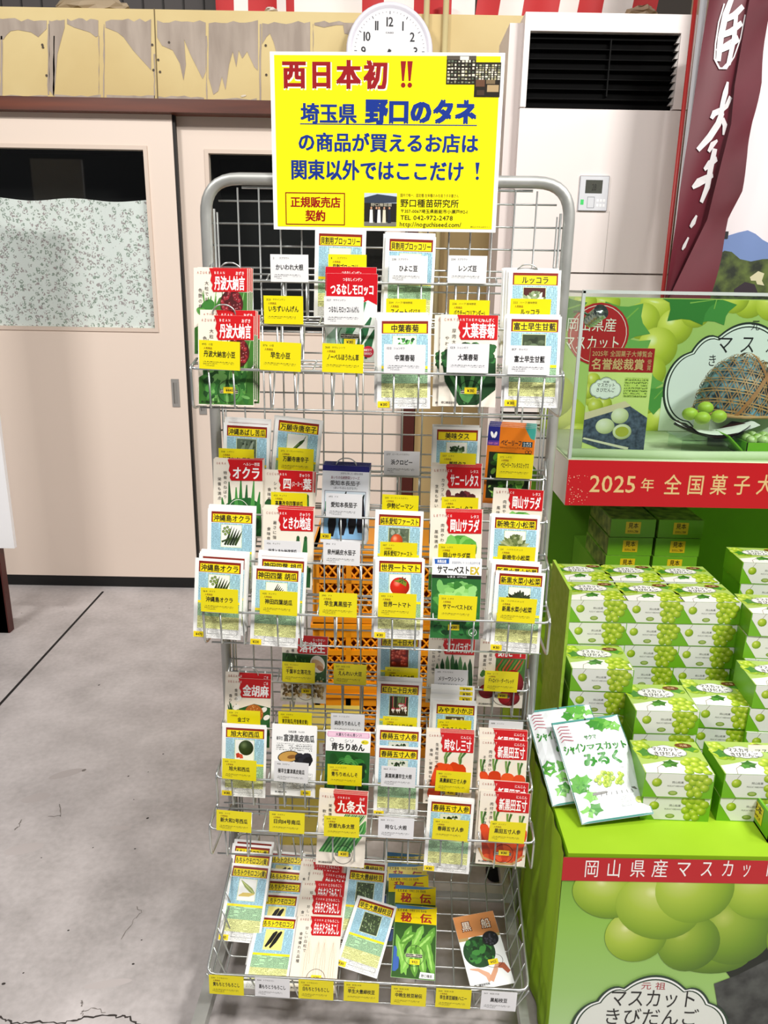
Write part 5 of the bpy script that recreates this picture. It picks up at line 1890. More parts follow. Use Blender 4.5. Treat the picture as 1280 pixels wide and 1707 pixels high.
def lying(key, items, lean0, rise, rest, labels, price=None):
    """a shingled pile in the basket. items: (px, py, turn) of the middle of each top edge, front first; the front packet lies on the next, and so on.
    Each is RISE degrees steeper than the one in front and passes 4 mm under its upper edge; REST is the height of the front one's lower edge"""
    me, W, H = packet_mesh(key)
    inv = RK.inverted()
    cam_r = inv @ CAM
    prev = None
    for i, (px, py, rot) in enumerate(items):
        a = math.radians(lean0 + rise * i)
        r = math.radians(rot)
        if prev is None:
            P = inv @ atz(px, py, rest + math.sin(a) * H * math.cos(r))
        else:
            n = Vector((0, -math.sin(a), math.cos(a)))
            d = (inv.to_3x3() @ ray(px, py))
            t = (n.dot(prev - cam_r) - .004) / n.dot(d)
            P = cam_r + d * t
        R = Matrix.Rotation(-(math.pi / 2 - a), 4, 'X') @ Matrix.Rotation(r, 4, 'Y')
        p = P - (R @ Vector((0, 0, 1))) * H
        put_packet(key, RK @ Matrix.Translation(p) @ R, labels % ORD[i] if '%s' in labels else labels, 'seed packets lying in the basket', price if i == 0 else None)
        prev = P


z0 = BZ + .004
lying('corn', ((418, 1441, 2), (421, 1421, 2), (421, 1408, 2), (424, 1401, 2)), 42, 4, z0 + .030, 'yellow-headed yellow-corn packet, %s of the overlapping stack at basket left', '¥310')
lying('blackcorn', ((463, 1527, 1), (466, 1489, 1), (473, 1466, 1), (475, 1449, 2), (477, 1420, 2)), 16, 5, z0 + .012, 'yellow-headed black-corn packet, %s of its overlapping stack in the low basket')
lying('whitecorn', ((534, 1528, 0), (536, 1493, 1), (540, 1469, 0), (553, 1453, 4), (537, 1438, 2), (540, 1430, 2), (541, 1423, 3)), 17, 4, z0 + .015, 'red-headed white-corn packet, %s of its overlapping stack in the low basket', '¥310')
lying('edamame', ((629, 1502, 14), (612, 1449, 3), (613, 1435, 3), (612, 1427, 3)), 20, 6, z0 + .020, 'yellow-headed green-soybean packet, %s of its stack in the basket, the front one tilted', '¥310')
lying('hiden', ((694, 1510, 2), (693, 1477, 1), (681, 1457, -1), (679, 1439, 0), (676, 1422, 1)), 18, 6, z0 + .016, 'yellow-topped soybean-pod packet, %s of its overlapping stack in the low basket', '¥425')
lying('kurofune', ((788, 1524, -13),), 17, 0, z0 + .016, 'single orange-topped black-soybean packet lying askew at basket right', '¥425')

for yl, name, cat, cx, yt, code in ((Y, '黄もちとうもろこし', 'トウモロコシ', 376, 1624, '530'), (Wt, '黒もちとうもろこし', 'トウモロコシ', 453, 1628, '534'),
                                    (Y, '白もちとうもろこし', 'トウモロコシ', 526, 1632, '526'), (Y, '早生大豊緑枝豆', '枝豆/大豆', 602, 1637, '508'),
                                    (Y, '中晩生枝豆秘伝', '枝豆/大豆', 681, 1645, '511'), (Y, '早生茶豆越後ハニー', '枝豆/大豆', 756, 1649, '510'), (Wt, '黒船枝豆', '枝豆/大豆', 832, 1653, '507')):
    d = FRD + .006
    u, z = rk(cx, yt, d)
    z = min(z, zf + .004)
    o = card_mesh(yl, name, code, cat).build('name_card', mx=RK @ Matrix.Translation((u, -d, z - .046)) @ Matrix.Rotation(math.radians(1), 4, 'Y'))
    tag(o, '%s card reading %s hung from the front rim of the low basket' % ('yellow' if yl else 'white', name), 'name card', 'name cards on the basket rim')


# ------------------------------------------------------------------ the big yellow sign on top of the rack
def sign():
    d = .018
    t = thing('shop_sign', 'large yellow sign with red and blue Japanese lettering fixed to the rack top', 'sign', RK)
    (ul, zl), (ur, zr) = rk(453, 234, d), rk(834, 238, d)
    zt, zbm = rk(645, 87, d)[1], rk(645, 385, d)[1]
    mb = MB()
    mb.box(ul, -d, zbm, ur, -d + .003, zt, C('fbfbf8', .3))
    part(mb.build('panel', t), 'white laminated board')
    c = CV(1000.0)

    def B(x0, y0, x1, y1):
        xm, ym = (x0 + x1) / 2, (y0 + y1) / 2
        return rk(x0, ym, d)[0], rk(xm, y1, d)[1], rk(x1, ym, d)[0], rk(xm, y0, d)[1]
    YEL = C('fbf116', .28)
    c.rect(ul + .007, zbm + .005, ur - .007, zt - .005, YEL, 1)
    RD, BLU = C('960c14', .4), C('0a2f8a', .4)
    b = B(470, 100, 647, 148)
    c.text('西日本初', b[0] + .001, b[1] - .0015, b[2] + .001, b[3] - .0015, C('f6efe0', .3), .075, 1.5, track=.12)
    c.text('西日本初', *b, RD, .045, 2, track=.12)
    for x in (672, 683):
        q = B(x - 4.5, 102, x + 4.5, 135)
        c.poly([(q[0], q[3]), (q[2], q[3]), ((q[0] + q[2]) / 2 + .0016, q[1]), ((q[0] + q[2]) / 2 - .0016, q[1])], RD, 2)
        q = B(x - 3.6, 138, x + 3.6, 146)
        c.ell((q[0] + q[2]) / 2, (q[1] + q[3]) / 2, .0038, .0038, RD, 2)
    c.text('埼玉県', *B(501, 172, 595, 206), BLU, .035, 2)
    c.text('野口のタネ', *B(609, 165, 795, 207), BLU, .06, 2)
    q = B(500, 207, 795, 208.6)
    c.rect(*q, BLU, 2)
    c.text('の商品が買えるお店は', *B(496, 222, 798, 254), BLU, .03, 2)
    c.text('関東以外ではここだけ', *B(484, 267, 774, 301), BLU, .03, 2)
    q = B(792, 271, 799, 290)
    c.poly([(q[0], q[3]), (q[2], q[3]), ((q[0] + q[2]) / 2 + .0012, q[1]), ((q[0] + q[2]) / 2 - .0012, q[1])], BLU, 2)
    q = B(795.5, 295, 797, 297)
    c.ell(q[0], q[1], .0028, .0028, BLU, 2)
    q = B(476, 321, 575, 375)
    c.frame(*q, .0016, C('8f1a16', .3), 2)
    c.text('正規販売店', *B(484, 328, 568, 346), C('9c1216', .3), .03, 2)
    c.text('契約', *B(509, 350, 543, 369), C('9c1216', .3), .03, 2)
    K = C('1c1a10', .4)
    c.text('国内で唯一、固定種 在来種のみを扱うタネ屋さん', *B(667, 323, 765, 329), C('6a5a18', .4), 0, 2)
    c.text('野口種苗研究所', *B(667, 332, 765, 346), K, .012, 2)
    c.text('〒357-0067埼玉県飯能市小瀬戸192-1', *B(667, 349, 779, 356), K, .01, 2)
    c.text('TEL 042-972-2478', *B(667, 359, 755, 367), K, .01, 2)
    c.text('http://noguchiseed.com/', *B(666, 370, 769, 378), K, .01, 2)
    c.text('野口のタネ公式サイト', *B(784, 377, 817, 380), C('5a5a10', .4), 0, 2)
    # photograph of the shop front
    q = B(607, 322, 661, 377)
    x0, y0, x1, y1 = q
    w, h = x1 - x0, y1 - y0
    c.rect(x0, y0, x1, y1, C('c9d6e6', .3), 2)
    c.poly([(x0, y0 + h * .68), (x1, y0 + h * .72), (x1, y0 + h * .9), (x0 + w * .4, y0 + h * .97), (x0, y0 + h * .86)], C('3c4452', .3), 2.4)
    c.rect(x0, y0 + h * .12, x1, y0 + h * .7, C('2a2724', .3), 2.5)
    c.rect(x0, y0, x1, y0 + h * .13, C('7c7a70', .3), 2.6)
    c.text('野口種苗園', x0 + w * .2, y0 + h * .6, x0 + w * .85, y0 + h * .7, C('cfc9b4', .3), 0, 2.8)
    for i, (a, cl) in enumerate(((.22, 'f2f2f0'), (.38, '1c1a22'), (.46, 'f2f2f0'), (.62, 'e2dcc4'), (.78, '2a2c34'))):
        c.poly([(x0 + w * (a - .055), y0 + h * .1), (x0 + w * (a + .055), y0 + h * .1), (x0 + w * (a + .04), y0 + h * .5), (x0 + w * (a - .04), y0 + h * .5)], C(cl, .3), 3 + i * .1)
        c.ell(x0 + w * a, y0 + h * .55, w * .03, h * .04, C('c99a7c', .3), 3 + i * .1, n=8)
    # two small photographs of shelves
    rg = random.Random(8)
    for (a, b, e, f), lo in ((B(744, 93, 793, 141), 0), (B(791, 104, 834, 162), 1)):
        w, h = e - a, f - b
        c.rect(a, b, e, f, C('2c2620', .3), 2 + lo * .9)
        for i in range(7):
            yy = b + h * (.05 + .12 * i if not lo else .5 + .065 * i)
            for j in range(8):
                xx = a + w * (.04 + .12 * j)
                c.rect(xx, yy, xx + w * rg.uniform(.05, .1), yy + h * rg.uniform(.04, .085 if not lo else .05), C(rg.choice(('d6d2c0', '8a8a70', 'b8b48c', '5f6a58', 'e6e2cc')), .3), 2.4 + lo * .9)
        if lo:
            for a1, b1, a2, b2, cl in ((.05, .3, .4, .5, '6a4a38'), (.5, .15, .95, .35, 'b49a72'), (.1, .05, .4, .2, '4a3a30'), (.45, .38, .8, .5, '7c6a50')):
                c.rect(a + w * a1, b + h * b1, a + w * a2, b + h * b2, C(cl, .3), 3.5)
        else:
            c.rect(a, b + h * .86, e, f, C('5a5248', .3), 2.6)
            c.rect(a + w * .45, b + h * .85, a + w * .75, b + h * .98, C('e4e0d6', .3), 2.7)
    mb = MB()
    c.emit(mb, lambda x, y, k: (x, -d - .00025 * k, y))
    part(mb.build('print', t), 'yellow printed sheet with lettering and small photographs')


sign()
# ------------------------------------------------------------------ the green sales table on the right
TZ = .471
TY, TX = 1.153, .343
TXR = 1.75
LIME = noisy('lime_cloth', '8fb80e', '9cc41a', 5, .7, lo=.3, hi=.7)
GREEN = noisy('leaf_green_cloth', '5c9016', '6a9e1c', 4, .75, lo=.3, hi=.7)
t = thing('sales_table', 'low display table draped in lime green cloth with printed grape banner', 'table')
b = MB()
b.box(TX, TY, TZ - .02, TXR, 1.77, TZ, LIME)
b.box(.405, 1.77, TZ - .02, TXR, 2.3, TZ, LIME)
b.box(.405, 1.77, .0, .415, 2.3, TZ - .02, LIME)
part(b.build('cloth_top', t), 'lime green cloth top')


def side_drape(u, v):
    y = TY + (1.77 - TY) * u
    out = (1 - v) ** 1.3
    return (TX - .007 - .003 * out * (1 + .7 * math.sin(u * 31)) - .002 * math.sin(u * 57 + 1), y - .027 * (1 - v) * (1 - u) ** 6, .01 + (TZ - .01) * v)


b = MB()
b.sheet(lambda u, v: side_drape(1 - u, v), 90, 8, LIME)
part(b.build('side_drape', t, True), 'lime green side drape with soft folds')
b = MB()
b.box(TX + .03, TY + .03, .0, TX + .07, TY + .07, TZ - .02, STEEL)
b.build('leg', t)
b = MB()
b.box(TXR - .07, TY + .03, .0, TXR - .03, TY + .07, TZ - .02, STEEL)
b.build('leg', t)

# front banner: printed sheet hanging from the table edge, foot kicked out a little
gm = None


def ramp_print(name, stops, axis=1):
    if name in MATS:
        return MATS[name]
    m, n, l, bb = bsdf(name)
    uv = n.new('ShaderNodeUVMap')
    sp = n.new('ShaderNodeSeparateXYZ')
    l.new(uv.outputs[0], sp.inputs[0])
    cr = n.new('ShaderNodeValToRGB')
    e = cr.color_ramp.elements
    for i, (p, cc) in enumerate(stops):
        q = e[i] if i < 2 else e.new(p)
        q.position, q.color = p, lin(cc)
    l.new(sp.outputs[axis], cr.inputs[0])
    l.new(cr.outputs[0], bb.inputs['Base Color'])
    bb.inputs['Roughness'].default_value = .5
    MATS[name] = m
    return m


b = MB()
bx0 = TX - .008
b.sheet(lambda u, v: (bx0 - .004 * (1 - v) + (TXR - bx0) * u, TY - .004 - .022 * (1 - v), .02 + (TZ - .024) * v), 12, 8, ramp_print('banner_ground_print', ((0., 'b9d6a0'), (.35, '9cc66e'), (.7, '8fbf4a'), (1., '6f9e2a'))))
bn = b.build('front_banner', t)
part(bn, 'printed banner with big green grapes and red title strip')


def bxz(px, py):
    """point of the banner plane (slightly kicked out) under a photo pixel"""
    y = TY - .006
    for _ in range(3):
        p = at(px, py, y)
        y = TY - .005 - .022 * (1 - (p.z - .02) / (TZ - .024))
    return p.x, p.z


c = CV(1.0)
GP = disc_print('big_grape_print', ((0., 'dfe6a0'), (.12, 'c3d26a'), (.4, 'a8c23a'), (.75, '86a81e'), (1., '5f8410')))
GP2 = disc_print('shaded_grape_print', ((0., 'b4c45a'), (.2, '94b030'), (.6, '6f9416'), (1., '44680a')))
c.poly([bxz(1190, 1640), bxz(1230, 1625), bxz(1280, 1600), bxz(1420, 1590), bxz(1420, 1760), bxz(1215, 1760), bxz(1200, 1700)], noisy('slate_print', '2a2c2a', '4d504c', 30, .5), .6)
c.poly([bxz(1195, 1600), bxz(1250, 1570), bxz(1300, 1560), bxz(1420, 1540), bxz(1420, 1620), bxz(1280, 1622), bxz(1225, 1640)], C('10180c', .5), .5)
for i, (px, py, rx, ry, rot, m) in enumerate(((1180, 1585, 75, 38, -.1, GP2), (1225, 1550, 66, 60, .1, GP2), (1148, 1572, 52, 48, 0, GP2), (1060, 1560, 52, 44, .2, GP), (1010, 1490, 58, 40, -.4, GP), (1270, 1480, 62, 54, 0, GP), (1340, 1560, 62, 60, 0, GP2),
                                              (1098, 1512, 74, 54, -.35, GP), (1158, 1482, 66, 58, .2, GP))):
    p, q = bxz(px, py), bxz(px + rx, py)
    r = q[0] - p[0]
    top = bxz(px, py - ry)[1] - p[1]
    c.ell(p[0], p[1], r, top, m, 1 + i * .15, rot, 32, True)
RB = C('b9121a', .35)
tp, bt = bxz(1100, 1424)[1], bxz(1100, 1470)[1]
c.rect(bx0 - .002, bt, TXR, TZ - .003, RB, 4)
x = 972
for ch, px, w in (('岡', 986, 29), ('山', 1023, 29), ('県', 1063, 30), ('産', 1100, 32), ('マ', 1139, 30), ('ス', 1178, 27), ('カ', 1213, 27), ('ッ', 1244, 22), ('ト', 1282, 26)):
    p, q = bxz(px - w / 2, 1462), bxz(px + w / 2, 1432)
    c.text(ch, p[0], p[1], q[0], q[1], C('f6f2ee', .4), .0, 5)


def cloud(c, cx, cz, w, h, layer, edge, fill, t=.004, zmin=-9):
    """scalloped label: a tall middle lobe with a shoulder and a long lobe at either side"""
    lobes = ((0, 0, .58, 1.0), (.46, -.06, .32, .84), (-.46, -.06, .32, .84), (.66, -.12, .34, .62), (-.66, -.12, .34, .62))
    for k, (m, g) in enumerate(((edge, 0), (C('f2f4f2', .4), -t), (edge, -t * 1.8), (fill, -t * 2.4))):
        W, H = w + g, h + g
        pts = []
        for i in range(120):
            a = 2 * math.pi * i / 120
            dx, dz = math.cos(a), math.sin(a)
            best = 0
            for lx, lz, rx, rz in lobes:
                # furthest crossing of the ray with this lobe, in label units
                A = (dx / rx) ** 2 + (dz / rz) ** 2
                B = -2 * (dx * lx / rx ** 2 + dz * lz / rz ** 2)
                Cc = (lx / rx) ** 2 + (lz / rz) ** 2 - 1
                D = B * B - 4 * A * Cc
                if D > 0:
                    best = max(best, (-B + math.sqrt(D)) / (2 * A))
            pts.append((cx + dx * best * W, cz + dz * best * H))
        c.poly([q for q in pts if q[1] > zmin + .001 * k], m, layer + k * .3)


p, q = bxz(1083, 1712), bxz(1217, 1712)
cloud(c, p[0], p[1], q[0] - p[0], bxz(1083, 1624)[1] - p[1], 6, C('1d3a24', .4), C('dfe3da', .4), .005, .024)
p, q = bxz(1067, 1648), bxz(1110, 1636)
c.text('元 祖', p[0], p[1], q[0], q[1], C('a8303a', .4), .0, 8)
p, q = bxz(1014, 1677), bxz(1164, 1648)
c.text('マスカット', p[0], p[1], q[0], q[1], INK, .0, 8)
p, q = bxz(1003, 1707), bxz(1166, 1680)
c.text('きびだんご', p[0], p[1], q[0], q[1], INK, .0, 8)
b = MB()
c.emit(b, lambda x, z, k: (x, TY - .004 - .022 * (1 - (z - .02) / (TZ - .024)) - .0006 - .0003 * k, min(max(z, .022), TZ - .004)))
part(b.build('print', bn), 'grape photograph and Japanese title')

# tall back board and the side board of the table
b = MB()
b.box(.42, 2.18, TZ + .0005, TXR, 2.2, 1.0, GREEN)
tag(b.build('back_board'), 'leaf green board standing behind the stacked sweets boxes', 'board')
b = MB()
y0, y1 = 1.46, 1.61
ztb = at(949, 983, y0).z
xb0 = at(949, 983, y0).x
b.add([(xb0, y0, TZ), (xb0, y0, ztb), (xb0 - .004, y1, ztb + .01), (xb0 - .004, y1, TZ), (xb0 + .006, y0, TZ), (xb0 + .006, y0, ztb), (xb0 + .002, y1, ztb + .01), (xb0 + .002, y1, TZ)],
      [(0, 1, 2, 3), (7, 6, 5, 4), (0, 4, 5, 1), (1, 5, 6, 2), (2, 6, 7, 3)], noisy('flecked_green_board', '8fb82a', 'a8c850', 60, .6, lo=.35, hi=.8))
tag(b.build('side_board'), 'flecked green board standing at the left of the sweets boxes', 'board')

# ------------------------------------------------------------------ sweets boxes
BW, BD, BH = .130, .108, .0525
BGREEN = C('6fae1e', .35)
BWHITE = C('e3e3de', .4)


def grape(c, x, y, r, layer):
    c.ell(x, y, r, r, disc_print('box_grape_print', ((0., 'e2ea9a'), (.2, 'b9cc3c'), (.6, '8fae1c'), (1., '5f8410'))), layer, 0, 12, True)


def leaf(c, x, y, s, layer, rot=0.0, col='3c7a1e'):
    pts = []
    for i in range(15):
        a = 2 * math.pi * i / 15
        r = s * (1 + .28 * math.cos(5 * a))
        pts.append((x + r * math.cos(a + rot), y + r * .8 * math.sin(a + rot)))
    c.poly(pts, P_(col), layer)
    c.line([(x, y), (x + s * math.cos(rot), y + s * .8 * math.sin(rot))], s * .06, P_('7fae4a'), layer + .2)


def box_mesh():
    mb = MB()
    w, d, h = BW * 1000, BD * 1000, BH * 1000
    mb.box(-BW / 2, 0, 0, BW / 2, BD, BH, BGREEN)
    # front: white panel with cut corners
    f = CV(1.0)
    f.poly([(2, h), (w - 2, h), (w - 2, h * .74), (w - 27, 2), (27, 2), (2, h * .74)], BWHITE, 0)
    grape(f, 24, h * .62, 9.5, 1)
    f.line([(24, h * .8), (30, h * 1.0)], .8, P_('6a5a2a'), 1)
    f.text('岡山銘菓', 52, h * .60, 74, h * .70, C('4a4a46', .5), .0, 1)
    f.text('MUSCAT KIBIDANGO', 44, h * .46, 78, h * .53, C('6a6a66', .5), .0, 1)
    f.ell(56, h * .2, 9, 5, P_('7d9a3a'), 1)
    f.ell(56, h * .21, 6, 3, P_('a8b86a'), 1.3)
    for a, b_, r in ((82, .86, 9), (95, .96, 9), (108, .9, 10), (118, .72, 9), (92, .68, 9.5), (106, .62, 10), (84, .46, 8.5), (100, .36, 9.5), (114, .44, 9), (90, .2, 9), (104, .16, 8)):
        grape(f, a, min(h - r * .6, h * b_), r, 1 + a * .004)
    f.emit(mb, lambda x, y, k: (x / 1000 - BW / 2, -.0003 - .00012 * k, max(.0005, min(y, h) / 1000)))
    g = CV(1.0)
    g.rect(0, 0, w, d, P_('a3bd5c'), 0, 2, 2)
    rg = random.Random(9)
    for i in range(16):
        grape(g, rg.uniform(6, 34), rg.uniform(d * .45, d - 6), 9, .2 + i * .03)
    for i in range(6):
        grape(g, rg.uniform(90, 122), rg.uniform(d * .72, d - 6), 9, .2 + i * .03)
    g.poly([(2, 0), (w - 2, 0), (w - 2, 36), (60, 44), (18, 30), (2, 26)], BWHITE, 1)
    leaf(g, 20, 66, 15, 1, .4, '3f7d22')
    leaf(g, 110, 84, 13, 1, 2.4, '4a8a2a')
    leaf(g, 58, 32, 13, 1.5, .2, '2f6a1a')
    leaf(g, 48, 26, 9, 1.6, 1.8, '4c8c30')
    g.line([(24, 0), (28, 18), (48, 34)], .9, P_('6a5a2a'), 2)
    for i, (a, b_, r) in enumerate(((96, 44, 10), (110, 46, 10), (120, 34, 9), (86, 34, 10), (104, 30, 10), (90, 18, 10), (114, 18, 10), (102, 12, 10), (84, 6, 9), (118, 6, 9))):
        grape(g, a, b_, r, 2 + i * .1)
    cloud(g, 62, 72, 38, 21, 4, P_('4a5a44'), BWHITE, .9)
    g.text('マスカット', 34, 71, 88, 86, INK, .022, 6)
    g.text('きびだんご', 34, 56, 90, 70, INK, .022, 6)
    g.ell(101, 93, 17, 8, P_('6a3a1c'), 6)
    g.text('元祖', 93, 89, 109, 97, C('e0c49a', .5), .0, 7)
    g.emit(mb, lambda x, y, k: (x / 1000 - BW / 2, max(.0003, min(BD - .0003, y / 1000)), BH + .0003 + .00012 * k))
    return mb.data('sweets_box')


BM = box_mesh()
brg = random.Random(6)


def stack(cx, Y, n, where, z0=TZ, yaw=0.0, pyf=1000, x=None, h=BH, skip=0):
    if x is None:
        x = at(cx, pyf, Y).x
    for i in range(skip, n):
        o = bpy.data.objects.new('sweets_box', BM)
        COL.objects.link(o)
        o.matrix_basis = Matrix.Translation((x + brg.uniform(-.002, .002), Y + brg.uniform(-.002, .002), z0 + i * (h + .0012))) @ Matrix.Rotation(math.radians(yaw + brg.uniform(-.8, .8)), 4, 'Z')
        k = n - 1 - i
        tag(o, 'grape-printed sweets box, %s of %s' % (('topmost', 'second from top', 'third from top', 'fourth from top', 'fifth from top', 'sixth from top', 'seventh from top')[k], where), 'box', 'grape sweets boxes stacked on the green table')


stack(1134, 1.245, 2, 'the front stack beside the snack bags', pyf=1289, yaw=-2)
stack(1266, 1.245, 2, 'the front stack beside the sample tray', pyf=1289, yaw=-2)
stack(1111, 1.375, 3, 'the short stack behind the front middle stack', pyf=1196, yaw=-1)
stack(1213, 1.40, 3, 'the turned stack right of the middle', pyf=1169, yaw=-3)
stack(1005, 1.445, 4, 'the left stack behind the snack bags', pyf=1117, yaw=-2)
XS = [at(px, 1009, 1.56).x for px in (999, 1091, 1185)]
for x, nm in zip(XS, ('left', 'middle', 'right')):
    stack(0, 1.56, 6, 'the %s tall stack of the middle row' % nm, x=x + .001)
    stack(0, 1.675, 6, 'the %s tall stack of the rear row' % nm, x=x + .001, skip=4, z0=TZ) if False else stack(0, 1.675, 6, 'the %s tall stack of the rear row' % nm, x=x + .001)
XR = at(1290, 940, 1.66).x
stack(0, 1.665, 7, 'the high stack under the red fascia at right', x=XR, yaw=-4)
stack(0, 1.50, 6, 'the right stack in front of the high stack', x=at(1303, 1030, 1.5).x, yaw=-4)
stack(0, 1.385, 4, 'the far right stack above the sample tray', x=at(1318, 1160, 1.37).x, yaw=-4)

# plinth under the rear sample boxes
b = MB()
zs = at(1050, 956, 1.86).z
b.box(at(1004, 955, 1.86).x, 1.80, TZ + .0005, XS[2] + .08, 2.17, zs, GREEN)
tag(b.build('plinth'), 'green covered plinth under the plain sample boxes at the back', 'plinth')


def sample_box(px0, px1, py0, py1, Y, lab, i):
    q0, q1 = at(px0, py1, Y), at(px1, py0, Y)
    w, h = .118, (q1.z - q0.z) * .97
    o = MB()
    o.box(-w / 2, 0, 0, w / 2, .20, h, C('679f22', .4))
    o.box(-w / 2 - .0006, .004, h * .04, -w / 2, .196, h * .96, noisy('leafy_side_print', '3c5a1a', '8aa04a', 40, .5))
    c = CV(1000.0)
    c.rect(-.019, h * .2, .019, h * .86, C('dcb81c', .4), 1)
    c.text('見本', -.013, h * .5, .013, h * .82, INK, .01, 2)
    c.text('MUSCAT', -.008, h * .42, .008, h * .48, C('4a4416', .5), .0, 2)
    c.text('きびだんご見本', -.014, h * .26, .014, h * .37, INK, .01, 2)
    c.emit(o, lambda x, z, k: (x, -.0004 * k, z))
    o = o.build('sample_box', mx=Matrix.Translation((q0.x + w / 2, Y, q0.z)))
    tag(o, lab, 'box', 'plain green sample boxes')
    return h


zz = zs
for r in range(3):
    for cI in range(2):
        Y = 1.86
        x = at(1049 + 79 * cI, 925, Y).x
        h = .0475
        o = MB()
        w = .113
        o.box(-w / 2, 0, 0, w / 2, .20, h, C('679f22', .4))
        o.box(-w / 2 - .0006, .004, h * .04, -w / 2, .196, h * .96, noisy('leafy_side_print', '3c5a1a', '8aa04a', 40, .5))
        o.box(-w / 2 + .002, .002, h, w / 2 - .002, .198, h + .0006, noisy('leafy_side_print', '3c5a1a', '8aa04a', 40, .5))
        c = CV(1000.0)
        c.rect(-.019, h * .2, .019, h * .86, C('dcb81c', .4), 1)
        c.text('見本', -.013, h * .5, .013, h * .82, INK, .01, 2)
        c.text('きびだんご見本', -.014, h * .26, .014, h * .40, INK, .01, 2)
        c.emit(o, lambda x_, z_, k: (x_, -.0004 * k, z_))
        ob = o.build('sample_box', mx=Matrix.Translation((x + .003 * (r - 1), Y + .002 * r, zz + r * (h + .0012))))
        tag(ob, 'plain green sample box with yellow label, %s row, %s column under the shelf' % (('bottom', 'middle', 'top')[r], ('left', 'right')[cI]), 'box', 'plain green sample boxes')

# ------------------------------------------------------------------ snack bags leaning on the boxes
LG = C('2a861c', .35)


def bag(name_lab, cx, cyb, pyt, W, H, lean, rot, seed, yoff=0.0):
    c = CV(1.0)
    w, h = W * 1000, H * 1000
    c.rect(0, 0, w, h, C('e4e8ea', .24), 0, 5, 7)
    c.rect(0, 0, 2, h, C('3f7f74', .3), 1.2, 1, 5)
    c.rect(w - 2, 0, w, h, C('3f7f74', .3), 1.2, 1, 5)
    c.rect(0, h - 5, w, h, C('4f9a90', .3), 1, 5, 1)
    c.rect(0, 0, w, 3.5, C('4f9088', .3), 1, 5, 1)
    rg_ = random.Random(seed)
    for i in range(7):
        leaf(c, w * rg_.uniform(.58, .94), h * rg_.uniform(.80, .95), 12, 1 + i * .1, rg_.uniform(0, 6), ('5aa83a', '7cc254', '3f8f2c')[i % 3])
    for i in range(7):
        leaf(c, w * rg_.uniform(.06, .26), h * rg_.uniform(.08, .40), 12, 1 + i * .1, rg_.uniform(0, 6), ('5aa83a', '7cc254', '3f8f2c')[i % 3])
    for i in range(5):
        c.line([(w * .06, h * (.78 + .035 * i)), (w * .1, h * (.8 + .035 * i)), (w * .22, h * (.77 + .04 * i))], 1.5, C('b0455a', .4), 1)
    c.text('サクマ', w * .38, h * .76, w * .56, h * .81, LG, .02, 3)
    c.text('シャイン', w * .05, h * .64, w * .36, h * .74, LG, .045, 3)
    c.text('マスカット', w * .37, h * .635, w * .97, h * .72, LG, .035, 3)
    c.text('みるく', w * .26, h * .49, w * .84, h * .63, LG, .05, 3)
    c.line([(w * .3, h * .47), (w * .8, h * .45)], .5, C('9aa09a', .5), 3)
    for i in range(46):
        a, q = rg_.uniform(0, 6.28), math.sqrt(rg_.random())
        grape(c, w * (.55 + .2 * q * math.cos(a)), h * (.36 + .07 * q * math.sin(a)), 4.2, 3 + i * .03)
    for i in range(8):
        c.line([(w * (.3 + .07 * i), h * .24), (w * (.28 + .075 * i), h * .21)], 1.2, C('5a5a58', .4), 3)
    c.poly([(w * .26, h * .25), (w * .85, h * .26), (w * .88, h * .235), (w * .24, h * .225)], C('6f6f6a', .4), 2.8)
    c.ell(w * .86, h * .14, 8, 6, P_('c8d86a'), 3)
    c.ell(w * .5, h - 2.5, 2.2, 2.2, C('2a2a2a', .5), 2)
    c.rect(w * .6, h * .1, w * .74, h * .19, FP('eef1f2', '6a8a6a', 2.4, False, .5), 2)

    def bul(x, y):
        u, v = 2 * x / w - 1, 2 * y / h - 1
        return 11 * max(0, 1 - u ** 4) * max(0, 1 - v ** 4) + .9 * math.sin(x * .23 + seed) * math.sin(y * .11) * max(0, 1 - v ** 4) + .6
    mb = MB()
    n = 10
    for sgn in (-1, 1):
        vs = [(i / n * W - W / 2, sgn * max(.2, bul(i / n * w, j / n * h)) / 1000, j / n * H) for j in range(n + 1) for i in range(n + 1)]
        fs = [(j * (n + 1) + i, j * (n + 1) + i + 1, (j + 1) * (n + 1) + i + 1, (j + 1) * (n + 1) + i) for j in range(n) for i in range(n)]
        mb.add(vs, fs if sgn < 0 else [f[::-1] for f in fs], C('dfe4e6', .2))
    c.emit(mb, lambda x, y, k: (min(max(x, .4), w - .4) / 1000 - W / 2, -(max(.2, bul(x, y)) + .55 + .16 * k) / 1000, min(max(y, .4), h - .4) / 1000))
    p = atz(cx, cyb, TZ + .016)
    mx = Matrix.Translation(p + Vector((0, yoff, 0))) @ Matrix.Rotation(math.radians(-(90 - lean)), 4, 'X') @ Matrix.Rotation(math.radians(rot), 4, 'Y')
    o = mb.build('snack_bag', mx=mx)
    tag(o, name_lab, 'snack bag', 'white and green milk candy bags')


bag('white bag with green grape lettering, the upper one leaning over its twin', 1030, 1366, 1222, .142, .205, 33, -9, 3)
bag('white bag with green grape lettering, half hidden under its twin at left', 992, 1372, 1245, .140, .20, 33, -9, 5, .062)

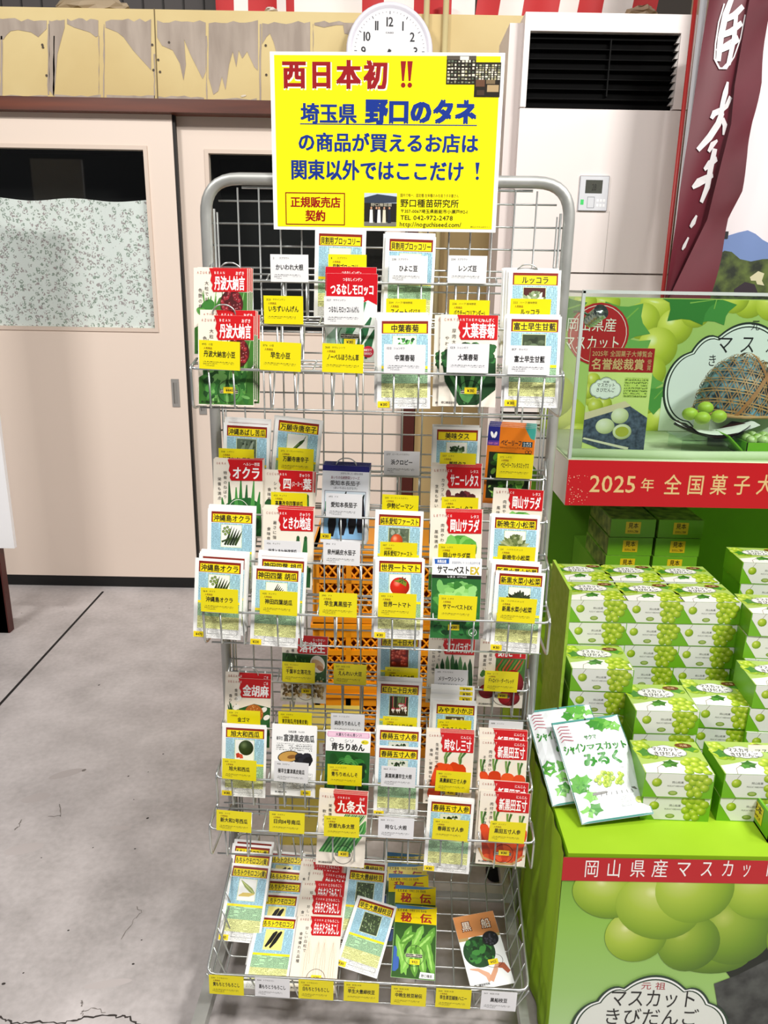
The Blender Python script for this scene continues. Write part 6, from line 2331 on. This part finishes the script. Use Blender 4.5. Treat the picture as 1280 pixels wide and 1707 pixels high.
# ------------------------------------------------------------------ sample tray at the table edge
t = thing('sample_tray', 'open green sample tray with a yellow label at the lower right edge', 'tray')
p = atz(1243, 1352, TZ)
x0, y0 = p.x, TY + .035
TZ += .0006
b = MB()
TG = C('6cae20', .4)
for q in ((x0, y0, TZ, x0 + .26, y0 + .13, TZ + .004), (x0, y0, TZ, x0 + .004, y0 + .13, TZ + .055), (x0 + .256, y0, TZ, x0 + .26, y0 + .13, TZ + .055), (x0, y0, TZ, x0 + .26, y0 + .004, TZ + .055), (x0, y0 + .126, TZ, x0 + .26, y0 + .13, TZ + .055)):
    b.box(*q, TG)
b.build('tray_body', t)
c = CV(1000.)
c.rect(y0 + .03, TZ + .012, y0 + .07, TZ + .048, C('e8cf1a', .4), 1)
c.text('見本', y0 + .034, TZ + .03, y0 + .066, TZ + .046, INK, .01, 2)
c.text('SAMPLE', y0 + .036, TZ + .018, y0 + .064, TZ + .024, INK, .0, 2)
b = MB()
c.emit(b, lambda a, z, k: (x0 - .0003 - .0003 * k, 2 * y0 + .10 - a, z))
part(b.build('label', t), 'yellow label reading 見本')
for i in range(9):
    b = MB()
    xx, yy = x0 + .03 + (i % 3) * .045, y0 + .03 + (i // 3) * .033
    b.ball((xx, yy, TZ + .032), .02, .016, .014, noisy('candy_wrap', '5a8a3a', 'cfe0b8', 60, .3), 10, 6)
    tag(b.build('wrapped_sweet', smooth=True), 'small green wrapped sweet lying in the sample tray', 'sweet', 'wrapped sweets in the sample tray')
b = MB()
c = CV(1000.)
c.rect(0, 0, .09, .065, C('e4e8d2', .35), 0)
c.text('マスカット', .012, .047, .078, .058, INK, .0, 1)
c.text('きびだんご', .012, .034, .078, .046, INK, .0, 1)
for i in range(9):
    grape(c, .02 + .006 * (i % 5), .02 + .007 * (i // 5), .005, 1 + i * .05)
c.rect(0, 0, .09, .014, C('e8cf1a', .4), 2)
c.text('見本', .008, .003, .034, .013, INK, .01, 3)
c.emit(b, lambda a, z, k: (a, -.0002 * k, z))
b.box(0, .0002, 0, .09, .0012, .065, C('e0e4ce', .4))
tag(b.build('sample_card', mx=Matrix.Translation((x0 + .006, y0 + .118, TZ + .056)) @ Matrix.Rotation(math.radians(-14), 4, 'X')), 'small grape printed card with yellow foot propped on sample tray', 'card')

# ------------------------------------------------------------------ the acrylic show case on its red fascia
CY, CB = 1.75, 2.16
cx0 = xz(948, 763, CY)[0]
CXR = cx0 + 1.2
zt_, zb_ = xz(1110, 768, CY)[1], xz(1110, 845, CY)[1]
zg = xz(1110, 491, CY)[1]
t = thing('show_case', 'clear acrylic show case on a red fascia, grape poster at its back', 'show case')
b = MB()
b.box(cx0, CY, zb_, CXR, CB, zt_ - .004, C('d8dcd4', .4))
bs = b.build('base', t)
c = CV(1000.)
c.rect(cx0, zb_, CXR, zt_ - .002, C('b8101a', .35), 1)
GOLD = C('e6c488', .35, .2)


def cw(px, py):
    return xz(px, py, CY)


for s, a, e_, y0, y1 in (('2025', 980, 1062, 792, 820), ('年', 1066, 1092, 797, 819)):
    p, q = cw(a, y1), cw(e_, y0)
    c.text(s, p[0], p[1], q[0], q[1], GOLD, .01, 2)
for i, ch in enumerate('全国菓子大博覧会'):
    p, q = cw(1104 + 38.5 * i, 825), cw(1138 + 38.5 * i, 791)
    c.text(ch, p[0], p[1], q[0], q[1], GOLD, .01, 2)
rg = random.Random(2)
for i in range(46):
    px = 944 + abs(rg.gauss(0, 14))
    p = cw(px + 2, rg.uniform(792, 841))
    s = rg.uniform(.0008, .0022)
    c.rect(p[0], p[1], p[0] + s, p[1] + s, C('f0c8a8', .4), 2)
b = MB()
c.emit(b, wallface(CY - .0002, .0003))
part(b.build('fascia', bs), 'red fascia with gold lettering')
b = MB()
b.box(cx0 - .001, CY, zt_ - .004, CXR, CB, zt_, noisy('pale_green_cloth', 'cfe0b0', 'e2ecc8', 6, .8))
b.tube([(cx0 + .006, CY + .03, zt_ + .008), (cx0 + .3, CY + .028, zt_ + .006), (cx0 + .6, CY + .035, zt_ + .009), (CXR, CY + .03, zt_ + .007)], .012, noisy('pale_green_cloth', 'cfe0b0', 'e2ecc8', 6, .8), 8)
part(b.build('cloth_lining', t, True), 'pale green cloth on the case floor')
AC = clear('acrylic', 'f4faf6', .045)
for nm, q in (('front_pane', (cx0, CY + .002, zt_, CXR, CY + .006, zg)), ('side_pane', (cx0, CY + .006, zt_, cx0 + .004, CB, zg)), ('top_pane', (cx0, CY + .002, zg, CXR, CB, zg + .004))):
    b = MB()
    b.box(*q, AC)
    b.build(nm, t)
b = MB()
EG = C('b2bbb6', .2)
b.box(cx0 - .001, CY, zt_, cx0 + .006, CY + .007, zg, EG)
b.box(cx0, CY, zg, CXR, CY + .007, zg + .007, EG)
b.box(cx0 - .001, CY, zg, cx0 + .006, CB, zg + .005, EG)
b.build('edge_strip', t)
# backdrop poster
pb = CB - .03
b = MB()
b.box(cx0 + .006, pb, zt_, CXR, pb + .01, zg - .012, C('b8cf6a', .5))
pp = b.build('poster', t)
part(pp, 'printed poster of green grapes and leaves')
c = CV(1.0)


def pw(px, py):
    return xz(px, py, pb)


zhi, zlo = zg - .014, zt_ + .002
xlo = cx0 + .008


def clampz(x, z):
    return (max(x, xlo), min(max(z, zlo), zhi))


def blob(px, py, r, m, layer, disc=True, sy=1.0):
    p = pw(px, py)
    R = pw(px + r, py)[0] - p[0]
    c.ell(p[0], p[1], R, R * sy, m, layer, 0, 24, disc)


YG = disc_print('poster_grape_print', ((0., 'f0f2c0'), (.2, 'd9dc62'), (.6, 'b4c032'), (1., '86961a')))
c.rect(xlo, zlo, CXR, zhi, ramp_print('poster_ground_print', ((0., 'dce8c4'), (1., 'a9c46a'))), .2)
for i, (px, py, r) in enumerate(((1100, 508, 34), (1070, 535, 30), (1125, 545, 30), (1095, 580, 34), (1082, 620, 28), (1160, 520, 26), (1250, 500, 30), (1290, 505, 30), (1225, 498, 24), (1010, 505, 24), (975, 505, 20), (1105, 700, 34), (1060, 735, 30), (1075, 665, 26), (1145, 720, 30), (940, 700, 40), (920, 660, 38), (960, 735, 30))):
    blob(px, py, r, YG, .5 + i * .08)
for px, py, s, rot, col in ((1150, 505, 40, .2, '2f7a2a'), (1190, 515, 30, 1.5, '3f8a38'), (1035, 540, 42, .9, '5a9a48'), (1050, 590, 34, 2.0, '6faa52'), (930, 520, 40, .4, '3a8030'), (1090, 665, 26, 1.0, '4f9440'), (1075, 640, 24, 2.6, '6aa850')):
    p = pw(px, py)
    R = pw(px + s, py)[0] - p[0]
    leaf(c, p[0], p[1], R, 2.2 + s * .01, rot, col)
p, q = pw(1225, 625), pw(1355, 625)
cloud(c, p[0] + .02, p[1] - .02, q[0] - p[0], pw(1225, 530)[1] - p[1] + .01, 4, P_('1c2a22'), P_('e9ebee'), .006)
c.rect(pw(1103, 660)[0], zlo, CXR, pw(1103, 662)[1], P_('dfe8d2'), 3.4)
blob(997, 557, 51, P_('b3141c'), 4, False)
p = pw(997, 557)
R = pw(1046, 557)[0] - p[0]
c.ring(p[0], p[1], R * .94, R * .965, P_('f0d8d4'), 5)
for s, a, e_, y0, y1 in (('岡山県産', 943, 1029, 530, 552), ('マスカット', 938, 1035, 559, 583)):
    p, q = pw(a, y1), pw(e_, y0)
    c.text(s, p[0], p[1], q[0], q[1], P_('f6efe8'), .0, 6)
for s, a, e_, y0, y1 in (('元', 1250, 1268, 533, 551), ('祖', 1320, 1338, 533, 551), ('マ', 1190, 1224, 557, 590), ('ス', 1230, 1262, 557, 590), ('カ', 1272, 1302, 557, 590), ('ット', 1306, 1350, 557, 590), ('き', 1177, 1196, 590, 611), ('び', 1210, 1240, 592, 620)):
    p, q = pw(a, y1), pw(e_, y0)
    c.text(s, p[0], p[1], q[0], q[1], P_('14161a'), .0, 6)
b = MB()
c.emit(b, lambda x, z, k: (max(x, xlo), pb - .0004 - .0003 * k, min(max(z, zlo), zhi)))
part(b.build('print', pp), 'grape photograph with red disc and Japanese lettering')

# flyer standing in the case
fy = 1.80
(fx0, fz0), (fx1, fz1) = xz(969, 749, fy), xz(1092, 581, fy)
fz0 = zt_ + .001
b = MB()
b.box(fx0, fy, fz0, fx1, fy + .003, fz1, C('cfe08a', .35))
c = CV(1000.)
w, h = fx1 - fx0, fz1 - fz0
X = lambda u: fx0 + w * u
Z = lambda v: fz0 + h * v
c.rect(fx0, fz0, fx1, fz1, ramp_print('flyer_ground_print', ((0., 'a9cf3a'), (1., 'd8e88a'))), .2)
c.rect(X(0), Z(.78), X(1), Z(1), C('a8131b', .35), 1)
c.text('2025年 全国菓子大博覧会', X(.03), Z(.92), X(.97), Z(.975), GOLD, .0, 2)
c.text('名誉総裁賞', X(.03), Z(.80), X(.86), Z(.905), GOLD, .02, 2)
c.text('受', X(.9), Z(.855), X(.97), Z(.9), GOLD, .0, 2)
c.text('賞', X(.9), Z(.80), X(.97), Z(.85), GOLD, .0, 2)
for i, (a, e_) in enumerate(((.08, .7), (.1, .52), (.2, .5), (.3, .48), (.02, .6), (.16, .46))):
    c.ell(X(a), Z(e_), w * .12, w * .12, YG, .6 + i * .1, 0, 18, True)
cloud(c, X(.29), Z(.63), w * .25, h * .105, 2, P_('4a5a44'), P_('f2f4f0'), .0012)
c.text('元祖', X(.24), Z(.68), X(.34), Z(.70), INK, .0, 4)
c.text('マスカット', X(.15), Z(.64), X(.44), Z(.68), INK, .0, 4)
c.text('きびだんご', X(.14), Z(.595), X(.44), Z(.635), INK, .0, 4)
c.rect(X(.58), Z(.55), X(.95), Z(.73), FP('c8de6a', '3f5a1c', 6.2, False, .5), 1.5)
c.poly([(X(0), Z(.12)), (X(0), Z(.36)), (X(.7), Z(.47)), (X(1), Z(.36)), (X(1), Z(0)), (X(.55), Z(0))], noisy('slate_flyer_print', '2c3648', '5a6880', 90, .4), 2)
c.poly([(X(0), Z(.33)), (X(0), Z(.40)), (X(.62), Z(.515)), (X(.72), Z(.47))], P_('e2d2b0'), 2.4)
DM = disc_print('dumpling_print', ((0., 'f4f4e4'), (.5, 'dfe4b8'), (1., 'a8b474')))
c.ell(X(.56), Z(.375), w * .14, w * .125, DM, 3, 0, 20, True)
c.ell(X(.34), Z(.275), w * .15, w * .125, DM, 3.3, 0, 20, True)
c.ell(X(.62), Z(.225), w * .15, w * .125, DM, 3.3, 0, 20, True)
c.ell(X(.62), Z(.225), w * .11, w * .085, P_('b4b83a'), 3.6, 0, 16)
c.poly([(X(.0), Z(.15)), (X(.02), Z(.165)), (X(.75), Z(.075)), (X(.74), Z(.05))], P_('efe8cc'), 3)
c.emit(b, lambda x, z, k: (max(fx0, min(fx1, x)), fy - .0003 * k, max(fz0, z)))
tag(b.build('flyer'), 'printed award flyer with red head and three dumplings standing in show case', 'flyer')

# clip lamp hanging from the case roof
p0 = at(992, 528, 1.85)
t = thing('clip_lamp', 'small chrome ribbed clip lamp inside the show case at upper left', 'lamp', Matrix.Translation(p0) @ Matrix.Rotation(math.radians(24), 4, 'Y') @ Matrix.Rotation(math.radians(64), 4, 'X'))
b = MB()
prof = [(.001, -.028)]
for i in range(9):
    prof += [(.016 + .001 * (i % 2), -.028 + .0065 * i), (.016 + .001 * (i % 2), -.028 + .0065 * i + .005)]
prof += [(.018, .03), (.001, .03)]
b.lathe(prof, C('d6d8dc', .15, 1.0), 20)
b.build('lamp_head', t, True)
b = MB()
ip = (Matrix.Translation(p0) @ Matrix.Rotation(math.radians(24), 4, 'Y') @ Matrix.Rotation(math.radians(64), 4, 'X')).inverted()
b.tube([ip @ Vector((p0.x - .01, p0.y, p0.z)), ip @ Vector((p0.x - .03, p0.y + .01, p0.z + .012)), ip @ Vector((cx0 + .008, p0.y + .01, p0.z + .01))], .003, C('3c5a3a', .4), 6)
b.build('clip_arm', t, True)

# dumpling tray
ty = 1.86
pc = at(1190, 716, ty)
RS = xz(1258, 716, ty)[0] - pc.x
acr = MB()
for q in ((pc.x - .085, ty - .03, zt_ + .001, pc.x + .075, ty - .027, pc.z - .022), (pc.x - .085, ty + .06, zt_ + .001, pc.x + .075, ty + .063, pc.z - .022), (pc.x - .09, ty - .035, pc.z - .022, pc.x + .08, ty + .07, pc.z - .018)):
    acr.box(*q, AC)
tag(acr.build('acrylic_riser'), 'small clear acrylic riser under the dumpling tray in show case', 'riser')
t = thing('serving_tray', 'curved dark lacquer tray with white paper and green dumplings in show case', 'tray', Matrix.Translation(pc + Vector((0, .015, -.014))))
b = MB()
TW = .092
b.sheet(lambda u, v: ((u - .5) * 2 * TW * (1 - .25 * abs(2 * v - 1) ** 2), (v - .5) * .09, -.003 + .024 * abs(2 * u - 1) ** 2.2), 24, 8, C('2a1512', .25))
b.sheet(lambda u, v: ((u - .5) * 2 * TW * .98 * (1 - .25 * abs(2 * v - 1) ** 2), (.5 - v) * .088, .0 + .026 * abs(2 * u - 1) ** 2.2), 24, 8, C('3a1c18', .25))
b.build('tray_shell', t, True)
b = MB()
b.sheet(lambda u, v: (-.098 + .2 * u, (.5 - v) * .07, .004 + .026 * abs(2 * u - 1) ** 1.8 + .003 * (1 - abs(2 * v - 1))), 20, 6, C('f0f0ee', .6))
part(b.build('paper_liner', t, True), 'white paper liner')
GD = C('a9c83c', .45)
for i, (px, py, rx) in enumerate(((1159, 688, 17), (1205, 692, 17), (1176, 700, 15), (1168, 690, 13), (1180, 684, 18))):
    if i == 3:
        continue
    p = at((1150, 1176, 1171, 0, 1198)[i], (690, 680, 697, 0, 694)[i], ty + (.01, .03, -.005, 0, .012)[i])
    b = MB()
    r = .0165
    b.ball((p.x, p.y, max(p.z, pc.z + .006)), r * 1.15, r, r * .95, GD, 18, 12)
    tag(b.build('dumpling', smooth=True), 'round pale green dumpling on the lacquer tray, %s' % ('at the left', 'at the back on top', 'in front', '', 'at the right')[i], 'dumpling', 'dumplings on the lacquer tray')

# woven bamboo cover behind it
by = 1.99
pl, prr = at(1158, 686, by), at(1296, 686, by)
cxb, rb = (pl.x + prr.x) / 2, (prr.x - pl.x) / 2
ztop = at(1230, 590, by).z
hb = ztop - pl.z
t = thing('bamboo_dome', 'woven bamboo dome basket lined with blue behind the dumpling tray', 'basket', Matrix.Translation((cxb, by, pl.z)))
DEP = .10


def dome(a, e, k=1.0):
    return Vector((math.cos(e) * math.cos(a) * rb * k, math.cos(e) * math.sin(a) * DEP * k, math.sin(e) * hb * k))


b = MB()
vs, fs = [], []
for j in range(9):
    for i in range(28):
        vs.append(dome(2 * math.pi * i / 28, math.pi / 2 * j / 8, .965))
for j in range(8):
    for i in range(28):
        fs.append((j * 28 + i, j * 28 + (i + 1) % 28, (j + 1) * 28 + (i + 1) % 28, (j + 1) * 28 + i))
b.add(vs, fs, noisy('blue_lining', '1c3040', '7fb0c8', 70, .5, lo=.4, hi=.6))
part(b.build('lining', t, True), 'blue lining glimpsed through the weave')
b = MB()
BAM = C('a97c4e', .5)
BAM2 = C('b98e5c', .5)


def band(nrm, off, wd, m, rr):
    """a strip lying where a plane cuts the dome (drawn on the unit dome)"""
    n = nrm.normalized()
    u = n.orthogonal().normalized()
    v = n.cross(u)
    R = math.sqrt(max(0, 1 - off * off))
    pts = []
    for i in range(41):
        a = 2 * math.pi * i / 40
        q = n * off + u * (R * math.cos(a)) + v * (R * math.sin(a))
        if q.z > -.02:
            pts.append(q)
        else:
            if len(pts) > 1:
                lay(pts, n, wd, m, rr)
            pts = []
    if len(pts) > 1:
        lay(pts, n, wd, m, rr)


def lay(pts, n, wd, m, rr):
    vs = []
    for q in pts:
        for s in (-1, 1):
            p = (q + n * (wd * s)).normalized() * rr
            vs.append((p.x * rb, p.y * DEP, max(p.z, 0) * hb))
    b.add(vs, [(2 * i, 2 * i + 1, 2 * i + 3, 2 * i + 2) for i in range(len(pts) - 1)], m)


for k, a in enumerate((0, 60, 120)):
    d = Vector((math.cos(math.radians(a + 20)), .25 * math.sin(math.radians(a)), math.sin(math.radians(a + 20))))
    for i in range(-6, 7):
        for e in (-.024, .024):
            band(d, i * .19 + e, .011, (BAM, BAM2, BAM)[k], 1.0 + .006 * k)
for a, off in ((15, .35), (75, -.3), (135, .2)):
    d = Vector((math.cos(math.radians(a)), .1, math.sin(math.radians(a))))
    band(d, off, .035, C('a06a3a', .5), 1.03)
part(b.build('weave', t), 'open hexagonal bamboo weave')
rim = MB()
rim.tube([(rb * 1.01 * math.cos(2 * math.pi * i / 32), DEP * 1.01 * math.sin(2 * math.pi * i / 32), .003) for i in range(32)], .004, BAM2, 6, closed=True)
rim.build('rim', t, True)
# stand that carries the dome
b = MB()
b.box(cxb - rb * .8, by - .05, zt_ + .001, cxb + rb * .8, by + .05, pl.z - .002, C('dfe6d0', .6))
tag(b.build('cloth_block'), 'pale cloth covered block under the bamboo dome', 'block')

# open green gift box in the case
p = at(1247, 752, 1.79)
t = thing('gift_box', 'open bright green gift box with wrapped sweets at the right of show case', 'box', Matrix.Translation((p.x, 1.80, zt_ + .002)))
gx, gz = .15, .034
b = MB()
G1 = C('7cc02a', .35)
for q in ((0, 0, 0, gx, .1, .003), (0, 0, 0, gx, .002, gz), (0, .098, 0, gx, .1, gz), (0, 0, 0, .002, .1, gz), (gx - .002, 0, 0, gx, .1, gz)):
    b.box(*q, G1)
b.prism([(0, .006), (-.042, gz + .012), (-.040, gz + .014), (0.001, .010)], .01, .09, G1)
b.build('box_body', t)
b = MB()
for i in range(5):
    for j in range(3):
        b.ball((.018 + i * .028, .02 + j * .03, gz + .002), .014, .014, .012, noisy('green_sweet_wrap', '8fb84a', 'd8e8b0', 70, .25), 8, 6)
cw_ = b.build('sweet_filling', t, True)
cw_['kind'] = 'stuff'

# ------------------------------------------------------------------ banners behind the case
fyb = 2.62


def fp(px, py, y=fyb):
    return xz(px, py, y)


MD, ML = noisy('maroon_cloth', '54121e', '641a2a', 3, .55), noisy('maroon_cloth', '54121e', '641a2a', 3, .55)
MD = ML
t = thing('maroon_banner', 'tall maroon banner with white brush lettering hanging right of air conditioner', 'banner')
rows = ((-40, 1188, 1262, 1296), (0, 1183, 1252, 1280), (70, 1172, 1240, 1272), (140, 1162, 1228, 1265), (205, 1152, 1222, 1250), (260, 1142, 1208, 1243), (320, 1132, 1193, 1232), (365, 1126, 1182, 1212), (430, 1116, 1150, 1198), (500, 1106, 1116, 1180), (640, 1090, 1096, 1150))


def edge(v, k):
    v *= len(rows) - 1
    i = min(int(v), len(rows) - 2)
    f = v - i
    a, b_ = rows[i], rows[i + 1]
    return a[k] * (1 - f) + b_[k] * f, a[0] * (1 - f) + b_[0] * f


def main_cloth(u, v):
    v = 1 - v
    x0, py = edge(v, 1)
    x1, _ = edge(v, 2)
    x1 += 22
    p = fp(x0 + (x1 - x0) * u, py)
    return (p[0], fyb + .05 * u + .010 * math.sin(u * 5 + v * 6), p[1])


def fold_cloth(u, v):
    v = 1 - v
    x0, py = edge(v, 2)
    x1, _ = edge(v, 3)
    p = fp(x0 + (x1 - x0) * u, py)
    return (p[0], fyb + .015 - .03 * u + .008 * math.sin(v * 26 + u * 2) * u, p[1])


b = MB()
b.sheet(main_cloth, 10, 40, MD)
mcl = b.build('cloth', t, True)
b = MB()
b.sheet(fold_cloth, 8, 40, ML)
b.build('turned_edge', t, True)
c = CV()
WB = C('d9d4d6', .5)


def S(pts, ws):
    """brush stroke measured on the photo"""
    q = [fp(px, py) for px, py in pts]
    k = fp(1201, 200)[0] - fp(1200, 200)[0]
    c.taper(q, [w * k for w in ws], WB, 1)


# 大
S([(1217, 134), (1213, 152), (1208, 170), (1205, 190)], [2, 5, 4.5, 5])
S([(1187, 197), (1192, 188), (1205, 182), (1216, 174), (1224, 158)], [3, 5, 4.5, 4, 4])
S([(1207, 186), (1200, 205), (1184, 228), (1163, 250)], [5, 6, 6, 4])
S([(1208, 196), (1214, 206), (1212, 222)], [4, 5, 2])
# 手
S([(1200, 232), (1190, 240), (1183, 252)], [2, 5, 3])
S([(1176, 282), (1186, 272), (1202, 262)], [3, 6, 4])
S([(1154, 313), (1165, 304), (1182, 296), (1196, 290)], [3, 7, 6, 3])
S([(1196, 246), (1190, 276), (1185, 310), (1174, 336)], [5, 6, 6, 4])
# まん
S([(1166, 358), (1160, 370), (1154, 378)], [2, 5, 3])
S([(1152, 395), (1144, 410), (1140, 416)], [2, 4, 2])
letters, c = c, CV()
# crest over them: oval ring with brush bars
q0 = fp(1214, 60)
k = fp(1201, 60)[0] - fp(1200, 60)[0]
for n_, (pts, ws) in enumerate((([(1226, -10), (1214, 20), (1205, 60), (1200, 100)], [4, 5, 5, 4]), ([(1212, 30), (1228, 22), (1244, 6)], [4, 5, 4]), ([(1202, 58), (1222, 50), (1242, 34)], [4, 5, 4]), ([(1198, 84), (1216, 74), (1236, 60)], [4, 6, 5]), ([(1232, 20), (1228, 60), (1218, 104), (1208, 112)], [3, 4, 4, 2]), ([(1212, 2), (1202, 34), (1196, 70), (1194, 96), (1202, 112), (1214, 112), (1228, 92), (1240, 60), (1248, 20)], [1.2, 1.2, 1.2, 1.4, 1.5, 1.4, 1.2, 1.2, 1.2]))):
    S(pts, ws)


def on_cloth(x, z, kk):
    # depth of the cloth where this point of the lettering lies
    lo = None
    px = 640 + FPX * (Vector((x, fyb, z)) - CAM).dot(RGT) / (Vector((x, fyb, z)) - CAM).dot(FWD)
    py = 853.5 - FPX * (Vector((x, fyb, z)) - CAM).dot(UPV) / (Vector((x, fyb, z)) - CAM).dot(FWD)
    for i in range(len(rows) - 1):
        if rows[i][0] <= py <= rows[i + 1][0]:
            lo = (i + (py - rows[i][0]) / (rows[i + 1][0] - rows[i][0])) / (len(rows) - 1)
    lo = 0 if lo is None else lo
    a, b_ = edge(lo, 1)[0], edge(lo, 2)[0] + 22
    u = min(1, max(0, (px - a) / (b_ - a)))
    return (x, fyb + .05 * u + .010 * math.sin(u * 5 + lo * 6) - .004, z)


b = MB()
c.emit(b, on_cloth)
part(b.build('crest', mcl), 'white oval crest')
b = MB()
letters.emit(b, on_cloth)
part(b.build('brush_lettering', mcl), 'white brush lettering')
b = MB()
pt, pbm = fp(1182, 0), fp(1150, 330)
b.tube([(fp(1181, 20)[0], fyb + .06, 2.75), (fp(1150, 320)[0] + .005, fyb + .06, 0.0)], .011, C('dfdfe2', .3, .2), 10)
part(b.build('pole', t, True), 'white banner pole')
b = MB()
b.tube([(fp(1174, 20)[0], fyb + .09, 2.75), (fp(1143, 320)[0], fyb + .09, .0)], .007, C('b8302c', .4), 8)
tag(b.build('red_pole', smooth=True), 'thin red pole standing behind the white banner pole', 'pole')

# pale hanging with hills and field at the far right
hy = 2.80
b = MB()
xa, xb_ = xz(1172, 300, hy)[0], xz(1172, 300, hy)[0] + .75


def drop(u, v, k=0.0):
    return (xa + (xb_ - xa) * u, hy + .003 * math.sin(u * 24) - k, .95 + 1.9 * v)


b.sheet(drop, 60, 20, C('e8dfe2', .6))
t = thing('landscape_hanging', 'white cloth hanging printed with blue hills and dark green field', 'hanging')
hc = b.build('cloth', t, True)
c = CV()
hx = lambda px, py: xz(px, py, hy)
R_ = 1290
c.poly([hx(1195, 396), hx(1212, 393), hx(1228, 388), hx(1245, 384), hx(1258, 390), hx(1270, 400), hx(1285, 408), hx(R_ + 60, 400), hx(R_ + 60, 470), hx(1195, 470)], C('6f86b8', .6), 1)
c.poly([hx(1185, 440), hx(1197, 424), hx(1206, 418), hx(1218, 420), hx(1232, 432), hx(1250, 436), hx(1270, 432), hx(R_ + 60, 430), hx(R_ + 60, 540), hx(1170, 540)], noisy('field_print', '1c2414', '5a6a2c', 22, .6), 2)
c.poly([hx(1248, 462), hx(1262, 452), hx(1272, 456), hx(1268, 468), hx(1272, 476), hx(1260, 474), hx(1258, 468), hx(1250, 468)], C('cfc9a4', .6), 3)
c.poly([hx(1222, 482), hx(1240, 470), hx(1256, 474), hx(1262, 490), hx(1222, 495)], C('2a1c28', .6), 3)
c.rect(hx(1203, 398)[0], hx(1203, 398)[1], hx(1213, 386)[0], hx(1213, 386)[1], C('1c1a1c', .6), 3)
b = MB()
c.emit(b, lambda x, z, k: (x, hy - .005 - .001 * k, z))
b.build('print', hc)

bpy.data.objects.remove(_to)
